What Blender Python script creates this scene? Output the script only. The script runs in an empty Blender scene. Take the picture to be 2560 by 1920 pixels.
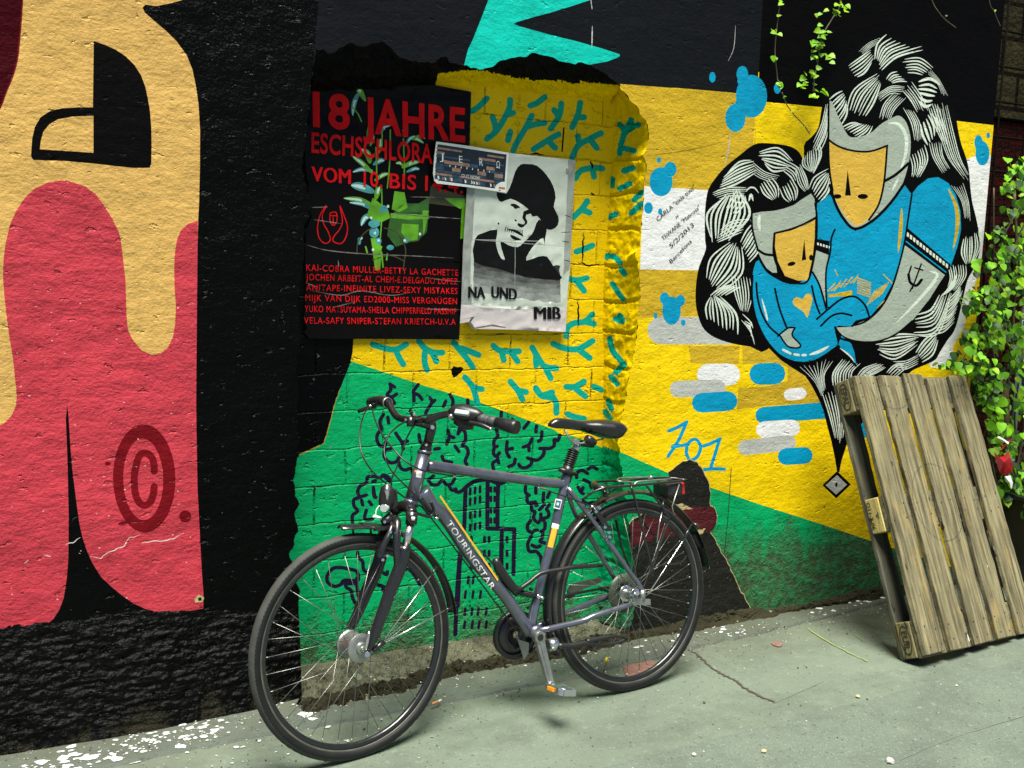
import bpy, bmesh, math, random
import numpy as np
from mathutils import Vector, Matrix
from mathutils.geometry import delaunay_2d_cdt
R = math.radians
S = bpy.context.scene
COL = S.collection

# ------------------------------------------------------------------ camera, sky, sun, exposure
F, CX, CY = 2650.0, 1280.0, 960.0            # focal length and centre of a 2560 x 1920 picture
CAM = np.array([0.0, -3.48, 1.583])
def _basis(p, ro, y):
    fw = np.array([math.sin(y)*math.cos(p), math.cos(y)*math.cos(p), -math.sin(p)])
    r = np.array([math.cos(y), -math.sin(y), 0.0]); d = np.cross(fw, r)
    c, s = math.cos(ro), math.sin(ro)
    return r*c - s*d, s*r + c*d, fw
RT, DN, FW = _basis(R(7.25), R(2.0), R(28.0))
cd = bpy.data.cameras.new('camera'); cam = bpy.data.objects.new('camera', cd); COL.objects.link(cam)
cd.sensor_width = 36.0; cd.lens = F/2560*36; cd.clip_start = 0.05; cd.clip_end = 400
m = Matrix.Identity(4)
for i in range(3):
    m[i][0] = RT[i]; m[i][1] = -DN[i]; m[i][2] = -FW[i]; m[i][3] = CAM[i]
cam.matrix_world = m
S.camera = cam
SUN_EL, SUN_AZ = R(73), R(198)               # high, veiled sun; azimuth clockwise from +y
w = bpy.data.worlds.new('World'); S.world = w; w.use_nodes = True
wn = w.node_tree
sky = wn.nodes.new('ShaderNodeTexSky'); sky.sky_type = 'NISHITA'; sky.sun_disc = False
sky.sun_elevation = SUN_EL; sky.sun_rotation = SUN_AZ; sky.air_density = 0.45; sky.dust_density = 0.8; sky.ozone_density = 1.0
bg = wn.nodes['Background']; bg.inputs['Strength'].default_value = 0.05
wn.links.new(sky.outputs[0], bg.inputs['Color'])
sl = bpy.data.lights.new('sun', 'SUN'); so = bpy.data.objects.new('sun', sl); COL.objects.link(so)
sl.energy = 5.0; sl.angle = R(30); sl.color = (1.0, 0.96, 0.86)
sd = Vector((math.sin(SUN_AZ)*math.cos(SUN_EL), math.cos(SUN_AZ)*math.cos(SUN_EL), math.sin(SUN_EL)))
so.rotation_euler = sd.to_track_quat('Z', 'Y').to_euler()
S.view_settings.view_transform = 'Standard'; S.view_settings.look = 'None'
S.view_settings.exposure = 1.18; S.view_settings.gamma = 1.0
S.render.resolution_x, S.render.resolution_y = 1024, 768

# ------------------------------------------------------------------ picture to place
def ray(u, v): return RT*(u-CX)/F + DN*(v-CY)/F + FW
def P(u, v, Y=0.0):                           # point of the plane y = Y
    D = ray(u, v); return CAM + D*((Y-CAM[1])/D[1])
def G(u, v, Z=0.0):                           # point of the plane z = Z
    D = ray(u, v); return CAM + D*((Z-CAM[2])/D[2])
def px(p):
    d = np.asarray(p, float)-CAM; z = d@FW
    return (CX+F*(d@RT)/z, CY+F*(d@DN)/z)
def crop(ox, oy, wd, size=2212.0):            # outlines were measured in enlarged pieces of the picture
    s = wd/size
    return lambda pts: [(ox+x*s, oy+y*s) for x, y in pts]
cA = crop(0, 0, 800); cB = crop(0, 500, 800); cC = crop(0, 1000, 800); cD = crop(0, 1320, 800)
cE = crop(700, 0, 800); cG = crop(700, 400, 800); cF = crop(1300, 0, 800); cH = crop(1300, 500, 800)
cR = crop(1760, 0, 800); cS = crop(1760, 400, 800); cT = crop(1760, 900, 800); cO = crop(600, 900, 800)
cP = crop(600, 1320, 800); cX = crop(1200, 900, 800); cY2 = crop(1200, 1320, 800)
cJ = crop(720, 960, 400); cM = crop(1060, 960, 400); cQ = crop(1380, 1140, 400); cK = crop(800, 1180, 400)
cL = crop(780, 1440, 400); cU = crop(1180, 1400, 400); cV = crop(1380, 1420, 400); cN = crop(1200, 1200, 400)
cPed = crop(1340, 1640, 200); cBR = crop(1760, 1320, 800)

# ------------------------------------------------------------------ materials
def new_mat(name):
    mt = bpy.data.materials.new(name); mt.use_nodes = True
    nt = mt.node_tree; b = nt.nodes['Principled BSDF']
    return mt, nt, b
def nd(nt, t, **k):
    n = nt.nodes.new(t)
    for a, v in k.items():
        if hasattr(n, a): setattr(n, a, v)
        else: n.inputs[a.replace('_', ' ')].default_value = v
    return n
def mth(nt, op, a, b=None, clamp=False):
    n = nt.nodes.new('ShaderNodeMath'); n.operation = op; n.use_clamp = clamp
    for i, v in enumerate((a, b)):
        if v is None: continue
        if isinstance(v, (int, float)): n.inputs[i].default_value = v
        else: nt.links.new(v, n.inputs[i])
    return n.outputs[0]
def noise(nt, vec, scale, detail=4, rough=.55):
    n = nt.nodes.new('ShaderNodeTexNoise'); n.inputs['Scale'].default_value = scale
    n.inputs['Detail'].default_value = detail; n.inputs['Roughness'].default_value = rough
    nt.links.new(vec, n.inputs['Vector']); return n.outputs['Fac']
def mapped(nt, vec, sc=(1, 1, 1), loc=(0, 0, 0), rot=(0, 0, 0)):
    n = nt.nodes.new('ShaderNodeMapping'); n.inputs['Scale'].default_value = sc
    n.inputs['Location'].default_value = loc; n.inputs['Rotation'].default_value = rot
    nt.links.new(vec, n.inputs['Vector']); return n.outputs[0]
def ramp(nt, fac, a, b):
    n = nt.nodes.new('ShaderNodeMapRange'); n.inputs[1].default_value = a; n.inputs[2].default_value = b
    nt.links.new(fac, n.inputs[0]); n.clamp = True; return n.outputs[0]
def mixc(nt, fac, c1, c2, mode='MIX'):
    n = nt.nodes.new('ShaderNodeMix'); n.data_type = 'RGBA'; n.blend_type = mode
    if isinstance(fac, (int, float)): n.inputs[0].default_value = fac
    else: nt.links.new(fac, n.inputs[0])
    for i, c in ((6, c1), (7, c2)):
        if isinstance(c, tuple): n.inputs[i].default_value = (c[0], c[1], c[2], 1)
        else: nt.links.new(c, n.inputs[i])
    return n.outputs[2]
ZC = 1.114                                    # height of one mortar course in the bricked-up opening
def paint(name, rgb, rough=.6, kind='plaster', strength=.6, chip_glint=0.0, chip_glint_col=(.6, .58, .5), dirt=0.0, var=.25, spec=.15, grime=(.05, .05, .03)):
    """masonry paint with trowel marks, pits, chips and grime rising from the foot of the wall"""
    mt, nt, b = new_mat(name)
    ob = nt.nodes.new('ShaderNodeTexCoord').outputs['Object']
    n1 = noise(nt, ob, 5, 8, .62); n2 = noise(nt, mapped(nt, ob, (7, 7, 20), (2, 0, 1), (0, .15, 0)), 1, 7, .62); n3 = noise(nt, ob, 90, 3)
    pit = ramp(nt, noise(nt, mapped(nt, ob, (20, 20, 38), (3, 1, 2)), 1, 3, .5), .36, .30)
    h = mth(nt, 'ADD', mth(nt, 'MULTIPLY', n1, .9), mth(nt, 'MULTIPLY', n2, .27))
    h = mth(nt, 'ADD', h, mth(nt, 'MULTIPLY', n3, .10)); h = mth(nt, 'SUBTRACT', h, mth(nt, 'MULTIPLY', pit, .38))
    col = mixc(nt, ramp(nt, noise(nt, ob, 2.3, 6, .65), .3, .7), tuple(c*(1-var) for c in rgb), rgb)
    col = mixc(nt, mth(nt, 'MULTIPLY', n3, .35), col, tuple(c*.6 for c in rgb))
    streak = ramp(nt, noise(nt, mapped(nt, ob, (30, 30, 1.6), (5, 2, 1)), 1, 4, .6), .52, .78)
    col = mixc(nt, mth(nt, 'MULTIPLY', streak, .30), col, tuple(c*.5 for c in rgb))
    scuff = ramp(nt, noise(nt, mapped(nt, ob, (45, 45, 60), (1, 9, 4)), 1, 3, .6), .735, .76)
    col = mixc(nt, mth(nt, 'MULTIPLY', scuff, .55), col, tuple(min(1, c*.5+.12) for c in rgb) if max(rgb) > .05 else rgb)
    if kind == 'brick':
        sx = nt.nodes.new('ShaderNodeSeparateXYZ'); nt.links.new(ob, sx.inputs[0])
        wob = noise(nt, ob, 9, 3)
        cx = nt.nodes.new('ShaderNodeCombineXYZ')
        nt.links.new(mth(nt, 'ADD', sx.outputs[0], mth(nt, 'MULTIPLY', wob, .02)), cx.inputs[0])
        nt.links.new(mth(nt, 'ADD', sx.outputs[2], mth(nt, 'ADD', mth(nt, 'MULTIPLY', wob, .022), -ZC+.1385*20-.011)), cx.inputs[1])
        br = nt.nodes.new('ShaderNodeTexBrick'); nt.links.new(cx.outputs[0], br.inputs['Vector'])
        br.inputs['Scale'].default_value = 1; br.inputs['Brick Width'].default_value = .262; br.inputs['Row Height'].default_value = .1385
        br.inputs['Mortar Size'].default_value = .0045; br.inputs['Mortar Smooth'].default_value = .9; br.offset = .45
        mort = br.outputs['Fac']
        broken = ramp(nt, noise(nt, ob, 7, 5, .75), .45, .60)
        mk = mth(nt, 'MULTIPLY', mort, broken)
        h = mth(nt, 'SUBTRACT', mth(nt, 'MULTIPLY', h, .55), mth(nt, 'MULTIPLY', mth(nt, 'MULTIPLY', mort, mth(nt, 'ADD', mth(nt, 'MULTIPLY', broken, .8), .2)), .5))
        crack = mth(nt, 'MULTIPLY', ramp(nt, mk, .55, .8), ramp(nt, noise(nt, ob, 26, 3), .52, .60))
        col = mixc(nt, mth(nt, 'MULTIPLY', mk, .25), col, tuple(c*.4 for c in rgb))
        col = mixc(nt, crack, col, (.015, .012, .01))
    if chip_glint:  # chipped spots on the colours, painted glints on the blacks
        cm = ramp(nt, noise(nt, mapped(nt, ob, (30, 30, 55), (7, 3, 5)), 1, 4, .6), .70-chip_glint, .73-chip_glint)
        col = mixc(nt, cm, col, chip_glint_col); h = mth(nt, 'SUBTRACT', h, mth(nt, 'MULTIPLY', cm, .2))
    if dirt:
        sx2 = nt.nodes.new('ShaderNodeSeparateXYZ'); nt.links.new(ob, sx2.inputs[0])
        g = mth(nt, 'SUBTRACT', mth(nt, 'ADD', mth(nt, 'MULTIPLY', noise(nt, mapped(nt, ob, (9, 9, 3.5)), 1, 6, .7), .75), dirt-.38), mth(nt, 'MULTIPLY', sx2.outputs[2], 1.15))
        g = ramp(nt, g, 0.0, .22)
        peel = mth(nt, 'MULTIPLY', g, ramp(nt, noise(nt, ob, 24, 5, .7), .35, .6))
        col = mixc(nt, mth(nt, 'MULTIPLY', mth(nt, 'ADD', mth(nt, 'MULTIPLY', g, .55), mth(nt, 'MULTIPLY', peel, .45)), .92), col, grime)
        h = mth(nt, 'SUBTRACT', h, mth(nt, 'MULTIPLY', peel, .5))
    nt.links.new(col, b.inputs['Base Color'])
    rr = mth(nt, 'ADD', mth(nt, 'MULTIPLY', n3, .3), rough-.15); nt.links.new(rr, b.inputs['Roughness'])
    b.inputs['Specular IOR Level'].default_value = spec
    bp_ = nt.nodes.new('ShaderNodeBump'); bp_.inputs['Strength'].default_value = strength; bp_.inputs['Distance'].default_value = .03
    nt.links.new(h, bp_.inputs['Height']); nt.links.new(bp_.outputs[0], b.inputs['Normal'])
    return mt
def plain(name, rgb, rough=.5, metal=0.0, spec=.5, var=.15, bump=.0, bscale=60, coat=0.0):
    mt, nt, b = new_mat(name)
    ob = nt.nodes.new('ShaderNodeTexCoord').outputs['Object']
    n = noise(nt, ob, bscale, 4)
    nt.links.new(mixc(nt, ramp(nt, n, .3, .7), tuple(c*(1-var) for c in rgb), rgb), b.inputs['Base Color'])
    nt.links.new(mth(nt, 'ADD', mth(nt, 'MULTIPLY', n, .2), rough-.1), b.inputs['Roughness'])
    b.inputs['Metallic'].default_value = metal; b.inputs['Specular IOR Level'].default_value = spec
    b.inputs['Coat Weight'].default_value = coat
    if bump:
        bp_ = nt.nodes.new('ShaderNodeBump'); bp_.inputs['Strength'].default_value = bump; bp_.inputs['Distance'].default_value = .004
        nt.links.new(n, bp_.inputs['Height']); nt.links.new(bp_.outputs[0], b.inputs['Normal'])
    return mt

M = {}
M['black'] = paint('black_gloss_paint', (.0014, .0017, .0017), .34, chip_glint=.015, chip_glint_col=(.09, .10, .09), strength=.9, spec=.07)  # pale specks: wear, and glints of the gloss painted into the colour
M['charcoal'] = paint('charcoal_paint', (.0075, .009, .0115), .7, strength=.4, spec=.04)
M['blacktop'] = paint('black_matt_paint', (.002, .002, .0026), .75, strength=.3, spec=.03)
M['sand'] = paint('sand_paint', (.67, .41, .115), .6, strength=.6)
M['red'] = paint('crimson_paint', (.53, .045, .066), .55, strength=.8, chip_glint=.0, chip_glint_col=(.7, .35, .35))
M['maroon'] = paint('maroon_paint', (.045, .0005, .004), .6, spec=.05)
M['darkred'] = paint('dark_red_spray', (.17, .001, .006), .5)
M['drip'] = paint('pale_drip', (.42, .44, .42), .7)
M['white_line'] = paint('bare_plaster_crack', (.75, .62, .55), .8)
M['turquoise'] = paint('turquoise_paint', (.0, .52, .42), .6, strength=.45)
M['yellow'] = paint('yellow_paint', (.86, .60, .0), .6, strength=.5, chip_glint=.008, chip_glint_col=(.55, .42, .10))
M['ochre'] = paint('ochre_paint', (.57, .375, .018), .6, strength=.55)
M['goldenface'] = paint('golden_paint', (.68, .43, .06), .6, strength=.35)
M['green'] = paint('green_wall_paint', (.0, .36, .115), .55, strength=.6, chip_glint=.01, chip_glint_col=(.16, .22, .14), dirt=.52, grime=(.045, .05, .025))
M['blue'] = paint('sky_blue_paint', (.0, .30, .52), .55, strength=.4)
M['white'] = paint('white_paint', (.72, .73, .72), .6, strength=.4, var=.08)
M['palegrey'] = paint('pale_grey_paint', (.44, .46, .42), .6, strength=.4, var=.1)
M['skin'] = paint('grey_green_paint', (.34, .40, .33), .6, strength=.3, var=.1)
M['hairwhite'] = paint('mint_white_paint', (.62, .70, .60), .6, strength=.3, var=.1)
M['line'] = paint('black_line_paint', (.0015, .0015, .0015), .6, strength=.4, spec=.05)
M['b_black'] = paint('black_brick_paint', (.0014, .0017, .002), .36, 'brick', .9, spec=.07, chip_glint=.015, chip_glint_col=(.09, .10, .10))  # pale specks paint glints into the black bricks, beside wear
M['b_yellow'] = paint('yellow_brick_paint', (.86, .58, .0), .55, 'brick', .8, chip_glint=.008, chip_glint_col=(.5, .36, .06))
M['b_green'] = paint('green_brick_paint', (.0, .40, .13), .5, 'brick', .9, chip_glint=.01, chip_glint_col=(.14, .26, .15), dirt=.26, grime=(.06, .08, .035))
M['b_turq'] = paint('turquoise_brick_spray', (.0, .38, .28), .6, 'brick', .7)
M['b_navy'] = paint('navy_brick_spray', (.010, .005, .028), .5, 'brick', .8)
M['b_edge'] = paint('yellow_edge_paint', (.45, .28, .03), .6, 'brick', .8)
M['r_yellow'] = paint('yellow_rubble_paint', (.84, .58, .0), .8, strength=.45, spec=.04)
M['r_green'] = paint('green_rubble_paint', (.0, .42, .16), .45, strength=1.0, dirt=.30)
M['r_turq'] = paint('turquoise_rubble_spray', (.0, .36, .27), .7, strength=.9, spec=.05)
M['r_black'] = paint('black_rubble_paint', (.002, .002, .002), .6, strength=.9, spec=.08)
M['plinth'] = paint('black_rough_plinth', (.0011, .0013, .0011), .32, strength=1.2, chip_glint=.03, chip_glint_col=(.05, .055, .04), spec=.09, dirt=.05, grime=(.045, .042, .024))  # small bright flecks are glints painted into the black
M['oldblack'] = paint('exposed_tar', (.012, .012, .009), .5, strength=1.2, spec=.2, chip_glint=.06, chip_glint_col=(.10, .10, .065))
M['oldred'] = paint('exposed_oxblood', (.075, .012, .016), .6, strength=1.2, chip_glint=.06, chip_glint_col=(.02, .02, .015), spec=.1)
M['oldcream'] = paint('exposed_cream', (.45, .38, .18), .7)
M['concrete'] = paint('ledge_concrete', (.135, .14, .09), .75, strength=1.2, chip_glint=.06, chip_glint_col=(.36, .38, .31), var=.7, dirt=.10, grime=(.03, .03, .018), spec=.1)
M['soil'] = paint('rubble_soil', (.032, .03, .017), .85, strength=1.3, chip_glint=.06, chip_glint_col=(.20, .19, .13), var=.6, spec=.05)

# ------------------------------------------------------------------ mesh helpers
def empty(name, loc, label, cat, group=None):
    o = bpy.data.objects.new(name, None); COL.objects.link(o); o.location = loc; o.empty_display_size = .1
    o['label'] = label; o['category'] = cat
    if group: o['group'] = group
    return o
def tag(o, label=None, cat=None, group=None, kind=None):
    for k, v in (('label', label), ('category', cat), ('group', group), ('kind', kind)):
        if v: o[k] = v
    return o
class MB:
    def __init__(s): s.v = []; s.f = []; s.mi = []; s.sm = []
    def add(s, verts, faces, mi=0, smooth=False):
        b = len(s.v); s.v += [tuple(map(float, v)) for v in verts]
        for f in faces: s.f.append(tuple(b+i for i in f)); s.mi.append(mi); s.sm.append(smooth)
    def tube(s, pts, r, n=10, mi=0, cap=True, res=0, flat=None):
        pts = [np.asarray(p, float) for p in pts]
        rs = list(r) if hasattr(r, '__len__') else [r]*len(pts)
        if res: pts, rs = curve(pts, res, rs)
        t = []
        for i in range(len(pts)):
            d = pts[min(i+1, len(pts)-1)]-pts[max(i-1, 0)]; t.append(d/(np.linalg.norm(d)+1e-12))
        a = np.array([0, 0, 1.0]) if abs(t[0][2]) < .9 else np.array([1.0, 0, 0])
        verts = []
        for i, p in enumerate(pts):
            a = a - t[i]*(a@t[i]); a /= np.linalg.norm(a)+1e-12; bb = np.cross(t[i], a)
            for k in range(n):
                an = 2*math.pi*k/n
                verts.append(p+rs[i]*(math.cos(an)*a+math.sin(an)*bb*(flat or 1)))
        fs = [(i*n+k, i*n+(k+1) % n, (i+1)*n+(k+1) % n, (i+1)*n+k) for i in range(len(pts)-1) for k in range(n)]
        s.add(verts, fs, mi, True)
        if cap:
            b = len(s.v)-len(verts)
            s.f.append(tuple(b+k for k in reversed(range(n)))); s.f.append(tuple(b+(len(pts)-1)*n+k for k in range(n)))
            s.mi += [mi, mi]; s.sm += [False, False]
    def box(s, o, ax, ay, az, mi=0):                     # corner o and three edge vectors
        o, ax, ay, az = [np.asarray(q, float) for q in (o, ax, ay, az)]
        v = [o, o+ax, o+ax+ay, o+ay, o+az, o+ax+az, o+ax+ay+az, o+ay+az]
        fs = [(0, 3, 2, 1), (4, 5, 6, 7), (0, 1, 5, 4), (1, 2, 6, 5), (2, 3, 7, 6), (3, 0, 4, 7)]
        if np.cross(ax, ay)@az < 0: fs = [tuple(reversed(f)) for f in fs]
        s.add(v, fs, mi)
    def ring(s, c, u, v, n, prof, seg=96, mi=0, a0=0, a1=2*math.pi, mod=None, smooth=True):
        """sweep profile [(radius, axial)] (closed loop) round axis n"""
        full = abs(a1-a0) > 2*math.pi-1e-6; k = len(prof); cnt = seg if full else seg+1
        vs = []
        for i in range(cnt):
            a = a0+(a1-a0)*i/seg; d = math.cos(a)*u+math.sin(a)*v
            for j, (rr, ax) in enumerate(prof):
                if mod: rr = rr+mod(i, j)
                vs.append(c+d*rr+n*ax)
        fs = []
        for i in range(seg):
            i2 = (i+1) % cnt if full else i+1
            for j in range(k): fs.append((i*k+j, i*k+(j+1) % k, i2*k+(j+1) % k, i2*k+j))
        s.add(vs, fs, mi, smooth)
        if not full:
            b = len(s.v)-len(vs); s.f += [tuple(b+j for j in range(k)), tuple(b+seg*k+j for j in reversed(range(k)))]; s.mi += [mi, mi]; s.sm += [False, False]
    def build_each(s, name, mats, parent):                  # every separate piece an object of its own
        adj = list(range(len(s.v)))
        def find(a):
            while adj[a] != a: adj[a] = adj[adj[a]]; a = adj[a]
            return a
        for f in s.f:
            for q in f[1:]: adj[find(q)] = find(f[0])
        out = {}
        for f, mi, sm in zip(s.f, s.mi, s.sm): out.setdefault(find(f[0]), []).append((f, mi, sm))
        for fs in out.values():
            m2 = MB(); ids = sorted({q for f, _, _ in fs for q in f}); mp = {q: i for i, q in enumerate(ids)}
            m2.v = [s.v[q] for q in ids]; m2.f = [tuple(mp[q] for q in f) for f, _, _ in fs]; m2.mi = [b for _, b, _ in fs]; m2.sm = [c for _, _, c in fs]
            m2.build(name, mats, parent)
    def build(s, name, mats, parent=None, bevel=0, loc=None, sub=0):
        me = bpy.data.meshes.new(name)
        L = np.array(parent_loc(parent)) if parent is not None else np.array(loc if loc is not None else (0, 0, 0))
        me.from_pydata([tuple(np.array(v)-L) for v in s.v], [], s.f)
        for mt in (mats if isinstance(mats, (list, tuple)) else [mats]): me.materials.append(mt)
        me.polygons.foreach_set('material_index', s.mi); me.polygons.foreach_set('use_smooth', s.sm); me.update()
        o = bpy.data.objects.new(name, me); COL.objects.link(o)
        if parent is not None: o.parent = parent
        elif loc is not None: o.location = loc
        if bevel:
            md = o.modifiers.new('edge', 'BEVEL'); md.width = bevel; md.segments = 2; md.limit_method = 'ANGLE'; md.angle_limit = R(40)
        return o
def parent_loc(p):
    L = Vector((0, 0, 0))
    while p is not None: L += p.location; p = p.parent
    return L
def curve(pts, res, rs=None):                            # Catmull-Rom
    pts = [np.asarray(p, float) for p in pts]; out = []; ro = []
    n = len(pts)
    for i in range(n-1):
        p0 = pts[max(i-1, 0)]; p1 = pts[i]; p2 = pts[i+1]; p3 = pts[min(i+2, n-1)]
        for k in range(res):
            t = k/res
            out.append(.5*((2*p1)+(-p0+p2)*t+(2*p0-5*p1+4*p2-p3)*t*t+(-p0+3*p1-3*p2+p3)*t**3))
            if rs is not None: ro.append(rs[i]*(1-t)+rs[i+1]*t)
    out.append(pts[-1])
    if rs is not None: ro.append(rs[-1]); return out, ro
    return out

# ------------------------------------------------------------------ flat painted shapes, cut into one mesh
def stroke(pts, wd, taper=False, res=5, cap=True):
    c = np.array(curve(pts, res) if len(pts) > 2 else curve([pts[0], (np.array(pts[0])+np.array(pts[-1]))/2, pts[-1]], 3))
    d = np.gradient(c, axis=0); d /= np.linalg.norm(d, axis=1)[:, None]+1e-9
    nrm = np.stack([-d[:, 1], d[:, 0]], 1); n = len(c)
    hw = np.full(n, wd/2.0)
    if taper: hw = np.maximum(np.sin(np.linspace(.06, .97, n)*math.pi)**.8*wd/2, .35)
    L = c+nrm*hw[:, None]; Rr = c-nrm*hw[:, None]
    if taper or not cap: return np.vstack([L, Rr[::-1]])
    a = np.linspace(0, math.pi, 7)[1:-1]
    def capf(p, dd, nn, h): return np.array([p+h*(math.cos(t)*nn+math.sin(t)*dd) for t in a])
    return np.vstack([L, capf(c[-1], d[-1], nrm[-1], hw[-1]), Rr[::-1], capf(c[0], -d[0], -nrm[0], hw[0])])
def ell(c, rx, ry, rot=0, n=28):
    t = np.linspace(0, 2*math.pi, n, endpoint=False); x = rx*np.cos(t); y = ry*np.sin(t); cr, sr = math.cos(rot), math.sin(rot)
    return [(c[0]+a*cr-b*sr, c[1]+a*sr+b*cr) for a, b in zip(x, y)]
def smooth_poly(pts, res=4):
    p = [np.array(q, float) for q in pts]; n = len(p); out = []
    for i in range(n):
        p0, p1, p2, p3 = p[i-1], p[i], p[(i+1) % n], p[(i+2) % n]
        for k in range(res):
            t = k/res; out.append(.5*((2*p1)+(-p0+p2)*t+(2*p0-5*p1+4*p2-p3)*t*t+(-p0+3*p1-3*p2+p3)*t**3))
    return out
def jag(pts, amp, step, seed=0):                         # crumbling edge
    rnd = random.Random(seed); out = []
    for a, b in zip(pts[:-1], pts[1:]):
        a = np.array(a, float); b = np.array(b, float); L = np.linalg.norm(b-a); n = max(1, int(L/step))
        nn = np.array([-(b-a)[1], (b-a)[0]])/(L+1e-9)
        for k in range(n): out.append(tuple(a+(b-a)*k/n+nn*(rnd.uniform(-amp, amp) if k else rnd.uniform(-amp, amp)*.4)))
    out.append(tuple(pts[-1])); return out
def locks(c1, c2, n, fill, rnd=random.Random(5)):        # a tress: tapering strands between two edge curves
    out = []; k = len(c1)//2; gap = np.linalg.norm(np.array(c1[k], float)-np.array(c2[k], float))/(n-1)
    for i in range(n):
        t = i/(n-1)+rnd.uniform(-.12, .12)/(n-1)
        pts = [np.array(a, float)*(1-t)+np.array(b, float)*t for a, b in zip(c1, c2)]
        mid = (pts[0]+pts[-1])/2; dr = pts[-1]-pts[0]; dr = dr/(np.linalg.norm(dr)+1e-9); st = rnd.uniform(.0, .22)
        pts = [q+dr*((q-mid)@dr)*st for q in pts]
        ka, kb_ = rnd.uniform(-.06, .08), rnd.uniform(-.06, .08)
        pts[0] = pts[0]+(pts[0]-pts[1])*ka; pts[-1] = pts[-1]+(pts[-1]-pts[-2])*kb_
        out.append(stroke(pts, gap*fill*rnd.uniform(.75, 1.2), True))
    return out
def inside(poly, pts):
    p = np.asarray(poly, float); q = np.roll(p, -1, 0)
    x, y = pts[:, 0][None], pts[:, 1][None]
    x1, y1, x2, y2 = [a[:, None] for a in (p[:, 0], p[:, 1], q[:, 0], q[:, 1])]
    cr = (x2-x1)*(y-y1)-(x-x1)*(y2-y1)
    wn_ = ((y1 <= y) & (y2 > y) & (cr > 0)).sum(0)-((y1 > y) & (y2 <= y) & (cr < 0)).sum(0)
    return wn_ != 0
def paint_mesh(name, Y, outer, holes, layers, keys, parent, grid=None):
    """cut the outline and every painted shape into one flat mesh on the plane y = Y; layers = [(key, polygon)], last on top"""
    vs = []; es = []
    def put(poly):
        b = len(vs); n = len(poly)
        for q in poly: vs.append(Vector((float(q[0]), float(q[1]))))
        for i in range(n): es.append((b+i, b+(i+1) % n))
    put(outer)
    for h in holes: put(h)
    for k, pl in layers: put(pl)
    if grid:
        a = np.asarray(outer, float); g0, g1 = a.min(0), a.max(0)
        for x in np.arange(g0[0], g1[0], grid):
            for y in np.arange(g0[1], g1[1], grid): vs.append(Vector((float(x)+.37, float(y)+.21)))
    out = delaunay_2d_cdt(vs, es, [], 0, 1e-4, False)
    V = np.array([(a[0], a[1]) for a in out[0]]); T = [f for f in out[2]]
    C = np.array([V[list(f)].mean(0) for f in T])
    keep = inside(outer, C)
    for h in holes: keep &= ~inside(h, C)
    idx = np.zeros(len(C), int)
    for k, pl in layers:
        a = np.asarray(pl, float); lo = a.min(0); hi = a.max(0)
        c = np.nonzero((C[:, 0] >= lo[0]) & (C[:, 0] <= hi[0]) & (C[:, 1] >= lo[1]) & (C[:, 1] <= hi[1]))[0]
        if len(c): idx[c[inside(pl, C[c])]] = keys.index(k)
    W = [P(u, v, Y) for u, v in V]
    mb = MB(); fs = []; mi = []
    for f, kp, ii in zip(T, keep, idx):
        if not kp: continue
        a, b, c = [W[i] for i in f[:3]]
        if np.cross(b-a, c-a)[1] > 0: f = tuple(reversed(f))
        fs.append(tuple(f)); mi.append(int(ii))
    mb.v = W; mb.f = fs; mb.mi = mi; mb.sm = [False]*len(fs)
    o = mb.build(name, [M[k] for k in keys], parent)
    bm = bmesh.new(); bm.from_mesh(o.data); bmesh.ops.delete(bm, geom=[v for v in bm.verts if not v.link_faces], context='VERTS'); bm.to_mesh(o.data); bm.free()
    return o
def lettering(name, txt, a, b, cap, Y, mat, parent, bold=0.0, space=1.0, depth=0, to3d=None, up=None):
    """text between the picture points a, b (ends of the baseline), cap = letter height in the picture"""
    cu = bpy.data.curves.new(name, 'FONT'); cu.body = txt; cu.offset = bold; cu.space_character = space; cu.resolution_u = 5
    o = bpy.data.objects.new(name, cu); COL.objects.link(o)
    me = bpy.data.meshes.new_from_object(o); COL.objects.unlink(o); bpy.data.objects.remove(o); bpy.data.curves.remove(cu)
    co = np.empty(len(me.vertices)*3); me.vertices.foreach_get('co', co); co = co.reshape(-1, 3)
    x0, x1 = co[:, 0].min(), co[:, 0].max(); H = .69
    f3 = to3d or (lambda u, v: P(u, v, Y))
    A = f3(*a); B = f3(*b)
    U = up if up is not None else None
    if U is None:
        mu = ((a[0]+b[0])/2, (a[1]+b[1])/2); U = f3(mu[0], mu[1]-cap)-f3(*mu)
    t = (co[:, 0]-x0)/(x1-x0); L = np.array(parent_loc(parent))
    W = A[None]+(B-A)[None]*t[:, None]+U[None]*(co[:, 1]/H)[:, None]-L[None]
    me.vertices.foreach_set('co', W.ravel()); me.materials.clear(); me.materials.append(mat); me.update()
    o = bpy.data.objects.new(name, me); COL.objects.link(o); o.parent = parent
    return o

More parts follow.
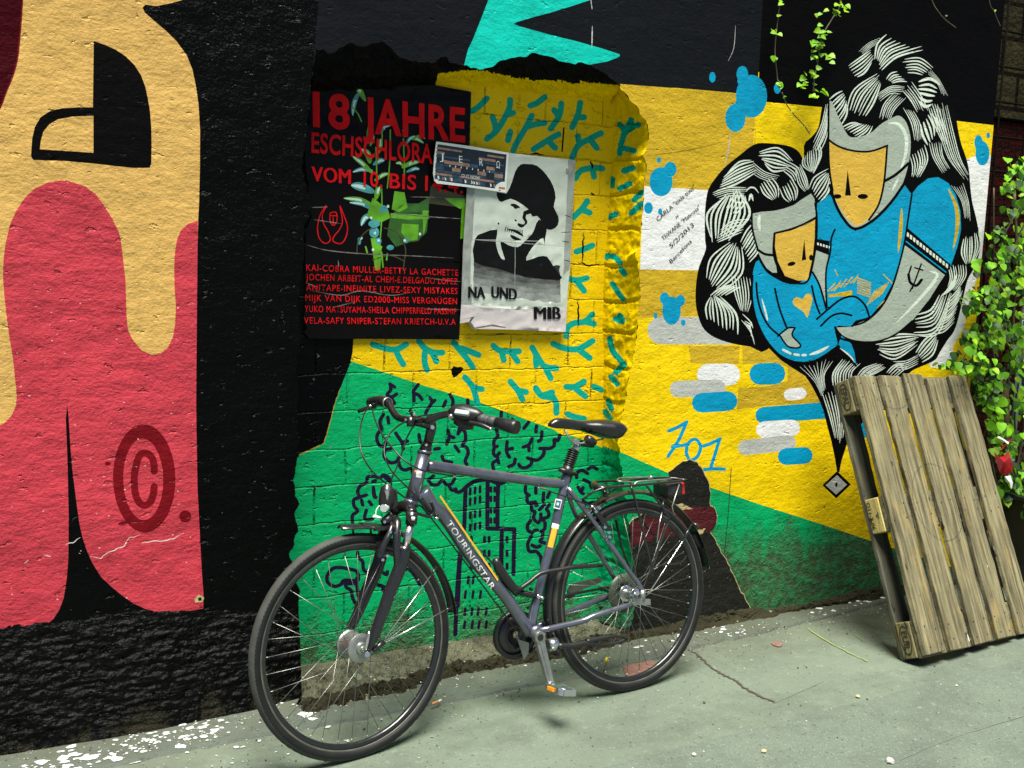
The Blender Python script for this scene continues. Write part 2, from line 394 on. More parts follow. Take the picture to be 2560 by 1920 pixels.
# ------------------------------------------------------------------ ground
def ground_mat(name, rgb, rough, grit, tint):
    mt, nt, b = new_mat(name)
    ob = nt.nodes.new('ShaderNodeTexCoord').outputs['Object']
    big = noise(nt, ob, 1.7, 6, .6); mid = noise(nt, mapped(nt, ob, (5, 12, 5), (0, 0, 0), (0, 0, .3)), 1, 5, .65); fine = noise(nt, ob, 190, 4, .7)
    col = mixc(nt, ramp(nt, big, .3, .7), tuple(c*.72 for c in rgb), rgb)
    col = mixc(nt, mth(nt, 'MULTIPLY', ramp(nt, mid, .35, .75), .5), col, tint)
    col = mixc(nt, mth(nt, 'MULTIPLY', ramp(nt, fine, .45, .7), grit), col, tuple(c*.45 for c in rgb))
    blot = ramp(nt, noise(nt, mapped(nt, ob, (3.2, 4.5, 3), (2, 5, 0)), 1, 7, .72), .46, .70)
    col = mixc(nt, mth(nt, 'MULTIPLY', blot, .75), col, tuple(c*.48 for c in rgb))
    pale = ramp(nt, noise(nt, ob, 22, 4, .7), .60, .72)
    col = mixc(nt, mth(nt, 'MULTIPLY', pale, .55), col, tuple(min(1, c*1.45) for c in rgb))
    vo = nt.nodes.new('ShaderNodeTexVoronoi'); vo.inputs['Scale'].default_value = 120; nt.links.new(ob, vo.inputs['Vector'])
    agg = mth(nt, 'MULTIPLY', ramp(nt, vo.outputs['Distance'], .30, .12), ramp(nt, noise(nt, ob, 70, 2), .50, .58))
    col = mixc(nt, mth(nt, 'MULTIPLY', agg, grit), col, tuple(min(1, c*1.9) for c in rgb))
    spot = ramp(nt, noise(nt, ob, 48, 2, .5), .66, .69)
    col = mixc(nt, mth(nt, 'MULTIPLY', spot, .6), col, tuple(c*.3 for c in rgb))
    sx = nt.nodes.new('ShaderNodeSeparateXYZ'); nt.links.new(ob, sx.inputs[0])   # soft contact shade by the wall foot, painted into the colour
    foot_shade = ramp(nt, mth(nt, 'ADD', mth(nt, 'MULTIPLY', noise(nt, ob, 6, 5, .7), .5), sx.outputs[1]), -.20, .30)
    col = mixc(nt, mth(nt, 'MULTIPLY', foot_shade, .75), col, (.07, .075, .045))
    nt.links.new(col, b.inputs['Base Color']); b.inputs['Specular IOR Level'].default_value = .35
    nt.links.new(mth(nt, 'SUBTRACT', rough, mth(nt, 'MULTIPLY', foot_shade, .15)), b.inputs['Roughness'])
    bp_ = nt.nodes.new('ShaderNodeBump'); bp_.inputs['Strength'].default_value = .7; bp_.inputs['Distance'].default_value = .008
    nt.links.new(mth(nt, 'ADD', mth(nt, 'MULTIPLY', fine, .5), mid), bp_.inputs['Height']); nt.links.new(bp_.outputs[0], b.inputs['Normal'])
    return mt
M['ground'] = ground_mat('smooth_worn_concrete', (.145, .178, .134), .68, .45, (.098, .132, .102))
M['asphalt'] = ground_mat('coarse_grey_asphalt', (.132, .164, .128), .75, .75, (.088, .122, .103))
M['crackdark'] = plain('crack_shadow', (.05, .038, .03), .9)
M['chalkgreen'] = plain('yellow_chalk', (.19, .26, .06), .9)
M['chalkred'] = plain('red_chalk', (.20, .10, .075), .9, var=.4, bscale=40)
M['seam'] = plain('worn_seam', (.12, .14, .11), .85)
M['flecks'] = plain('white_paint_fleck', (.62, .66, .64), .6, var=.55, bscale=120)
def gpoly(mb, pts, z, mi):
    W = [G(u, v, z) for u, v in pts]; b0 = len(mb.v)
    out = delaunay_2d_cdt([Vector((q[0], q[1])) for q in W], [(i, (i+1) % len(W)) for i in range(len(W))], [], 1, 1e-6, False)
    vs = [(q[0], q[1], z) for q in out[0]]; fs = []
    for f in out[2]:
        p_, q_, r_ = [np.array(vs[i]) for i in f[:3]]
        fs.append(tuple(f) if np.cross(q_-p_, r_-p_)[2] > 0 else tuple(reversed(f)))
    mb.add(vs, fs, mi)
def gribbon(mb, pts, wd, z, mi, seed=0):
    rnd = random.Random(seed); c = curve([G(u, v, z) for u, v in pts], 6)
    L = []; Rr = []
    for i, p in enumerate(c):
        d = c[min(i+1, len(c)-1)]-c[max(i-1, 0)]; d /= np.linalg.norm(d)+1e-9; nn = np.array([-d[1], d[0], 0])
        j = nn*rnd.uniform(-.5, .5)*wd; h = nn*wd*rnd.uniform(.25, .7); L.append(p+j+h); Rr.append(p+j-h)
    n = len(c); mb.add(L+Rr, [(n+i, n+i+1, i+1, i) for i in range(n-1)], mi)
gm = MB()
xs = list(np.linspace(-30, -2, 6))+list(np.linspace(-1, 6, 15))+list(np.linspace(8, 30, 6)); ysg = [-30, -15, -8, -5, -4, -3, -2, -1.5, -1, -.6, -.3, 0, .3, 1, 4, 12]
vs = [(x, y, 0) for y in ysg for x in xs]; nx = len(xs)
gm.add(vs, [(j*nx+i, j*nx+i+1, (j+1)*nx+i+1, (j+1)*nx+i) for j in range(len(ysg)-1) for i in range(nx-1)], 0)
pa = jag([(1340, 1990), (1500, 1920), (1700, 1880), (1900, 1830), (2060, 1792), (2200, 1750), (2400, 1700), (2600, 1650), (2900, 1560)], 4, 30, 2)
gpoly(gm, pa+[(2950, 2050), (2000, 2300), (1400, 2200)], .002, 1)                # coarse patch on the near right
gribbon(gm, [(1718, 1622), (1740, 1634), (1765, 1655), (1790, 1676), (1808, 1687), (1838, 1700), (1860, 1718), (1895, 1738), (1935, 1755)], .011, .003, 2, 1)
gribbon(gm, [(1935, 1757), (2010, 1725), (2060, 1702)], .002, .003, 5, 3)
gribbon(gm, [(2250, 1900), (2330, 1865), (2420, 1832), (2560, 1790)], .0022, .004, 5, 5)
gribbon(gm, cBR([(720, 695), (850, 780), (1000, 860), (1130, 920)]), .006, .004, 3, 6)
gribbon(gm, cBR([(1030, 730), (1110, 780)]), .005, .004, 3, 7)
for q in ([(1555, 1660), (1590, 1640), (1640, 1655), (1600, 1690), (1565, 1690)], [(1928, 1608), (1945, 1603), (1958, 1610), (1940, 1613)]):
    gpoly(gm, jag(q+[q[0]], 5, 6, 3)[:-1], .004, 4)
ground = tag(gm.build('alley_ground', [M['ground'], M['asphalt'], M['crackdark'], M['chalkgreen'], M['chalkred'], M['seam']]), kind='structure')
# strip of older paving along the wall with white paint drips
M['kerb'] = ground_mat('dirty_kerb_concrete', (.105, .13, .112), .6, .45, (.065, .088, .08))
kb = MB()
edge = [(-900, 2230), (-300, 2040), (0, 1960), (190, 1930), (420, 1880), (640, 1838), (790, 1812), (980, 1778), (1200, 1735), (1440, 1690), (1650, 1640), (1760, 1608), (1860, 1588), (1990, 1558), (2120, 1528), (2225, 1500), (2330, 1480), (2520, 1440)]
rk = random.Random(3)
top = [G(u, v, .009) for u, v in jag(edge, 2.5, 24, 8)]
n = len(top); low = [p+np.array([0, -.008, -.012]) for p in top]; back = [np.array([p[0], .30, .011]) for p in top]
kb.add(low+top+back, [(i, i+1, n+i+1, n+i) for i in range(n-1)]+[(n+i, n+i+1, 2*n+i+1, 2*n+i) for i in range(n-1)], 0)
def fleck(u, v, r, z=.0115):
    c = G(u, v, z)
    if c[1] < np.interp(c[0], [p[0] for p in top], [p[1] for p in top])+r*.7: c = G(u, v, .0035)
    k = rk.randint(6, 9); a0 = rk.random()*6; el = rk.uniform(.5, 1.0); ro = rk.uniform(-.6, .6)
    W = []
    for i in range(k):
        a = a0+2*math.pi*i/k; rr = r*rk.uniform(.55, 1.2); x = math.cos(a)*rr; y = math.sin(a)*rr*el
        W.append(c+np.array([x*math.cos(ro)-y*math.sin(ro), x*math.sin(ro)+y*math.cos(ro), 0]))
    kb.add(W+[c+np.array([0, 0, .0012])], [(i, (i+1) % k, k) for i in range(k)], 1, True)
for i in range(210):
    t = rk.random(); u = 20+t*520; fleck(u, 1925-.20*u+rk.gauss(0, 20)+(22 if u < 300 else 0), abs(rk.gauss(0, .0065))+.0018)
for i in range(36): u = rk.uniform(480, 860); fleck(u, 1915-.19*u+rk.gauss(0, 22), abs(rk.gauss(0, .004))+.0015)
for u, v, r in ((185, 1886, .024), (222, 1893, .03), (390, 1878, .028), (330, 1902, .024), (105, 1905, .026), (515, 1863, .016), (290, 1898, .02), (765, 1786, .026), (780, 1797, .02)): fleck(u, v, r)
for i in range(60): u = rk.uniform(1440, 1915); fleck(u, 1612-.17*(u-1640)+rk.gauss(0, 13), abs(rk.gauss(0, .006))+.002)
for i in range(40): u = rk.uniform(2030, 2300); fleck(u, 1520-.17*(u-2080)+rk.gauss(0, 9), abs(rk.gauss(0, .007))+.003)
for i in range(22): u = rk.uniform(900, 1400); fleck(u, 1740-.17*(u-900)+rk.gauss(0, 18), abs(rk.gauss(0, .003))+.0015)
for i in range(34): u = rk.uniform(500, 900); v = rk.uniform(1800, 1915); fleck(u, v, abs(rk.gauss(0, .005))+.0015)
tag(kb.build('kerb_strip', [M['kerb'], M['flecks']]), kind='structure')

# ------------------------------------------------------------------ the painted wall
wall = empty('mural_wall', (1.8, .2, 0), 'long plastered alley wall with a painted mural and a bricked up opening behind the bicycle', 'wall')
YB = .18
top_edge = cE([(245, 345), (300, 340), (330, 372), (370, 365), (420, 330), (480, 295), (520, 312), (560, 322), (620, 310), (700, 285), (740, 310), (780, 350), (830, 400), (920, 425), (1000, 430), (1080, 430), (1110, 395), (1150, 390), (1170, 430), (1230, 445), (1290, 450), (1320, 470), (1400, 480), (1470, 460), (1520, 420), (1600, 400), (1690, 395), (1740, 365), (1800, 375), (1870, 390), (1930, 420), (1980, 432), (2040, 442)])+cF([(430, 430), (480, 445), (540, 480), (600, 515), (640, 550), (690, 590)])
right_edge = cF([(690, 590), (720, 640), (760, 690), (810, 730), (830, 790), (870, 830), (885, 900), (895, 960), (885, 1020), (850, 1070), (865, 1110), (870, 1180), (855, 1260), (860, 1300), (850, 1400), (845, 1500), (838, 1600)])+cH([(832, 330), (800, 352), (820, 480), (835, 620), (830, 700), (815, 800), (810, 900), (800, 1000), (780, 1130), (745, 1250), (730, 1400), (700, 1500)])+[(1545, 1100), (1550, 1150), (1560, 1230), (1572, 1330), (1585, 1420), (1590, 1500), (1580, 1560)]
left_edge = [(735, 1668), (745, 1600), (738, 1540), (750, 1480), (735, 1430), (722, 1385), (735, 1360), (745, 1320), (736, 1285), (748, 1260), (737, 1240), (733, 1200), (746, 1110), (743, 1040), (745, 960), (742, 905), (752, 860), (745, 760), (752, 700), (762, 620), (760, 565), (780, 530), (768, 470), (755, 420), (768, 330), (776, 220), (787, 150), (788, 125)]
bottom_edge = [(1580, 1560), (1480, 1640), (1250, 1690), (1000, 1730), (760, 1760), (735, 1668)]
te = jag(top_edge, 2.2, 7, 1); re = jag(right_edge, 3.2, 9, 2); le = jag(left_edge, 3.0, 8, 3)
hole = te[:-1]+re+bottom_edge[1:-1]+le[:-1]
W0 = [px((-1.6, 0, -.02)), px((4.375, 0, -.02)), px((4.375, 0, 3.1)), px((-1.6, 0, 3.1))]
L = []                                                   # (paint, outline) from the back to the front
def lay(key, *polys):
    for p_ in polys: L.append((key, p_))
# upper right: dark band, yellow field, green base
lay('blacktop', [px((2.5, 0, 3.2)), (1600, 100), (1600, 300), (2700, 500), px((4.4, 0, 3.2))])
lay('charcoal', [px((1.16, 0, 3.2)), (788, 100), (780, 210), (1400, 300), (1560, 214), (1828, 231), (1893, 247), (1897, 181), (1907, 0), (1925, -330)])
lay('yellow', [(1500, 214)]+cF([(700, 598), (1080, 608), (1460, 640)])+[(1893, 247), (1917, 255), (2055, 268), (2389, 302), px((4.40, 0, 2.2415)), px((4.40, 0, -.1)), (1500, 2000), (1400, 1000)])
lay('green', [(1400, 1070), (1500, 1112), (1562, 1135), (1670, 1182), (1774, 1218), (1905, 1263), (2049, 1309), (2176, 1352), (2600, 1490), (2700, 1800), (1400, 1900)])
lay('ochre', cF([(690, 580), (1460, 640), (1640, 668), (1625, 1000), (1560, 1400), (860, 1400), (840, 900)]), cH([(820, 470), (1280, 470), (1260, 800), (800, 815), (815, 700)]),
    cH([(1165, 1010), (1520, 1010), (1515, 1135), (1180, 1128)]), cH([(1535, 1000), (1700, 1000), (1800, 1040), (2080, 1250), (2100, 1400), (1700, 1420), (1500, 1450), (1510, 1300), (1700, 1290), (1850, 1250), (1850, 1150), (1740, 1120), (1540, 1140)]))
lay('white', cF([(860, 1288), (1310, 1315), (1310, 1660), (1300, 1870), (830, 1862), (845, 1500)]))
lay('white', cR([(1800, 1110), (1870, 1078), (1985, 1075), (1974, 1360), (1962, 1660)])+cS([(1955, 560), (1925, 700), (1880, 830), (1830, 1000), (1800, 1150), (1720, 1290), (1725, 1450), (1560, 1430), (1500, 900)]))
# turquoise star point
lay('turquoise', cF([(-140, -330), (-219, 0), (-269, 130), (-329, 280), (-359, 340), (-389, 460), (-250, 560), (100, 560), (380, 470), (480, 447), (600, 426), (680, 396), (692, 384), (686, 374), (560, 333), (400, 288), (200, 238), (0, 183), (-44, 165), (-20, 152), (100, 116), (200, 90), (350, 45), (485, 0), (640, -80), (820, -330)]))
# drips and seam lines
lay('drip', stroke(cF([(490, 0), (498, 60)]), 2.0), stroke(cF([(500, 180), (497, 330)]), 3.2, True), stroke(cF([(1490, 175), (1478, 330), (1440, 420)]), 1.6, True), stroke(cF([(1455, 920), (1440, 1040), (1415, 1140)]), 3, True), stroke(cF([(1412, 1150), (1405, 1230)]), 2, True))
lay('yellow', stroke([(1897, 181), (1889, 300), (1884, 360)], 2.4), stroke([(1851, 868), (1842, 1000), (1826, 1193)], 2.0))
lay('oldblack', stroke([(1828, 1170), (1820, 1290), (1811, 1381)], 1.8), stroke(cF([(880, 1080), (1150, 1040), (1420, 980)]), 1.4, True))
# blue bubbles and capsules
def cap_(c, a, b, h): p = c([a, b, (0, h)]); hh = h*.36166*2; return stroke([p[0], p[1]], hh)
lay('blue', cF(ell((1600, 665), 108, 148)), cF(ell((1537, 512), 40, 56)), cF(ell((1489, 815), 70, 97)), cF(ell((1540, 735), 58, 60)), cF(ell((1545, 560), 42, 40)), cF(ell((1330, 534), 22, 36)), cF(ell((1779, 612), 24, 36)),
    cF(ell((975, 1256), 80, 101)), cF(ell((1040, 1170), 42, 52)), cF(ell((1005, 1195), 50, 40)), cF(ell((960, 1106), 15, 20)), cF(ell((888, 1438), 30, 40)), cF(ell((969, 1463), 15, 21)),
    cR(ell((1925, 1060), 48, 84)), cR(ell((1897, 985), 28, 52)), cR(ell((1912, 1010), 38, 40)), cR(ell((1965, 936), 12, 21)))
lay('palegrey', cap_(cH, (975, 902), (1450, 905), 95), cap_(cT, (-600, 605), (-600, 605), 1))
lay('blue', cH(ell((1048, 765), 64, 98)), cH(ell((1000, 680), 33, 42)), cH(ell((1110, 695), 31, 40)), cH(ell((1050, 715), 66, 40)), cH(ell((937, 800), 14, 20)), cH(ell((1128, 848), 16, 22)))
lay('white', cap_(cH, (1298, 1208), (1446, 1206), 76)); lay('palegrey', cap_(cH, (1092, 1308), (1365, 1298), 57)); lay('blue', cap_(cH, (1256, 1402), (1436, 1390), 68), cap_(cH, (1660, 1203), (1760, 1200), 75))
lay('white', cap_(cH, (1864, 1346), (1940, 1336), 41)); lay('blue', cap_(cT, (412, 382), (840, 348), 57), cT([(1060, 425), (1135, 415), (1140, 535), (1075, 540)]))
lay('white', cap_(cT, (418, 482), (606, 470), 58)); lay('palegrey', cap_(cT, (286, 606), (584, 572), 52)); lay('blue', cap_(cT, (568, 668), (694, 660), 58))
lay('blue', *[stroke(cX(s_), 8.5) for s_ in ([(1305, 490), (1360, 468), (1430, 428)], [(1425, 435), (1375, 550), (1300, 665)], [(1425, 640), (1440, 575), (1490, 548), (1525, 600), (1500, 670), (1450, 690), (1425, 640)], [(1330, 600), (1400, 590), (1440, 580)], [(1545, 595), (1600, 575), (1660, 545)], [(1655, 550), (1625, 650), (1595, 745)], [(1550, 758), (1620, 752), (1690, 755)])])
# --- the painted mother and child
lay('line', smooth_poly(cR([(690, 1010), (740, 950), (790, 880), (815, 740), (850, 600), (885, 520), (930, 450), (1000, 380), (1080, 310), (1160, 255), (1260, 238), (1350, 252), (1450, 300), (1530, 370), (1600, 450), (1650, 560), (1700, 680), (1740, 800), (1757, 900), (1780, 1000), (1812, 1090), (1832, 1180), (1842, 1300), (1855, 1400), (1880, 1500), (1900, 1600)])+cS([(1890, 450), (1911, 560), (1900, 660), (1860, 760), (1822, 830), (1792, 950), (1762, 1080), (1730, 1180), (1680, 1250), (1630, 1330), (1600, 1380), (1540, 1412), (1450, 1450), (1390, 1500), (1250, 1620), (1100, 1640), (900, 1500), (700, 1300), (600, 900), (680, 300), (700, 100)]), 3))
lay('line', smooth_poly(cR([(680, 1090), (640, 1035), (560, 1003), (400, 988), (330, 1008), (250, 1070), (150, 1150), (80, 1230), (30, 1310), (10, 1420), (5, 1550)])+cS([(8, 560), (12, 620), (-35, 740), (-55, 860), (-58, 980), (-40, 1080), (0, 1170), (80, 1230), (200, 1270), (320, 1290), (440, 1310), (600, 1000), (800, 300), (720, 60)]), 3))
lay('line', cT([(440, -90), (530, 0), (620, 60), (700, 110), (740, 170), (772, 230), (802, 290), (826, 350), (850, 450), (880, 560), (905, 680), (920, 775), (936, 775), (950, 700), (985, 590), (1020, 520), (1300, 200), (1360, 100), (1300, -50)]))
hl = []
for c, c1, c2, n, wd in ((cR, [(1195, 390), (1205, 310), (1255, 262)], [(1245, 465), (1330, 390), (1480, 350)], 6, 24), (cR, [(1010, 450), (1080, 400), (1145, 355)], [(1060, 525), (1110, 495), (1155, 430)], 4, 18), (cR, [(1015, 730), (1050, 620), (1170, 545)], [(1120, 780), (1170, 700), (1210, 590)], 6, 22),
    (cR, [(880, 690), (915, 660), (955, 640)], [(950, 840), (980, 790), (985, 735)], 6, 12), (cR, [(970, 880), (1020, 855), (1060, 855)], [(1090, 945), (1130, 920), (1150, 880)], 6, 15), (cR, [(1225, 800), (1250, 720), (1310, 655)], [(1290, 815), (1320, 750), (1380, 690)], 5, 14),
    (cR, [(1400, 420), (1490, 410), (1560, 465)], [(1420, 500), (1460, 500), (1500, 512)], 4, 20), (cR, [(1500, 575), (1560, 555), (1610, 590)], [(1490, 690), (1530, 725), (1570, 712)], 4, 32), (cR, [(1270, 545), (1295, 512), (1330, 503)], [(1310, 570), (1350, 558), (1390, 562)], 3, 12),
    (cR, [(1390, 770), (1435, 850), (1452, 945)], [(1450, 785), (1490, 860), (1492, 945)], 3, 20), (cR, [(1505, 870), (1515, 930), (1545, 985)], [(1570, 800), (1605, 850), (1600, 910)], 3, 18), (cR, [(1620, 790), (1640, 930), (1690, 1080), (1770, 1185)], [(1690, 775), (1730, 950), (1765, 1080), (1815, 1175)], 5, 18),
    (cR, [(1430, 1090), (1445, 1150), (1440, 1215)], [(1520, 1030), (1540, 1110), (1495, 1195)], 5, 18), (cR, [(695, 1085), (688, 1140), (735, 1175)], [(790, 1010), (805, 1080), (760, 1175)], 7, 13), (cR, [(760, 980), (815, 860), (840, 740)], [(800, 1030), (845, 940), (860, 820)], 4, 11), (cR, [(745, 1290), (770, 1230), (840, 1190)], [(800, 1385), (855, 1320), (868, 1235)], 5, 15),
    (cS, [(1725, 200), (1780, 280), (1800, 385)], [(1795, 190), (1825, 290), (1832, 385)], 4, 12), (cS, [(1800, 560), (1785, 640), (1812, 700)], [(1890, 510), (1905, 600), (1860, 695)], 6, 13), (cS, [(1690, 750), (1705, 810), (1690, 860)], [(1800, 740), (1800, 810), (1745, 890)], 6, 13), (cS, [(1480, 1070), (1570, 1040), (1620, 950)], [(1490, 1195), (1620, 1180), (1690, 960)], 6, 19),
    (cS, [(1220, 1245), (1330, 1212), (1440, 1215)], [(1240, 1330), (1330, 1365), (1445, 1280)], 6, 22), (cS, [(1480, 1320), (1525, 1250), (1585, 1210)], [(1520, 1380), (1580, 1340), (1605, 1260)], 4, 14), (cS, [(1700, 960), (1740, 920), (1765, 880)], [(1680, 1060), (1730, 1010), (1775, 930)], 4, 12), (cT, [(1070, 110), (1110, 60), (1190, 30)], [(1130, 110), (1190, 85), (1240, 55)], 5, 15), (cT, [(1270, 85), (1315, 40), (1370, 28)], [(1330, 108), (1370, 75), (1400, 48)], 3, 14),
    (cT, [(690, 70), (765, 140), (800, 220)], [(885, 20), (830, 100), (838, 180)], 7, 15), (cT, [(900, 170), (900, 90), (955, 10)], [(1015, 140), (1020, 80), (1065, 40)], 6, 16), (cT, [(830, 260), (870, 380), (905, 520)], [(950, 280), (965, 400), (955, 520)], 5, 9),
    (cR, [(170, 1200), (240, 1130), (315, 1120)], [(105, 1305), (220, 1265), (350, 1190)], 5, 24), (cR, [(400, 1060), (510, 1030), (585, 1105)], [(430, 1130), (480, 1180), (560, 1165)], 5, 22), (cR, [(395, 1290), (420, 1340), (470, 1375)], [(465, 1240), (505, 1290), (505, 1345)], 4, 16), (cR, [(535, 1310), (555, 1360), (585, 1385)], [(610, 1255), (640, 1310), (635, 1365)], 4, 16),
    (cR, [(640, 1180), (655, 1260), (690, 1305)], [(670, 1160), (705, 1230), (715, 1295)], 3, 13), (cR, [(60, 1630), (35, 1480), (145, 1380)], [(195, 1610), (300, 1480), (235, 1340)], 8, 18), (cS, [(40, 790), (60, 680), (165, 600)], [(120, 885), (250, 780), (240, 630)], 7, 17), (cS, [(30, 1090), (20, 1020), (50, 960)], [(215, 1175), (210, 1060), (110, 960)], 7, 20),
    (cR, [(1560, 760), (1590, 850), (1640, 960)], [(1615, 740), (1650, 850), (1685, 960)], 3, 14), (cR, [(1385, 640), (1430, 690), (1465, 755)], [(1445, 590), (1500, 670), (1530, 740)], 4, 14), (cR, [(1215, 650), (1290, 600), (1370, 605)], [(1230, 690), (1290, 645), (1350, 650)], 3, 12), (cR, [(1090, 345), (1140, 300), (1200, 275)], [(1110, 370), (1150, 330), (1185, 310)], 3, 12), (cR, [(1580, 500), (1630, 560), (1670, 640)], [(1560, 520), (1610, 570), (1640, 640)], 3, 12), (cR, [(1640, 1000), (1650, 1080), (1690, 1150)], [(1570, 1010), (1590, 1090), (1640, 1170)], 4, 12), (cR, [(80, 1330), (170, 1300), (280, 1300)], [(120, 1370), (190, 1350), (260, 1350)], 3, 12), (cR, [(360, 1140), (420, 1190), (500, 1210)], [(350, 1200), (400, 1230), (460, 1250)], 3, 12), (cR, [(590, 1130), (640, 1160), (660, 1200)], [(560, 1190), (600, 1220), (620, 1260)], 3, 12), (cS, [(130, 480), (190, 430), (270, 420)], [(110, 560), (180, 530), (250, 500)], 4, 12), (cS, [(150, 930), (200, 900), (240, 880)], [(60, 930), (110, 890), (170, 870)], 3, 12), (cS, [(1640, 1100), (1690, 1080), (1740, 1020)], [(1600, 1190), (1660, 1180), (1720, 1120)], 4, 12), (cS, [(1330, 1390), (1400, 1390), (1470, 1350)], [(1350, 1440), (1400, 1440), (1460, 1410)], 3, 12), (cS, [(1690, 880), (1720, 840), (1740, 800)], [(1650, 930), (1700, 900), (1730, 860)], 3, 12),
    (cS, [(270, 1070), (320, 1120), (335, 1160)], [(340, 1250), (320, 1180), (270, 1120)], 3, 16), (cS, [(205, 830), (220, 920), (250, 1010)], [(310, 830), (325, 940), (300, 1030)], 5, 15), (cS, [(265, 560), (295, 500), (330, 460)], [(320, 690), (365, 640), (368, 600)], 6, 10), (cS, [(165, 320), (200, 260), (225, 215)], [(215, 370), (275, 300), (275, 250)], 3, 8)):
    c1, c2 = [c([q])[0] for q in c1], [c([q])[0] for q in c2]; mid_ = np.mean(c1+c2, 0); c1, c2 = [tuple(mid_+(np.array(q)-mid_)*1.10) for q in c1], [tuple(mid_+(np.array(q)-mid_)*1.10) for q in c2]
    hl += locks(c1, c2, n+2, .47)
lay('hairwhite', *hl); lay('hairwhite', stroke(cR([(290, 1325), (315, 1298), (350, 1300), (378, 1335)]), 4, True), stroke(cR([(310, 1390), (325, 1345), (340, 1390)]), 6, True))
ln = lambda c, w_, *ps: lay('line', *[stroke(c(p_), w_*.36166) for p_ in ps])
# mother: torso, sleeve, arms
lay('skin', cS([(770, 620), (870, 640), (850, 820), (845, 1020), (800, 900), (745, 780)]))
lay('blue', cS([(783, 300), (870, 238), (905, 300), (960, 400), (1045, 492), (1170, 430), (1290, 300), (1382, 165), (1437, 240), (1410, 400), (1385, 560), (1350, 700), (1300, 860), (1230, 990), (1150, 1080), (850, 1012), (840, 800), (860, 640), (870, 560), (770, 545)]))
lay('ochre', *[stroke(cS(p_), 3) for a in range(9) for p_ in ([(858+a*22, 905-a*9+(a % 3)*8), (905+a*20, 852-a*7+(a % 2)*20)],)])
for a in range(7): lay('ochre', stroke(cS([(1062, 815+a*17), (1150, 850+a*16)]), 3.2), stroke(cS([(865, 935+a*8-a*a*1.5), (1020, 905+a*7)]), 2.6), stroke(cS([(1130+a*16, 1000-a*12), (1180+a*16, 905-a*10)]), 2.6))
lay('ochre', stroke(cS([(905, 760), (925, 800)]), 2.5), stroke(cS([(1240, 790), (1300, 850)]), 2.5), stroke(cS([(1260, 960), (1330, 830)]), 2.2), stroke(cS([(1200, 1020), (1290, 930)]), 2.2), stroke(cS([(1367, 335), (1360, 480), (1342, 640)]), 9, True))
lay('skin', cS([(1390, 590), (1665, 795), (1620, 862), (1560, 960), (1440, 1110), (1330, 1200), (1200, 1252), (1060, 1252), (970, 1222), (903, 1155), (1010, 1150), (1140, 1100), (1230, 1010), (1300, 880), (1350, 720)]))
lay('hairwhite', stroke(cS([(1560, 768), (1612, 805), (1490, 960), (1330, 1125)]), 8, True))
lay('blue', cS([(1437, 235), (1480, 180), (1550, 126), (1620, 118), (1690, 160), (1740, 240), (1772, 350), (1777, 480), (1752, 600), (1702, 745), (1400, 490), (1412, 400)]))
lay('ochre', stroke(cS([(1690, 200), (1745, 330), (1750, 470), (1722, 620)]), 10, True))
lay('line', cS([(1402, 466), (1706, 724), (1682, 795), (1388, 578)]), cS([(775, 543), (868, 568), (864, 658), (770, 622)]))
for k in range(13):
    t = k/12.6; x = 1408+t*284; y = 516+t*226; lay('hairwhite', cS([(x-7, y-20), (x+9, y-9), (x+7, y+19), (x-8, y+8)]))
lay('blue', stroke(cS([(1398, 563), (1672, 775)]), 3)); lay('hairwhite', *[cS([(782+k*20, 570+k*6), (794+k*20, 573+k*6), (794+k*20, 590+k*6), (782+k*20, 587+k*6)]) for k in range(5)])
ln(cS, 13, [(1437, 235), (1412, 400), (1388, 560), (1350, 720), (1300, 880), (1230, 1010), (1140, 1100), (1050, 1140), (905, 1152)], [(905, 1155), (960, 1220), (1060, 1254), (1200, 1254), (1330, 1202), (1440, 1112)], [(905, 480), (880, 545), (872, 640), (845, 760), (843, 900), (850, 1020)], [(1025, 1150), (1030, 1070), (1058, 1135)])
ln(cS, 11, [(1502, 718), (1440, 888)], [(1458, 745), (1512, 762)], [(1445, 868), (1424, 908)]); ln(cS, 20, [(1414, 792), (1426, 846), (1468, 868), (1504, 828)]); ln(cS, 12, [(1432, 735), (1412, 800)])
# mother: scarf, face
lay('skin', smooth_poly(cR([(868, 695), (930, 810), (995, 935), (1060, 947), (1150, 920), (1220, 860), (1290, 820), (1350, 800), (1400, 850), (1427, 950), (1425, 1060), (1402, 1180), (1362, 1290), (1290, 1390), (1210, 1480), (1130, 1550), (1045, 1592), (960, 1500), (880, 1300), (862, 1000)]), 3))
lay('hairwhite', stroke(cR([(1275, 850), (1350, 862), (1398, 950), (1390, 1080), (1345, 1210)]), 9, True), stroke(cR([(1345, 1230), (1300, 1320)]), 6, True))
lay('goldenface', cR([(863, 970), (930, 1012), (1020, 1040), (1130, 1046), (1262, 1010), (1256, 1150), (1245, 1280), (1215, 1400), (1170, 1480), (1100, 1545), (1048, 1564), (980, 1500), (920, 1400), (880, 1290), (863, 1150)]))
ln(cR, 14, [(862, 967), (930, 1012), (1030, 1042), (1150, 1046), (1268, 1006)], [(1266, 1008), (1256, 1150), (1240, 1290), (1205, 1420), (1140, 1520)], [(862, 700), (860, 970), (866, 1160), (890, 1320)]); ln(cR, 20, [(1252, 1250), (1330, 1204), (1412, 1130)], [(872, 1280), (905, 1400), (965, 1512), (1045, 1582), (1170, 1522), (1290, 1402), (1385, 1268)])
lay('line', cR([(993, 1172), (975, 1352), (1016, 1352)]), cR(ell((922, 1358), 28, 16)), cR(ell((1098, 1358), 36, 18)))
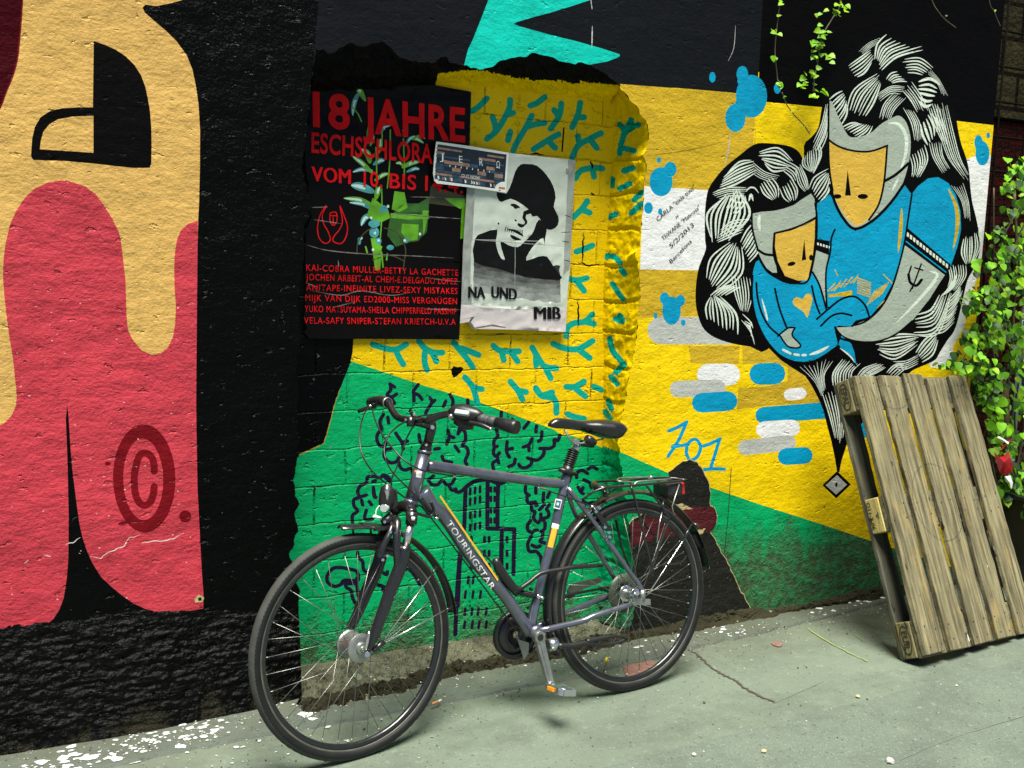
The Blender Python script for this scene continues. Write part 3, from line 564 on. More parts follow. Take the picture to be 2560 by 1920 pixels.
# child
lay('blue', smooth_poly(cS([(378, 690), (335, 800), (330, 930), (345, 1050), (390, 1172), (450, 1270), (530, 1352), (640, 1395), (760, 1382), (860, 1332), (925, 1285), (905, 1155), (1010, 1148), (1050, 1110), (1140, 1082), (1130, 1020), (1090, 960), (1030, 944), (950, 970), (862, 1030), (830, 960), (790, 850), (750, 778), (640, 860), (500, 820)]), 3), cS([(925, 1285), (960, 1330), (1054, 1424), (1040, 1330), (1018, 1270), (950, 1215)]))
ln(cS, 14, [(362, 850), (370, 950), (400, 1060), (450, 1150), (520, 1212)], [(490, 890), (520, 1020), (560, 1130), (577, 1168)], [(780, 1100), (860, 1030), (950, 962), (1040, 944), (1110, 1000), (1142, 1082)], [(808, 1147), (880, 1080), (950, 1060), (1020, 1075)], [(745, 870), (770, 980), (800, 1062)], [(750, 775), (800, 870), (845, 1030)], [(905, 1155), (935, 1225), (1000, 1250)])
ln(cS, 17, [(335, 800), (330, 930), (348, 1060), (392, 1180), (452, 1278), (540, 1362), (660, 1402), (780, 1384), (930, 1285)], [(930, 1290), (1050, 1422)])
lay('hairwhite', *[stroke(cS(p_), 6) for p_ in ([(548, 1312), (598, 1338)], [(625, 1343), (655, 1348)], [(682, 1349), (702, 1348)])], stroke(cS([(728, 1346), (800, 1322), (865, 1286)]), 8, True), stroke(cS([(400, 960), (428, 1060), (440, 1112)]), 5, True), stroke(cS([(940, 1300), (1010, 1355), (1042, 1400)]), 4, True))
lay('skin', cS([(525, 1212), (580, 1168), (628, 1160), (610, 1212), (665, 1275), (650, 1296), (580, 1286)])); ln(cS, 12, [(510, 1217), (580, 1162), (630, 1160)], [(628, 1162), (610, 1212), (666, 1276), (650, 1298), (580, 1288), (526, 1216)])
lay('goldenface', smooth_poly(cS([(690, 953), (705, 926), (735, 926), (749, 958), (738, 1012), (714, 1092), (690, 1050), (630, 1012), (612, 978), (640, 947), (675, 960)]), 2))
lay('skin', smooth_poly(cS([(330, 372), (480, 352), (620, 312), (740, 232), (770, 320), (766, 402), (650, 470), (490, 512), (482, 650), (505, 780), (430, 745), (368, 620), (335, 480)]), 2)); lay('hairwhite', stroke(cS([(385, 378), (378, 430), (388, 490)]), 9, True))
lay('goldenface', cS([(495, 512), (600, 488), (700, 450), (768, 412), (765, 540), (750, 680), (715, 832), (650, 834), (560, 802), (510, 700), (490, 600)]))
ln(cS, 14, [(490, 506), (600, 478), (690, 442), (768, 400)], [(487, 506), (480, 640), (510, 742), (560, 828), (640, 852), (715, 838), (752, 720), (776, 560), (780, 400), (768, 300)], [(330, 360), (335, 480), (372, 620)]); ln(cS, 18, [(370, 620), (420, 650), (480, 658)], [(372, 660), (440, 770), (545, 835)])
lay('line', cS([(693, 548), (675, 696), (706, 690)]), cS(ell((605, 718), 28, 14, -.25)), cS(ell((740, 675), 14, 20)))
lay('line', cT([(920, 768), (1016, 860), (914, 957), (818, 866)])); lay('palegrey', cT([(920, 796), (988, 862), (914, 930), (840, 866)])); lay('line', cT(ell((915, 862), 9, 14)))
# old layer showing through behind the back wheel
patch = jag(cX([(1300, 775), (1380, 720), (1450, 688), (1500, 708), (1545, 770), (1585, 860), (1592, 950), (1590, 1010), (1622, 1022), (1640, 1080), (1622, 1160), (1592, 1192), (1640, 1280), (1700, 1380), (1750, 1480), (1785, 1560), (1830, 1650), (1870, 1720), (1900, 1800), (930, 1900), (930, 1500), (950, 1380), (1000, 1190), (1060, 1100), (1200, 1020), (1300, 900), (1300, 775)]), 2.5, 9, 6)[:-1]
lay('oldcream', [(x+(1 if x > 1640 else -2), y-2) for x, y in patch]); lay('oldblack', patch)
lay('oldred', jag(cX([(1040, 1130), (1180, 1080), (1340, 1020), (1592, 1015), (1622, 1030), (1638, 1080), (1618, 1158), (1590, 1188), (1420, 1195), (1200, 1250), (1040, 1290), (1040, 1130)]), 2, 8, 7)[:-1]); lay('oldcream', jag(cX([(1330, 1008), (1400, 990), (1470, 1030), (1380, 1035), (1330, 1008)]), 1.5, 5, 8)[:-1], jag(cX([(1490, 1180), (1560, 1165), (1540, 1200), (1500, 1215), (1490, 1180)]), 1.5, 5, 9)[:-1])
# --- left: the big letter
lay('sand', cA([(-900, -300), (1420, -300), (1260, 0), (1180, 22), (1080, 42), (1005, 32), (985, 52), (1000, 85), (1060, 140), (1150, 215), (1220, 285), (1290, 380), (1330, 480), (1355, 600), (1372, 720), (1383, 900), (1382, 1150), (1376, 1400), (1370, 1520)])+cB([(1366, 300), (1360, 900), (1356, 1400)])+cC([(1358, 200), (1365, 600), (1375, 800), (1385, 1000), (1396, 1200), (1406, 1330), (1406, 1440), (1330, 1456), (1180, 1470), (1080, 1466), (1000, 1442), (920, 1405), (850, 1356), (780, 1300), (700, 1225), (640, 1130), (600, 1040), (570, 950), (548, 850), (530, 720), (515, 600), (500, 480), (485, 300), (475, 130), (465, 32), (455, 130), (462, 300), (468, 480), (471, 640), (475, 800), (474, 950), (472, 1100), (462, 1230), (440, 1370), (410, 1450), (370, 1512), (300, 1572), (200, 1626), (80, 1652), (0, 1656), (-900, 1660)]))
letter = L[-1][1]
redp = cA([(-900, 2950), (-900, 2820), (-300, 2900), (0, 2942), (30, 2925), (80, 2872), (110, 2802), (116, 2732), (105, 2632), (90, 2482), (65, 2332), (45, 2182), (28, 2022), (20, 1902), (25, 1782), (36, 1700), (48, 1640), (70, 1550), (110, 1460), (170, 1370), (240, 1302), (330, 1262), (420, 1247), (500, 1258), (590, 1290), (660, 1340), (720, 1420), (780, 1520), (820, 1600)])+cB([(835, 278), (850, 400), (868, 560), (872, 700), (875, 800), (885, 900), (920, 970), (980, 1040), (1050, 1071), (1110, 1062), (1160, 1020), (1195, 950), (1211, 850), (1216, 740), (1206, 600), (1204, 450), (1210, 350), (1225, 270), (1250, 210), (1300, 165), (1368, 142), (1366, 300), (1360, 900), (1356, 1400)])+cC([(1358, 200), (1365, 600), (1375, 800), (1385, 1000), (1396, 1200), (1406, 1330), (1406, 1440), (1330, 1456), (1180, 1470), (1080, 1466), (1000, 1442), (920, 1405), (850, 1356), (780, 1300), (700, 1225), (640, 1130), (600, 1040), (570, 950), (548, 850), (530, 720), (515, 600), (500, 480), (485, 300), (475, 130), (465, 32), (455, 130), (462, 300), (468, 480), (471, 640), (475, 800), (474, 950), (472, 1100), (462, 1230), (440, 1370), (410, 1450), (370, 1512), (300, 1572), (200, 1626), (80, 1652), (0, 1656), (-900, 1660)])
lay('red', redp)
lay('darkred', stroke(cA([(158, -60), (150, 60), (140, 200), (120, 400), (85, 530), (40, 640), (-5, 755), (-100, 900)]), 5)); lay('maroon', cA([(-900, -300), (155, -300), (152, 0), (147, 60), (137, 200), (117, 400), (82, 530), (37, 640), (-8, 750), (-300, 1100), (-900, 1200)]))
lay('line', cA([(648, 283), (720, 308), (800, 343), (870, 390), (930, 450), (975, 520), (1005, 600), (1022, 680), (1036, 760), (1046, 880), (1048, 1000), (1046, 1130), (1035, 1160), (930, 1161), (800, 1149), (650, 1131), (450, 1113), (230, 1106), (214, 1080), (222, 960), (240, 880), (280, 810), (350, 765), (430, 748), (550, 742), (642, 742)]))
lay('sand', cA([(275, 1032), (283, 970), (300, 910), (340, 860), (400, 825), (500, 806), (646, 800), (646, 1056), (450, 1043)]))
lay('darkred', cC(ell((997, 542), 216, 374, -.02, 40)))
lay('red', cC(ell((990, 548), 138, 282, -.02, 40))); lay('darkred', stroke(cC([(1066, 492), (1062, 430), (1040, 386), (1000, 366), (962, 390), (937, 470), (927, 560), (937, 650), (962, 708), (1000, 728), (1040, 704), (1060, 650), (1066, 600)]), 18), cC(ell((1281, 805), 42, 42)), cC(ell((745, 440), 20, 14)), cC(ell((850, 850), 36, 12, -.2)))
lay('white_line', *[stroke(jag(cC(p_), 2, 8, 4), 2.6, True) for p_ in ([(620, 1085), (700, 1095), (750, 1050), (860, 1010), (900, 950), (965, 930)], [(980, 990), (1090, 975), (1200, 960), (1272, 920)], [(455, 1000), (510, 985), (556, 950)], [(300, 1075), (355, 1085)], [(170, 1130), (200, 1105)])])
lay('oldcream', cC([(1345, 1370), (1375, 1345), (1412, 1365), (1400, 1395), (1350, 1402)])); lay('line', cC([(1370, 1368), (1392, 1365), (1395, 1385), (1372, 1390)]))
rr_ = random.Random(11)
for k in range(60): lay('white_line', ell((rr_.uniform(10, 490), rr_.uniform(700, 1500)), rr_.uniform(.8, 3), rr_.uniform(.5, 1.3), rr_.uniform(-.5, .2), 7))
LL = [(k, p_) for k, p_ in L]
# white specks must not stray off the red
keys = ['black', 'charcoal', 'blacktop', 'drip', 'yellow', 'green', 'ochre', 'white', 'turquoise', 'blue', 'palegrey', 'line', 'hairwhite', 'skin', 'goldenface', 'oldcream', 'oldblack', 'oldred', 'sand', 'red', 'maroon', 'darkred', 'white_line']
paint_mesh('painted_plaster', 0.0, W0, [hole], LL, keys, wall)
# --- bricks that close the opening
BL = []
def layb(key, *polys):
    for p_ in polys: BL.append((key, p_))
grn = cJ([(755, -20), (700, 130), (650, 280), (600, 480), (540, 700), (500, 820), (430, 860), (330, 910), (160, 985), (125, 1030), (115, 1130), (60, 1250), (35, 1330), (35, 1470), (-100, 1600), (-150, 4200)])+[(1700, 1800), (1700, 1220), (1490, 1112), (1430, 1089), (1404, 1088), (1385, 1074), (1366, 1067), (1232, 1020), (1187, 1002), (1060, 964), (878, 903)]
layb('b_yellow', cG([(508, 1235), (502, 1330), (488, 1392)])+[(878, 903), (1060, 964), (1187, 1002), (1366, 1067), (1404, 1088), (1490, 1112), (1700, 1220), (1700, 100), (1094, 100), (1085, 300)])
layb('b_edge', jag(cJ([(765, -30), (690, 130), (640, 280), (590, 480), (530, 700), (490, 815), (420, 850), (330, 895), (150, 975), (160, 1000), (340, 930), (440, 880), (515, 830), (555, 700), (610, 480), (660, 280), (710, 130), (780, -20), (765, -30)]), 1.2, 6, 3)[:-1])
layb('b_green', grn)
tq = [cE(s_) for s_ in ([(1430, 680), (1370, 740), (1320, 770)], [(1590, 690), (1580, 760), (1500, 900), (1430, 960)], [(1580, 790), (1612, 780)], [(1470, 810), (1490, 880), (1480, 920)], [(1592, 910), (1576, 970)], [(1830, 670), (1780, 710), (1730, 730)], [(1740, 800), (1700, 880), (1640, 980), (1612, 1040)], [(1700, 880), (1760, 860), (1830, 850)], [(1945, 715), (1930, 800), (1870, 890)], [(1895, 760), (1925, 800)], [(2075, 710), (2060, 790), (2020, 880)], [(2060, 812), (2102, 810)], [(1925, 928), (1850, 970), (1752, 1032)], [(1850, 970), (1902, 1022)])]
tq += [cF(s_) for s_ in ([(560, 920), (480, 960), (400, 1010), (360, 1090)], [(400, 940), (412, 1000)], [(480, 960), (530, 1022)], [(570, 1165), (500, 1160), (420, 1180), (385, 1232)], [(500, 1160), (512, 1222)], [(465, 1390), (430, 1440), (370, 1502)], [(430, 1450), (482, 1470)])]
tq += [cH(s_) for s_ in ([(500, 315), (440, 340), (390, 357)], [(340, 545), (400, 555), (462, 540)], [(390, 560), (442, 627)], [(500, 790), (450, 840), (380, 850), (330, 880), (320, 942)], [(450, 840), (512, 857)], [(230, 995), (310, 1025), (400, 1030), (502, 975)], [(400, 1030), (482, 1092)], [(85, 1020), (120, 1080), (170, 1150), (252, 1162)], [(110, 1080), (112, 1142)], [(170, 1150), (212, 1232)], [(110, 1300), (150, 1350), (240, 1380), (252, 1472)], [(160, 1350), (222, 1330)], [(320, 1290), (380, 1290), (442, 1255)], [(380, 1300), (452, 1357)], [(510, 1290), (562, 1312)], [(330, 1480), (380, 1500), (442, 1512)])]
tq += [cG(s_) for s_ in ([(640, 1275), (720, 1300), (800, 1310), (872, 1275)], [(800, 1310), (820, 1360), (852, 1412)], [(960, 1250), (1000, 1300), (1060, 1330), (1122, 1332)], [(1050, 1330), (1082, 1392)], [(1000, 1330), (1000, 1400), (1017, 1452)], [(1200, 1260), (1240, 1310), (1290, 1370), (1332, 1432)], [(1250, 1300), (1372, 1347)], [(1475, 1285), (1530, 1320), (1652, 1322)], [(1530, 1320), (1547, 1382)], [(1600, 1330), (1642, 1392)])]
tq += [cO(s_) for s_ in ([(1555, 120), (1610, 190), (1642, 302)], [(1610, 190), (1672, 202)], [(1870, 150), (1920, 210), (1952, 272)], [(1920, 210), (1977, 222)], [(2045, 200), (2090, 250), (2162, 252)])]
layb('b_turq', *[stroke(s_, 15.5) for s_ in tq])
nv = [(cJ, s_) for s_ in ([(1410, 0), (1420, 80), (1370, 150), (1430, 180), (1500, 140)], [(1430, 190), (1472, 270)], [(1420, 10), (1472, 40)], [(1800, 10), (1740, 90), (1740, 150), (1742, 230)], [(1740, 130), (1800, 150), (1852, 212)], [(1960, 190), (1990, 250), (1930, 350), (1902, 412)], [(2030, 225), (1990, 260)], [(2180, 240), (2150, 312)], [(1690, 370), (1722, 432)], [(1380, 460), (1392, 540)], [(1320, 420), (1270, 520), (1290, 620), (1240, 690), (1230, 770), (1270, 850), (1340, 860), (1352, 800)], [(1430, 890), (1340, 920), (1330, 1000), (1370, 1060), (1430, 1090), (1500, 1070), (1532, 1020)], [(1530, 1080), (1560, 1160), (1620, 1190), (1700, 1170), (1732, 1270)], [(1490, 680), (1530, 740), (1580, 820), (1592, 900)], [(1580, 810), (1652, 790)], [(1810, 700), (1830, 800), (1872, 822)], [(1180, 1430), (1190, 1500), (1202, 1562)], [(1340, 1290), (1400, 1340)])]
nv += [(cK, s_) for s_ in ([(450, 700), (450, 600), (520, 540), (470, 470), (470, 380), (540, 350), (520, 270), (560, 190), (640, 150), (660, 70), (760, 60)], [(760, 60), (830, 80), (880, 40), (950, 80), (972, 140)], [(740, 230), (745, 330), (772, 352)], [(540, 350), (640, 318)], [(575, 390), (590, 455)], [(680, 410), (712, 452)], [(640, 530), (620, 650), (722, 652)], [(730, 135), (765, 120)], [(100, 1430), (170, 1340), (270, 1320), (400, 1340), (500, 1370), (530, 1440), (520, 1500), (450, 1500), (330, 1500), (280, 1560), (190, 1580), (110, 1530), (95, 1480), (100, 1430)], [(520, 1110), (530, 1180), (590, 1240), (600, 1340), (662, 1402)], [(870, 1390), (920, 1420), (932, 1380)], [(1150, 1350), (1230, 1350), (1300, 1420), (1382, 1562)], [(800, 1560), (902, 1592)])]
nv += [(cL, s_) for s_ in ([(470, 60), (470, 150), (540, 200), (560, 300), (602, 382)], [(620, 30), (620, 120), (642, 282)], [(450, 110), (620, 100)], [(900, 120), (970, 140), (982, 202)])]
nv += [(cM, s_) for s_ in ([(360, 150), (400, 230), (392, 320)], [(605, 220), (607, 332)], [(330, 640), (350, 730), (312, 832)], [(350, 720), (412, 742)], [(470, 690), (520, 620), (570, 680), (570, 780), (530, 850), (590, 880), (610, 960), (570, 1060), (592, 1112)], [(500, 570), (480, 660)], [(430, 860), (482, 932)], [(150, 900), (212, 890)], [(250, 1000), (280, 1060), (382, 1082)], [(1070, 390), (1062, 482)], [(1000, 630), (1022, 712)], [(1020, 730), (970, 780), (970, 860), (1012, 862)], [(970, 880), (960, 960), (1000, 1000), (1042, 950)], [(1010, 1000), (1032, 1092)], [(1000, 1060), (950, 1100), (962, 1182)], [(1150, 800), (1140, 900), (1150, 960), (1182, 1012)], [(1150, 910), (1222, 890)], [(1490, 760), (1450, 840), (1372, 872)], [(1450, 850), (1452, 922)], [(1445, 530), (1382, 612)], [(1555, 580), (1547, 662)], [(1630, 660), (1620, 760), (1582, 792)], [(1880, 710), (1850, 780), (1800, 770), (1800, 850), (1740, 890), (1660, 890), (1602, 892)], [(1660, 900), (1650, 980), (1570, 1050), (1490, 1040), (1432, 1022)], [(1490, 1050), (1480, 1110), (1400, 1160), (1340, 1150), (1312, 1112)], [(1260, 1040), (1240, 1110), (1172, 1142)], [(1220, 490), (1252, 522)], [(60, 1330), (110, 1390), (190, 1390), (250, 1330), (310, 1390), (380, 1380), (422, 1312)], [(350, 1420), (390, 1470), (442, 1452)], [(440, 1490), (500, 1490), (562, 1440)], [(130, 1270), (62, 1322)])]
nv += [(cN, s_) for s_ in ([(630, 90), (630, 170), (682, 212)], [(650, 220), (660, 310), (740, 310), (772, 352)], [(710, 340), (720, 420), (760, 440), (740, 520), (772, 572)], [(700, 560), (660, 620), (660, 690), (722, 732)], [(710, 780), (670, 850), (660, 920), (690, 990), (780, 990), (842, 1062)], [(720, 900), (780, 930), (832, 912)], [(750, 700), (792, 692)], [(840, 470), (840, 540), (802, 592)], [(890, 340), (822, 412)], [(960, 180), (932, 242)], [(880, 180), (872, 292)], [(770, 110), (772, 182)], [(960, 340), (920, 400), (950, 450), (940, 510), (870, 540), (900, 600), (890, 680), (842, 712)], [(870, 720), (860, 800), (830, 850), (902, 872)], [(1000, 990), (1060, 1050), (1112, 1002)], [(840, 1060), (850, 1180)], [(760, 300), (790, 350)])]
nv += [(cQ, s_) for s_ in ([(340, 300), (350, 230), (420, 200), (492, 242)], [(500, 180), (560, 150), (622, 182)], [(440, 330), (520, 370), (542, 432)], [(360, 430), (400, 500), (432, 522)], [(430, 440), (402, 492)], [(430, 620), (480, 660), (572, 642)])]
layb('b_navy', *[stroke(c(s_), 9.3) for c, s_ in nv])
bld = [(cO, s_) for s_ in ([(1560, 880), (1555, 1000), (1550, 1150), (1535, 1280), (1518, 1420), (1512, 1560), (1505, 1700)], [(1560, 880), (1620, 840), (1720, 825)], [(1712, 830), (1710, 1000), (1710, 1165)], [(1785, 850), (1780, 1000), (1780, 1150)], [(1720, 825), (1790, 855), (1830, 840)], [(1710, 1165), (1800, 1168), (1896, 1170)], [(1896, 1172), (1893, 1300), (1890, 1480)], [(1810, 1190), (1806, 1300), (1804, 1430)])]+[(cP, [(1520, 180), (1500, 450), (1488, 735)])]
layb('b_navy', *[stroke(c(s_), 10.8) for c, s_ in bld])
for y_ in (900, 970, 1065, 1150): layb('b_navy', *[stroke(cO([(x_, y_-18+k), (x_-2, y_+20+k)]), 7.5) for x_, k in ((1592, 8), (1626, 0), (1660, -6))])
for y_ in (895, 960, 1040, 1110): layb('b_navy', *[stroke(cO([(x_, y_-14), (x_, y_+14)]), 7) for x_ in (1735, 1760)])
for y_ in (1240, 1335, 1425): layb('b_navy', *[stroke(cO([(x_, y_-14), (x_, y_+16)]), 8) for x_ in (1600, 1690, 1722, 1846)])
for y_, xx in ((360, (1578, 1612)), (460, (1558, 1610, 1662)), (578, (1555, 1603, 1646, 1702)), (668, (1552, 1606, 1652, 1702))): layb('b_navy', *[stroke(cP([(x_+3, y_-22), (x_-3, y_+22)]), 7) for x_ in xx])
bq = [px((.95, YB, -.02)), px((2.6, YB, -.02)), px((2.6, YB, 2.45)), px((.95, YB, 2.45))]
layb('b_black', jag(cG([(1180, 1450), (1200, 1425), (1270, 1440), (1240, 1480), (1200, 1510), (1180, 1450)]), 2, 5, 3)[:-1], stroke(cE([(1962, 885), (1950, 1045)]), 4), *[stroke(jag(cH(p_), 1.5, 5, 2), 4.5, True) for p_ in ([(440, 225), (430, 440)], [(400, 700), (405, 800), (400, 885)], [(400, 430), (480, 455), (560, 440)], [(605, 400), (600, 560)])], *[stroke(jag(cF(p_), 1.5, 5, 2), 5, True) for p_ in ([(490, 1110), (500, 1170)], [(490, 1330), (520, 1350)], [(75, 1060), (165, 1070)])])
paint_mesh('brick_infill', YB, bq, [], BL, ['b_black', 'b_yellow', 'b_edge', 'b_green', 'b_turq', 'b_navy'], wall)

# --- broken plaster round the opening: real depth between the wall face and the bricks
from mathutils import noise as mn
def rough(p, s, a): return a*(mn.fractal(Vector(p)*s, 1.0, 2.0, 4))
def rubble(name, rows, mats, pick, amp, sc, axis, n_along, n_across, shade=False, course=False):
    """loft rows of points (each resampled), displace along axis with rock-like noise"""
    def resamp(row, n):
        row = [np.asarray(p, float) for p in row]; d = [0]
        for a, b in zip(row[:-1], row[1:]): d.append(d[-1]+np.linalg.norm(b-a))
        t = np.linspace(0, d[-1], n); A = np.array(row)
        return np.stack([np.interp(t, d, A[:, k]) for k in range(3)], 1)
    RS = [resamp(r_, n_along) for r_ in rows]; k = len(RS); grid = []
    for j in range(n_across):
        t = j/(n_across-1)*(k-1); i = min(int(t), k-2); fr = t-i
        row = RS[i]*(1-fr)+RS[i+1]*fr; edge_ = min(j, n_across-1-j)/(n_across*.5)
        for p in row:
            am = amp*min(1, edge_*3+.12)
            pv = Vector((p[0]*(.45 if shade and not course else 1), p[1], p[2]*(1.6 if shade else 1)))
            q = np.floor((mn.fractal(pv*sc*1.7, 1.0, 2.0, 3)+1)*3.2)/3.2-1      # broken, ledged look
            if shade and not course: q = mn.fractal(pv*sc*2.2, 1.0, 2.0, 4)
            if course:
                zf = (p[2]-ZC)/.1385+.15*mn.noise(Vector((p[0]*9, p[1]*9, p[2]*5))); ci = math.floor(zf); fz = zf-ci
                q = (math.sin(ci*12.9898)*.5+.55*mn.noise(Vector((p[0]*14, p[1]*14, ci*3.7))))-(1.1 if fz < .10 else 0)-.5*max(0, mn.noise(Vector(p)*22))
            grid.append(p+np.asarray(axis)*(rough(p, sc*3, am*.6)+q*am*.9))
    mb = MB(); fs = [(j*n_along+i, j*n_along+i+1, (j+1)*n_along+i+1, (j+1)*n_along+i) for j in range(n_across-1) for i in range(n_along-1)]
    mb.v = [tuple(p) for p in grid]; mb.f = fs; mb.sm = [shade]*len(fs)
    C = np.array([(grid[f[0]]+grid[f[2]])/2 for f in fs]); uv = np.array([px(c) for c in C])
    mb.mi = [int(i) for i in pick(uv, C)]
    return mb.build(name, mats, wall)
inner = [P(u, v, YB+.012) for u, v in [(1519, 215), (1528, 268), (1524, 380), (1519, 488), (1511, 600), (1506, 645), (1503, 720), (1499, 825), (1505, 870), (1504, 930), (1502, 1000), (1500, 1060), (1500, 1120), (1496, 1200), (1494, 1300), (1490, 1400), (1488, 1500), (1485, 1600)]]
outer = [P(u, v, 0.001) for u, v in jag([(1540, 200)]+right_edge+[(1575, 1600)], 1.5, 8, 2)]
rq = [stroke(s_, 15) for s_ in [cF(p_) for p_ in ([(690, 860), (720, 910), (700, 990), (690, 1060)], [(820, 860), (760, 890), (720, 930)], [(770, 830), (740, 880)], [(700, 1020), (790, 1042)], [(780, 1160), (720, 1182)], [(640, 1240), (637, 1282)], [(760, 1270), (692, 1302)], [(850, 1330), (800, 1370), (790, 1382)], [(840, 1410), (770, 1472)], [(660, 1480), (600, 1510), (540, 1552)])]+[cH(p_) for p_ in ([(540, 395), (640, 390), (692, 432)], [(700, 480), (722, 512)], [(640, 580), (680, 640), (712, 682)], [(660, 820), (710, 840), (692, 800)], [(620, 960), (640, 1040), (680, 1090), (720, 1142)], [(720, 1140), (662, 1192)], [(630, 1220), (672, 1272)], [(610, 1390), (632, 1442)], [(590, 1460), (622, 1512)])]]
gl = [(1300, 1040), (1430, 1092), (1500, 1112), (1562, 1135), (1670, 1182), (1800, 1240), (1800, 1900), (1300, 1900)]
def pick_rev(uv, C):
    i = np.zeros(len(uv), int)
    for s_ in rq: i[inside(s_, uv)] = 1
    i[inside(gl, uv)] = 2; return i
rubble('broken_reveal', [outer, [a*.45+b*.55+np.array([.015, 0, 0]) for a, b in zip([outer[int(i*(len(outer)-1)/59)] for i in range(60)], [np.array([np.interp(i/59, np.linspace(0, 1, len(inner)), [q[k] for q in inner]) for k in range(3)]) for i in range(60)])], inner], [M['r_yellow'], M['r_turq'], M['r_green']], pick_rev, .0125, 11, (-.55, -.8, 0), 420, 50, True, True)
fr = [P(u, v, .001) for u, v in te]
lipp = cE([(225, 560), (500, 540), (900, 520), (1090, 520), (1130, 510), (1280, 490), (1400, 490), (1540, 520), (1600, 535), (1750, 555), (1900, 560), (2000, 575), (2100, 580), (2212, 590)])+cF([(640, 600), (700, 612)])
lip = [P(u, v, .055) for u, v in jag(lipp, 3, 9, 4)]
bkp = [(780, 235), (1000, 225), (1094, 205), (1177, 217), (1300, 231), (1430, 245), (1522, 258)]
bk = [P(u, v, YB+.01) for u, v in bkp]
ylow = cE([(1090, 512), (1130, 505), (1280, 486), (1400, 487), (1540, 516), (1600, 531), (1750, 551), (1900, 556), (2000, 571), (2100, 576)])+cF([(400, 560), (690, 590), (760, 700), (600, 760), (0, 700)])+[(1170, 260), (1090, 220)]
def pick_sof(uv, C): return np.where(inside(ylow, uv), 1, 0)
rubble('broken_soffit', [fr, lip, bk], [M['r_black'], M['r_yellow']], pick_sof, .014, 10, (0, -.35, -.9), 260, 26)
lfo = [P(u, v, .001) for u, v in le]; lfi = [np.array([p[0]-.02, YB+.01, p[2]]) for p in lfo]
def pick_left(uv, C): return np.zeros(len(uv), int)
rubble('broken_edge', [lfi, lfo], [M['r_black']], pick_left, .012, 10, (1, 0, 0), 160, 10)
# --- rough foot of the wall, ledge in the opening, crumbled base on the right
fp = [(-1.6, -.12), (.09, -.10), (.5, -.112), (.86, -.085), (1.04, -.05)]
lowr = [np.array([x, y, -.01]) for x, y in fp]; midr = [np.array([x, y*.5, .19]) for x, y in fp]; topr = [np.array([x, .006, .40-.05*(x > .6)]) for x, y in fp]
rubble('rough_plinth', [lowr, midr, topr], [M['plinth']], pick_left, .0055, 17, (0, -1, .25), 520, 110, True)
zl = .02
ledge_f = [G(u, v, zl) for u, v in jag([(740, 1750), (800, 1738), (870, 1722), (930, 1712), (1000, 1694), (1060, 1680), (1115, 1658), (1200, 1645), (1300, 1632), (1420, 1612), (1500, 1590), (1600, 1566)], 3, 12, 5)]
ledge_b = [np.array([p[0]+.1, YB+.01, zl+.014]) for p in ledge_f]; ledge_l = [p+np.array([0, -.012, -.04]) for p in ledge_f]
def pick_led(uv, C): return np.where(C[:, 2] < zl-.012, 1, 0)
rubble('stone_ledge', [ledge_l, ledge_f, ledge_b], [M['concrete'], M['soil']], pick_led, .022, 8, (0, -.2, 1), 200, 34)
so0 = [p+np.array([0, -.10, -.05]) for p in ledge_f]; so1 = [p+np.array([0, .01, -.018]) for p in ledge_f]
rubble('loose_rubble', [[np.array([q[0], q[1], .004]) for q in so0], [np.array([q[0], q[1]+.05, .045]) for q in so0], so1], [M['soil']], pick_left, .020, 12, (0, -.3, 1), 260, 26)
b0 = [np.array([x, -.045-.02*math.sin(x*5), .004]) for x in np.linspace(2.25, 4.37, 30)]; b1 = [np.array([x, -.025, .022]) for x in np.linspace(2.25, 4.37, 30)]; b2 = [np.array([x, .004, .045+.015*math.sin(x*7)]) for x in np.linspace(2.25, 4.37, 30)]
rubble('crumbled_base', [b0, b1, b2], [M['soil']], pick_left, .013, 11, (0, -1, .2), 300, 18)
core = MB(); core.box((-1.6, .215, -.02), (5.975, 0, 0), (0, .25, 0), (0, 0, 3.1)); core.box((4.345, .003, -.02), (.0297, 0, 0), (0, .21, 0), (0, 0, 3.1)); core.box((-1.6, .003, 3.07), (5.94, 0, 0), (0, .21, 0), (0, 0, .03))
core.build('masonry_core', M['oldblack'], wall)
# handwriting on the white field
for txt, a, b, h in (('CARLA "tixis tixis"', cF([(955, 1532)])[0], cF([(1215, 1300)])[0], 15), ('x', cF([(1078, 1515)])[0], cF([(1102, 1492)])[0], 11), ('ThWANE "Mabrosa"', cF([(990, 1665)])[0], cF([(1248, 1440)])[0], 14), ('5/2/2013', cH([(1045, 335)])[0], cH([(1205, 180)])[0], 15), ('Barcelona', cH([(1045, 440)])[0], cH([(1190, 290)])[0], 14)):
    A = P(*a); B = P(*b); d = (B-A)/np.linalg.norm(B-A); up = np.array([-d[2], 0, d[0]])*h*.00125
    lettering('handwriting', txt, a, b, h, 0, M['line'], wall, up=up, to3d=lambda u, v: P(u, v, -.0015))

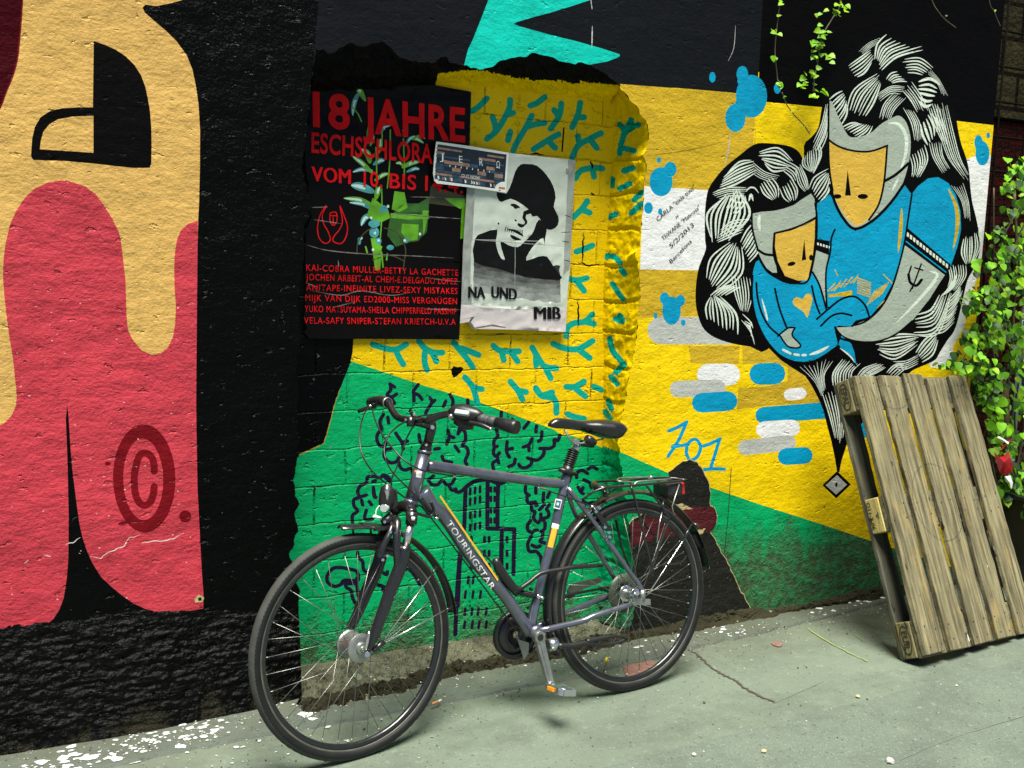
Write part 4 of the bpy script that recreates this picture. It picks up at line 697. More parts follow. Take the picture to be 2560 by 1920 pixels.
# loose grit and crumbs swept against the wall foot
gt = MB(); rgt = random.Random(44); OCT = [(1, 0, 0), (0, 1, 0), (-1, 0, 0), (0, -1, 0), (0, 0, 1), (0, 0, -.6)]; OF = [(0, 1, 4), (1, 2, 4), (2, 3, 4), (3, 0, 4), (1, 0, 5), (2, 1, 5), (3, 2, 5), (0, 3, 5)]
for k in range(3600):
    x = rgt.uniform(-.2, 4.6); y = -.07-abs(rgt.gauss(0, .16)) if k < 2500 else rgt.uniform(-1.7, -.1); r_ = abs(rgt.gauss(0, .0016))+.0009; z = .009 if y > -.24 else .001
    a_ = rgt.uniform(0, 6); c_, s_ = math.cos(a_), math.sin(a_)
    V_ = [(x+r_*(q[0]*c_-q[1]*s_)*rgt.uniform(.6, 1.3), y+r_*(q[0]*s_+q[1]*c_)*rgt.uniform(.6, 1.3), z+r_*.6+r_*q[2]*.7) for q in OCT]
    gt.add(V_, OF, rgt.choice([0, 0, 1, 2]))
M['grit1'] = plain('dark_grit', (.05, .048, .035), .9); M['grit2'] = plain('grey_grit', (.20, .20, .17), .9); M['grit3'] = plain('pale_grit', (.42, .42, .36), .9)
tag(gt.build('loose_grit', [M['grit1'], M['grit2'], M['grit3']]), 'loose grit and crumbs scattered over the paving along the wall foot', 'grit', kind='stuff')

# ------------------------------------------------------------------ posters pasted on the bricks
YP = .172
M['pblack'] = plain('poster_black_ink', (.003, .0022, .0025), .34, spec=.10, bump=.6, bscale=14)
M['pred'] = plain('poster_red_ink', (.78, .008, .012), .5, spec=.08, bump=.5, bscale=14, var=.35)
M['pgreen'] = plain('poster_leaf_green', (.13, .44, .008), .4, bump=.5, bscale=14, var=.5)
M['pdgreen'] = plain('poster_deep_green', (.03, .13, .01), .4, bump=.5, bscale=14, var=.5)
M['pbrown'] = plain('poster_brown', (.05, .045, .008), .4, bump=.5, bscale=14, var=.5)
M['pwhite'] = plain('poster_leaf_white', (.55, .75, .66), .4, bump=.5, bscale=14)
M['pteal'] = plain('poster_teal', (.06, .34, .36), .4, bump=.5, bscale=14, var=.4)
M['pcrease'] = plain('crease_wear_glare', (.22, .20, .18), .6, var=.9, bscale=40)  # pale strokes: crease wear with its glare painted in
M['ppaper'] = plain('grey_poster_paper', (.50, .56, .49), .7, var=.12, bump=.5, bscale=22)
M['pmargin'] = plain('grey_poster_margin', (.30, .33, .30), .7, var=.3, bump=.5, bscale=22)
M['ppink'] = plain('pinkish_paper', (.52, .48, .48), .7, var=.12, bump=.5, bscale=22)
M['pink'] = plain('poster_black_print', (.003, .003, .0035), .55, spec=.15, bump=.3, bscale=22)
greys = []
for k, gv in enumerate((.02, .05, .10, .17, .25, .34)):
    M['pg%d' % k] = plain('poster_halftone', (gv*.93, gv*1.03, gv*.97), .65, var=.45, bump=.5, bscale=30)
def poster_z(o):
    if o.name.startswith('lettering'):
        bm = bmesh.new(); bm.from_mesh(o.data); bmesh.ops.triangulate(bm, faces=bm.faces[:]); bmesh.ops.subdivide_edges(bm, edges=[e for e in bm.edges if e.calc_length() > .02], cuts=4); bmesh.ops.triangulate(bm, faces=bm.faces[:]); bm.to_mesh(o.data); bm.free()                                          # paper is not quite flat on bricks
    for v in o.data.vertices:
        p = v.co; q = Vector((p.x*6, 0, p.z*9)); v.co.y -= max(-.0015, .003+.0055*mn.noise(q)+.0026*mn.noise(q*3.1)+.0012*mn.noise(q*7))
    for f in o.data.polygons: f.use_smooth = True
t1 = empty('concert_poster', tuple(P(960, 540, YP)), 'black concert poster with red lettering and a vase of green leaves pasted inside the opening', 'poster')
BL_ = []
def lp(key, *polys):
    for p_ in polys: BL_.append((key, p_))
q1 = [(768, 212)]+cE([(1080, 592), (1320, 635), (1316, 800), (1308, 1000), (1290, 1290), (1282, 1500)])+cG([(1262, 700), (1250, 960), (1236, 1240), (900, 1238), (520, 1236)])+cG([(200, 1232), (165, 1190), (185, 1160), (160, 1120), (178, 960), (170, 700), (175, 500), (215, 390), (195, 250), (170, 0)])
lp('pdgreen', cG([(760, 380), (870, 300), (960, 300), (1040, 250), (1030, 420), (1010, 500), (950, 560), (880, 570), (800, 600), (740, 520)]))
lp('pbrown', cG([(1040, 180), (1280, 250), (1265, 420), (1020, 400)])); lp('pblack', cG([(1030, 300), (1260, 330), (1250, 700), (950, 690), (960, 560), (1010, 520)]))
lp('pgreen', cG([(790, 215), (860, 225), (880, 330), (820, 360), (770, 340)]), cG([(760, 368), (1025, 380), (1028, 405), (880, 412), (765, 400)]), cG([(840, 440), (955, 446), (945, 552), (880, 560), (835, 500)]), cG([(1135, 262), (1280, 265), (1275, 300), (1245, 340), (1180, 300)]), cG([(1255, 300), (1284, 300), (1268, 540), (1245, 545)]), cG([(985, 350), (1028, 350), (1000, 480), (985, 520)]))
rg = random.Random(21)
for a, b, wd in (((545, 640), (500, 800), 34), ((590, 700), (500, 560), 40), ((600, 950), (640, 840), 30), ((620, 1130), (560, 1030), 44), ((640, 1140), (720, 1110), 36), ((640, 1180), (500, 1190), 30), ((640, 1200), (500, 1080), 34), ((650, 1330), (490, 1280), 60), ((660, 1380), (690, 1290), 40), ((640, 1420), (440, 1370), 36), ((640, 1450), (480, 1400), 30), ((640, 1480), (560, 1560), 40), ((840, 1160), (960, 1120), 34), ((850, 1150), (800, 1130), 24), ((870, 1190), (960, 1170), 26), ((900, 960), (990, 990), 26), ((860, 950), (840, 900), 20), ((700, 920), (760, 870), 20), ((680, 1060), (690, 960), 26), ((620, 1010), (640, 930), 24), ((860, 1010), (930, 940), 22), ((650, 1250), (750, 1200), 30), ((930, 950), (1000, 960), 20)):
    m_ = ((a[0]+b[0])/2+rg.uniform(-14, 14), (a[1]+b[1])/2-14)
    lp(rg.choice(['pgreen', 'pgreen', 'pteal']), stroke(cE([a, m_, b]), wd*.36, True)); lp('pwhite', stroke(cE([((a[0]*.6+b[0]*.4), a[1]*.6+b[1]*.4-4), m_, b]), wd*.16, True))
for a, b in (((660, 1020), (655, 1420)), ((760, 900), (740, 1300)), ((850, 960), (850, 1300)), ((700, 1300), (690, 1660)), ((500, 740), (560, 840)), ((690, 860), (700, 1000))): lp('pgreen', stroke(cE([a, ((a[0]+b[0])/2+8, (a[1]+b[1])/2), b]), 3.2))
lp('pgreen', cG([(640, 260), (690, 300), (740, 330), (760, 400), (700, 430), (640, 420), (600, 380)]), cG([(625, 540), (690, 540), (700, 640), (690, 760), (655, 760), (640, 650)])); lp('pteal', *[cG(ell(c_, a_, b_)) for c_, a_, b_ in (((650, 500), 34, 38), ((715, 340), 28, 26), ((650, 440), 40, 26), ((680, 560), 20, 24), ((760, 605), 26, 18), ((548, 560), 12, 26), ((870, 555), 16, 20))])
lp('pwhite', *[cG(ell(c_, 9, 10)) for c_ in ((655, 505), (630, 400), (745, 320), (680, 556), (860, 556), (560, 540), (962, 512), (640, 620))])
lp('pbrown', *[stroke(cG(s_), 3) for s_ in ([(530, 650), (540, 560), (600, 490), (660, 470)], [(720, 470), (800, 500), (860, 590), (865, 670)], [(640, 690), (760, 660), (860, 700)], [(860, 670), (850, 760)])]); lp('pgreen', *[stroke(cG(s_), 4) for s_ in ([(660, 650), (665, 760)], [(700, 640), (710, 740)], [(740, 650), (735, 690)], [(590, 600), (600, 640)], [(690, 620), (700, 600)])])
lp('pred', *[stroke(cG(s_), 2.6) for s_ in ([(315, 315), (275, 380), (258, 470), (270, 540), (310, 577), (345, 552), (332, 500), (300, 440), (290, 380), (318, 318)], [(412, 318), (440, 380), (465, 460), (455, 530), (420, 577), (366, 562), (372, 525), (410, 480), (430, 420), (414, 330)], [(345, 365), (385, 363), (392, 420), (368, 452), (345, 425), (343, 367)], [(350, 385), (388, 385)], [(365, 395), (367, 440)])])
lp('pcrease', *[stroke(cG(s_), 2.6, True) for s_ in ([(180, 585), (330, 625), (600, 650), (900, 662), (1200, 678)], [(215, 328), (330, 325)], [(230, 412), (420, 440)], [(760, 372), (1000, 390), (1280, 408)], [(1000, 810), (1130, 830), (1250, 840)], [(230, 905), (420, 935), (560, 905), (760, 935), (900, 915)], [(180, 850), (260, 880)], [(900, 255), (1130, 258)], [(1000, 1030), (1240, 1035)], [(400, 690), (402, 740)], [(360, 1020), (520, 980)])])
o = paint_mesh('sheet', YP, q1, [], BL_, ['pblack', 'pgreen', 'pdgreen', 'pbrown', 'pwhite', 'pteal', 'pred', 'pcrease'], t1, 9)
YT = YP-.0030
for txt, a, b, h, bo in (('18', (225, 868), (480, 892), 228, .03), ('JAHRE', (570, 908), (1275, 978), 228, .03), ('ESCHSCHLORA', (215, 1052), (1052, 1130), 132, .02), ('VOM', (215, 1250), (481, 1272), 100, .0), ('VOM', (219, 1250), (485, 1272), 100, .0), ('VOM', (223, 1250), (489, 1272), 100, .0), ('10.', (575, 1284), (705, 1294), 100, .014), ('BIS', (755, 1298), (940, 1312), 100, .014), ('14.4.', (1000, 1316), (1262, 1338), 100, .014)):
    lettering('lettering', txt, cE([a])[0], cE([b])[0], h*.36166, YT, M['pred'], t1, bold=bo, space=1.05)
for txt, a, b in (('KAI-COBRA MULLER-BETTY LA GACHETTE', (180, 765), (1230, 800)), ('JOCHEN ARBEIT-AL CHEM-E.DELGADO LOPEZ', (178, 830), (1225, 860)), ('ANITAPE-INFINITE LIVEZ-SEXY MISTAKES', (180, 902), (1224, 926)), ('MIJK VAN DIJK ED2000-MISS VERGN\u00dcGEN', (176, 974), (1220, 996)), ('YUKO MATSUYAMA-SHEILA CHIPPERFIELD PASSMIF', (170, 1050), (1215, 1066)), ('VELA-SAFY SNIPER-STEFAN KRIETCH-U.V.A', (165, 1130), (1210, 1138))):
    lettering('lettering', txt, cG([a])[0], cG([b])[0], 15.5, YT, M['pred'], t1, bold=.0, space=1.15)
# black and white portrait
t2 = empty('portrait_poster', tuple(P(1290, 620, YP-.003)), 'light grey poster with a black print of a man in a hat and a moustache', 'poster')
BL_ = []
q2 = cE([(1300, 1015), (1600, 1060), (2042, 1108)])+cG([(2020, 400), (2005, 700), (1990, 900), (1972, 1188), (1600, 1172), (1330, 1168), (1300, 1120), (1245, 1130), (1262, 600), (1290, 200)])
lp('pmargin', cG([(1290, 150), (1345, 160), (1325, 600), (1320, 1000), (1245, 1000), (1262, 600)]), cG([(1990, 0), (2045, 0), (2020, 400), (2000, 760), (1955, 800), (1975, 400)]))
yb = [690, 735, 780, 820, 855, 890, 925]
for k in range(6): lp('pg%d' % k, jag(cG([(1335, yb[k]-40), (1500, yb[k]-10), (1700, yb[k]+30), (1935, yb[k]+40), (1935, yb[k+1]+60), (1700, yb[k+1]+40), (1500, yb[k+1]+5), (1335, yb[k+1]), (1335, yb[k]-40)]), 3, 10, k)[:-1])
lp('ppink', cG([(1250, 1000), (1600, 1030), (1980, 1040), (1972, 1190), (1245, 1190)])); lp('ppaper', cG([(1320, 560), (1340, 560), (1332, 860), (1312, 860)]))
lp('pink', smooth_poly(cG([(1495, 220), (1560, 232), (1600, 150), (1622, 80), (1660, 32), (1710, 28), (1770, 40), (1840, 105), (1885, 180), (1902, 260), (1886, 325), (1922, 392), (1918, 450), (1878, 482), (1835, 470), (1790, 400), (1720, 345), (1660, 300), (1590, 268), (1530, 290), (1505, 270)]), 2),
   smooth_poly(cG([(1345, 545), (1400, 505), (1500, 480), (1490, 560), (1508, 640), (1540, 695), (1552, 680), (1530, 610), (1525, 560), (1580, 590), (1640, 602), (1680, 570), (1740, 510), (1760, 470), (1790, 410), (1845, 470), (1830, 545), (1825, 605), (1818, 540), (1770, 570), (1715, 640), (1700, 695), (1780, 668), (1840, 668), (1885, 735), (1932, 790), (1930, 830), (1700, 810), (1500, 750), (1340, 705)]), 2))
lp('pink', cG([(1682, 355), (1720, 340), (1765, 358), (1780, 385), (1745, 392), (1730, 370), (1700, 380), (1690, 430), (1672, 400)]), *[stroke(cG(s_), w_, True) for s_, w_ in (([(1590, 310), (1620, 315), (1655, 332)], 8), ([(1610, 322), (1635, 335)], 6), ([(1640, 440), (1665, 455), (1690, 450)], 9), ([(1690, 400), (1700, 430), (1680, 458)], 6), ([(1575, 480), (1620, 490), (1660, 512), (1680, 528)], 7), ([(1590, 520), (1620, 540), (1665, 555)], 9), ([(1505, 432), (1508, 448)], 5), ([(1622, 412), (1632, 424)], 5))])
for k in range(9): lp('pink', stroke(cG([(1560+k*14, 470-abs(4-k)*3+k*3), (1552+k*15, 494+k*3)]), 2.6, True))
lp('pink', stroke(cG([(1985, 60), (1985, 100)]), 1.5), stroke(cG([(1975, 60), (1975, 98)]), 1.5), *[stroke(cG(s_), 2, True) for s_ in ([(1950, 560), (2000, 570)], [(1960, 690), (2005, 702)], [(1940, 500), (2010, 498)], [(1965, 380), (2020, 400)])])
lp('ppaper', stroke(cG([(1345, 550), (1600, 556), (1830, 562)]), 1.4, True)); lp('pmargin', *[stroke(cG(s_), 1.6, True) for s_ in ([(1270, 545), (1600, 570), (2000, 600)], [(1625, 560), (1620, 900)])])
o = paint_mesh('sheet', YP-.014, q2, [], BL_, ['ppaper', 'pmargin', 'pink', 'ppink']+['pg%d' % k for k in range(6)], t2, 9)
[lettering('lettering', ch, cG([(xa+dx_, 950)])[0], cG([(xb+dx_, ya)])[0], 28, YP-.0168-.0002*k_, M['pink'], t2) for ch, xa, xb, ya in (('NA', 1300, 1414, 956), ('UND', 1462, 1632, 967)) for k_, dx_ in enumerate((-4, 0, 4))]; [lettering('lettering', ch, cG([(xa+dx_, 1097)])[0], cG([(xb+dx_, 1100)])[0], 30, YP-.0168-.0002*k_, M['pink'], t2) for ch, xa, xb in (('M', 1758, 1836), ('I', 1852, 1872), ('B', 1886, 1936)) for k_, dx_ in enumerate((-5, 0, 5))]
cm_ = MB(); e0 = cG([(1262, 1102), (1320, 1092), (1300, 1130), (1330, 1170), (1460, 1150), (1560, 1162)]); e1 = cG([(1268, 1100), (1345, 1082), (1320, 1120), (1345, 1158), (1470, 1136), (1560, 1155)])
W = [P(u, v, YP-.022) for u, v in e0]+[P(u, v, YP-.046+.004*i) for i, (u, v) in enumerate(e1)]
cm_.add(W, [(i, i+1, 7+i, 6+i) for i in range(5)], 0, True); cm_.build('curled_corner', M['ppink'], t2)
for t_ in (t1, t2):
    for ch_ in t_.children:
        if ch_.name.startswith(('sheet', 'lettering')): poster_z(ch_)
# small flyer
t3 = empty('album_flyer', tuple(P(1176, 418, YP-.02)), 'small dark blue striped flyer with a white border overlapping both posters', 'flyer')
M['fw'] = plain('flyer_white_edge', (.70, .75, .72), .45); M['fd'] = plain('flyer_night_blue', (.006, .014, .028), .4, var=.6, bscale=80); M['fs'] = plain('flyer_salmon', (.40, .24, .17), .45, var=.6, bscale=50); M['fb'] = plain('flyer_blue', (.03, .09, .15), .4, var=.7, bscale=70); M['fo'] = plain('flyer_orange', (.5, .16, .04), .5)
BL_ = []
fq = cE([(1080, 978), (1330, 1012), (1582, 1056), (1572, 1200), (1562, 1332), (1310, 1295), (1085, 1268), (1066, 1250), (1058, 1200), (1066, 1080)])
def fl(x, y):                                             # 0..1 across and down the flyer
    a = np.array((1084, 990)); b = np.array((1572, 1064)); c = np.array((1066, 1250)); d = np.array((1554, 1318))
    return tuple((a*(1-x)+b*x)*(1-y)+(c*(1-x)+d*x)*y)
lp('fd', cE([fl(.01, .02), fl(.99, .02), fl(.99, .98), fl(.06, .98), fl(.01, .9)]))
rf = random.Random(4)
for y, key, h_ in ((.12, 'fs', .05), (.24, 'fs', .07), (.46, 'fs', .09), (.63, 'fs', .10), (.80, 'fs', .06), (.90, 'fb', .10), (.55, 'fb', .05), (.33, 'fb', .05), (.72, 'fb', .05)):
    for x0 in np.arange(0, .95, .12):
        if rf.random() < (.75 if abs(x0-.42) > .15 else .3): lp(key if rf.random() < .75 else 'fb', cE([fl(x0, y-h_/2), fl(x0+.12, y-h_/2), fl(x0+.12, y+h_/2), fl(x0, y+h_/2)]))
for k in range(26): x0 = rf.random()*.9; lp(rf.choice(['fb', 'fs', 'fw']), cE([fl(x0, .86), fl(x0+.02, .84+rf.random()*.05), fl(x0+.03, .93), fl(x0+.01, .95)]))
for k in range(8): x0 = .2+.08*k; lp('fw', cE([fl(x0, .52), fl(x0+.012, .52), fl(x0+.012, .57), fl(x0, .57)]))
lp('fw', cE(ell((1545, 1318), 62, 62, 0, 20))); lp('fo', cE([(1512, 1290), (1556, 1296), (1554, 1312), (1510, 1306)])); lp('fd', cE([(1512, 1312), (1525, 1314), (1525, 1322), (1512, 1320)]))
BL_ = [(k_, p_) for k_, p_ in BL_]
o = paint_mesh('sheet', YP-.030, fq, [], BL_, ['fw', 'fd', 'fs', 'fb', 'fo'], t3)
for ch, xx in (('J', .06), ('E', .33), ('R', .62), ('\u03a9', .86)): lettering('lettering', ch, cE([fl(xx, .42)])[0], cE([fl(xx+.05, .42)])[0], 17, YP-.0315, M['fw'], t3)
lettering('lettering', 'OUT NOW', cE([fl(.38, .80)])[0], cE([fl(.64, .80)])[0], 8, YP-.0315, M['fw'], t3)

# ------------------------------------------------------------------ the bicycle
B1 = np.array([1.084, -.522, .0]); B2 = np.array([2.168, -.432, .0]); LEAN = R(7.15); WR = .349
def frame_axes(psi):
    ex = np.array([math.cos(psi), math.sin(psi), 0]); n_ = np.array([-math.sin(psi), math.cos(psi), 0])
    eu = np.array([0, 0, math.cos(LEAN)])+math.sin(LEAN)*n_
    return ex, eu, np.cross(ex, eu)                       # along (front to rear), up, towards the street
EX, EU, EN = frame_axes(math.atan2(B2[1]-B1[1], B2[0]-B1[0]))
def BP(q, off=0.0):
    D = ray(*q); t = ((B1+EN*off-CAM)@EN)/(D@EN); return CAM+D*t
M['frame'] = plain('slate_metallic_lacquer', (.16, .17, .22), .30, metal=.7, spec=.5, coat=.5, var=.25, bscale=30)
M['steel'] = plain('bright_alloy', (.62, .64, .64), .26, metal=.95, var=.1)
M['greyalloy'] = plain('dull_alloy', (.36, .38, .36), .42, metal=.85, var=.3, bscale=25)
M['bkblack'] = plain('black_enamel', (.010, .010, .011), .30, spec=.5, coat=.3)
M['rubber'] = plain('tyre_rubber', (.010, .011, .010), .55, spec=.3, var=.5, bscale=18, bump=.3)
M['dusty'] = plain('dusty_tread', (.045, .050, .042), .8, var=.6, bscale=14, bump=.6)
M['grip'] = plain('grey_grip_rubber', (.045, .05, .05), .6, var=.3)
M['plastic'] = plain('black_plastic', (.012, .012, .013), .38, spec=.5)
M['saddle'] = plain('saddle_vinyl', (.008, .008, .009), .30, spec=.6, coat=.25)
M['orange'] = plain('orange_reflector', (.85, .28, .01), .2, spec=.6)
M['redlens'] = plain('red_lens', (.5, .01, .01), .2, spec=.6)
M['lens'] = plain('clear_lens', (.35, .42, .40), .08, spec=.7, coat=.6)
M['decalwhite'] = plain('white_decal', (.75, .75, .72), .35)
M['decalorange'] = plain('orange_decal', (.75, .36, .02), .35)
M['decalblue'] = plain('dark_teal_decal', (.02, .12, .16), .35)
M['smoke'] = plain('smoky_guard_plastic', (.07, .085, .06), .4, var=.4)
M['spoke'] = plain('worn_spoke_steel', (.30, .31, .28), .38, metal=.9, var=.3)
M['rimside'] = plain('braking_surface', (.20, .20, .165), .38, metal=.7, var=.4, bscale=20)
bike = empty('bicycle', tuple((B1+B2)/2), 'slate grey trekking bicycle leaning on the wall in front of the opening', 'bicycle')
def tb(mb, pts, r, n=12, mi=0, res=0, **k): mb.tube([BP(q, o_) for q, o_ in pts], r, n, mi, True, res, **k)
one = lambda c, x, y: c([(x, y)])[0]
def wheel(contact, psi, front):
    ex, eu, en = frame_axes(psi); c = contact+WR*eu
    rm = MB()
    rm.ring(c, ex, eu, en, [(.3125, -.0125), (.322, -.0125), (.322, -.0105), (.318, -.0095), (.318, .0095), (.322, .0105), (.322, .0125), (.3125, .0125)], 120, 0)
    rm.ring(c, ex, eu, en, [(.2985, -.006), (.3125, -.0127), (.3125, .0127), (.2985, .006), (.2965, 0)], 120, 1)
    wh = rm.build('wheel', [M['rimside'], M['bkblack']], bike)
    ty = MB(); K = 22; prof = []
    for j in range(K):
        a = 2*math.pi*j/K; prof.append((.331+.0178*math.cos(a), .0178*math.sin(a)))
    def mod(i, j):
        d = min(j, K-j)
        if d in (3, 4): return .0016 if i % 2 else -.0010
        if d <= 2: return .0009 if ((i//2)+j) % 2 else -.0004
        return 0
    ty.ring(c, ex, eu, en, prof, 340, 0, mod=mod)
    for i, f in enumerate(ty.f):
        j = i % K; d = min(j, K-1-j); ty.mi[i] = 1 if d <= 3 else 0
    ty.build('tyre', [M['rubber'], M['dusty']], wh)
    hb = MB(); ax = lambda t: c+en*t
    if front:
        pr = [(-.052, .007), (-.046, .012), (-.044, .030), (-.040, .043), (-.033, .045), (-.028, .041), (-.020, .040), (.016, .041), (.026, .042), (.031, .045), (.037, .044), (.040, .034), (.041, .020), (.048, .018), (.050, .009), (.056, .008)]
    else:
        pr = [(-.062, .008), (-.05, .012), (-.034, .022), (-.030, .030), (-.026, .030), (-.022, .018), (.022, .018), (.026, .028), (.030, .028), (.034, .016), (.05, .014), (.056, .01), (.064, .008)]
    p2 = [pr[0]]
    for (a0_, r0_), (a1_, r1_) in zip(pr[:-1], pr[1:]): p2 += [(a0_+(a1_-a0_)*.06, r0_+(r1_-r0_)*.06), (a0_+(a1_-a0_)*.94, r0_+(r1_-r0_)*.94), (a1_, r1_)]
    hb.tube([ax(a) for a, r_ in p2], [r_ for a, r_ in p2], 28, 0)
    hb.build('hub', [M['greyalloy'] if front else M['steel']], wh)
    fl_r = .038 if front else .025; fo = .034 if front else .028
    for k in range(36):
        side = 1 if k % 2 else -1; ar = 2*math.pi*(k+.5)/36; tw = (1 if (k//2) % 2 else -1)*R(62 if front else 66); ah = ar+tw
        p0 = c+(math.cos(ah)*ex+math.sin(ah)*eu)*fl_r+en*side*fo; p1 = c+(math.cos(ar)*ex+math.sin(ar)*eu)*.299+en*side*.003
        sp = MB(); sp.tube([p0, p1], .00105, 5, 0); d_ = (p0-p1)/np.linalg.norm(p0-p1); sp.tube([p1, p1+d_*.013], .0019, 5, 0)
        sp.build('spoke', M['spoke'], wh)
    return c, ex, eu, en, wh
FC, fx, fu, fn, fwh = wheel(B1, math.atan2(B2[1]-B1[1], B2[0]-B1[0])+R(5.2), True)
RC, rx, ru, rn, rwh = wheel(B2, math.atan2(B2[1]-B1[1], B2[0]-B1[0]), False)
gd = MB(); gd.ring(RC, rx, ru, rn, [(.028, -.036), (.072, -.040), (.072, -.0385), (.028, -.0345)], 40); gd.build('spoke_protector', M['smoke'], rwh)
# frame
fm = MB()
ht, hbt = one(cJ, 1890, 935), one(cK, 1258, 425)
tb(fm, [(ht, 0), (hbt, 0)], [.0215, .0225], 20); tb(fm, [(one(cJ, 1893, 918), 0), (one(cJ, 1888, 960), 0)], .0245, 20)
tb(fm, [(one(cK, 1266, 395), 0), (one(cK, 1252, 440), 0)], .0245, 20)
ttc = [one(cM, x, y) for x, y in ((40, 1128), (300, 1160), (700, 1222), (1100, 1282), (1500, 1340), (1800, 1372), (1935, 1378))]
tb(fm, [(q, 0) for q in ttc], [.0185, .0175, .017, .0168, .0165, .0165, .0165], 18, res=3)
dtc = [one(cK, 1400, 255), one(cK, 1560, 480), one(cO, 1420, 1090), one(cO, 1600, 1360), one(cU, 400, 420), one(cU, 640, 760), one(cU, 800, 1005)]
tb(fm, [(q, 0) for q in dtc], [.030, .0245, .0235, .0225, .0215, .021, .0205], 20, res=3)
stc = [one(cM, 1962, 1235), one(cM, 1945, 1400), one(cN, 1120, 260), one(cN, 1040, 620), one(cN, 950, 1000), one(cN, 820, 1500), one(cU, 855, 700), one(cU, 815, 960)]
tb(fm, [(q, 0) for q in stc], [.0178]+[.0165]*7, 18, res=2)
bb = one(cU, 845, 985)
bc = BP(bb); fm.tube([bc-EN*.036, bc+EN*.036], .0225, 20)
drop = one(cV, 1240, 435)
tb(fm, [(one(cU, 900, 985), .030), (one(cU, 1500, 850), .045), (one(cV, 600, 655), .056), (one(cV, 1130, 490), .062)], [.0105, .0105, .010, .008], 14, res=3)
tb(fm, [(one(cQ, 215, 440), .014), (one(cQ, 480, 780), .034), (one(cQ, 760, 1160), .050), (one(cQ, 1040, 1560), .060), (one(cV, 1200, 230), .063), (one(cV, 1245, 330), .064)], [.0095, .009, .0088, .0088, .0088, .0095], 14, res=3)
tb(fm, [(one(cQ, 215, 500), -.014), (one(cQ, 330, 820), -.034), (one(cQ, 560, 1180), -.050), (one(cQ, 820, 1620), -.060), (one(cV, 960, 280), -.063)], .0085, 12, res=3)
tb(fm, [(one(cU, 870, 930), -.030), (one(cU, 1330, 720), -.048), (one(cU, 1950, 470), -.060), (one(cV, 1000, 330), -.063)], .0105, 12, res=3)
fr_o = fm.build('frame', [M['frame']], bike)
dp = MB()
w0 = BP(one(cV, 1125, 432), .0735); w1 = BP(one(cV, 1362, 432), .0735); dn_ = -EU*.021; dp.box(w0, w1-w0, dn_, EN*-.007); 
tb(dp, [(one(cV, 1250, 300), .066), (one(cV, 1250, 450), .066)], .011, 10); dp.tube([BP(one(cV, 1180, 350), .05), BP(one(cV, 1180, 350), .085)], .008, 10)
dp.build('dropout', M['greyalloy'], fr_o)
cl = MB(); p_ = BP(one(cU, 905, 500)); d_ = BP(one(cU, 905, 480))-BP(one(cU, 870, 620)); d_ /= np.linalg.norm(d_); cl.tube([p_-d_*.006, p_+d_*.006], .0195, 18); cl.tube([BP(one(cU, 940, 510), .016), BP(one(cU, 985, 530), .030)], .005, 8); cl.build('seat_tube_band', M['steel'], fr_o)
# decals sit on the tube surface facing the street
def on_tube(c0, c1, r, u, v, ang0=0.0):
    """u along the tube axis 0..1, v = angle round it (0 faces the viewer)"""
    A = BP(c0); Bq = BP(c1); ax_ = (Bq-A); Lx = np.linalg.norm(ax_); ax_ = ax_/Lx
    tv = CAM-(A+Bq)/2; tv -= ax_*(tv@ax_); tv /= np.linalg.norm(tv); sd_ = np.cross(ax_, tv)
    return A+ax_*Lx*u+(tv*math.cos(v)+sd_*math.sin(v))*r
d0, d1 = one(cO, 1420, 1090), one(cO, 1752, 1590)
def tube_patch(mb, c0, c1, r, u0, u1, v0, v1, mi=0, nu=12, nv=5):
    W = [on_tube(c0, c1, r, u0+(u1-u0)*i/nu, v0+(v1-v0)*j/nv) for i in range(nu+1) for j in range(nv+1)]
    fs = [(i*(nv+1)+j, i*(nv+1)+j+1, (i+1)*(nv+1)+j+1, (i+1)*(nv+1)+j) for i in range(nu) for j in range(nv)]
    a, b, c_ = [W[k] for k in fs[0][:3]]
    if np.cross(b-a, c_-a)@(CAM-a) < 0: fs = [tuple(reversed(f)) for f in fs]
    mb.add(W, fs, mi, True)
def tube_text(txt, c0, c1, r, u0, u1, vbase, vcap, mat, parent, bold=0):
    cu = bpy.data.curves.new('t', 'FONT'); cu.body = txt; cu.offset = bold; cu.space_character = 1.08; cu.resolution_u = 3
    o = bpy.data.objects.new('t', cu); COL.objects.link(o); me = bpy.data.meshes.new_from_object(o); COL.objects.unlink(o); bpy.data.objects.remove(o); bpy.data.curves.remove(cu)
    bm = bmesh.new(); bm.from_mesh(me); bmesh.ops.subdivide_edges(bm, edges=bm.edges[:], cuts=1); bmesh.ops.triangulate(bm, faces=bm.faces[:]); bm.to_mesh(me); bm.free()
    xs_ = [v.co.x for v in me.vertices]; x0, x1 = min(xs_), max(xs_); Lp = np.array(parent_loc(parent))
    for v in me.vertices:
        v.co = on_tube(c0, c1, r, u0+(u1-u0)*(v.co.x-x0)/(x1-x0), vbase+(vcap-vbase)*v.co.y/.69)-Lp
    me.name = 'lettering'; me.materials.clear(); me.materials.append(mat)
    o = bpy.data.objects.new('lettering', me); COL.objects.link(o); o.parent = parent
    return o
tp_, bt_ = one(cK, 1560, 480), one(cU, 420, 450)
sg = 1 if (on_tube(tp_, bt_, .02, .5, .5)-on_tube(tp_, bt_, .02, .5, -.5))@EU > 0 else -1
tube_text('TOURINGSTAR', one(cO, 1430, 1100), one(cO, 1740, 1560), .0243, .0, 1.0, -sg*.42, sg*.38, M['decalwhite'], fr_o, .012)
dc = MB(); tube_patch(dc, one(cO, 1345, 950), one(cO, 1745, 1530), .0247, .0, 1.0, sg*.62, sg*.95); dc.build('decal_stripe', M['decalorange'], fr_o)
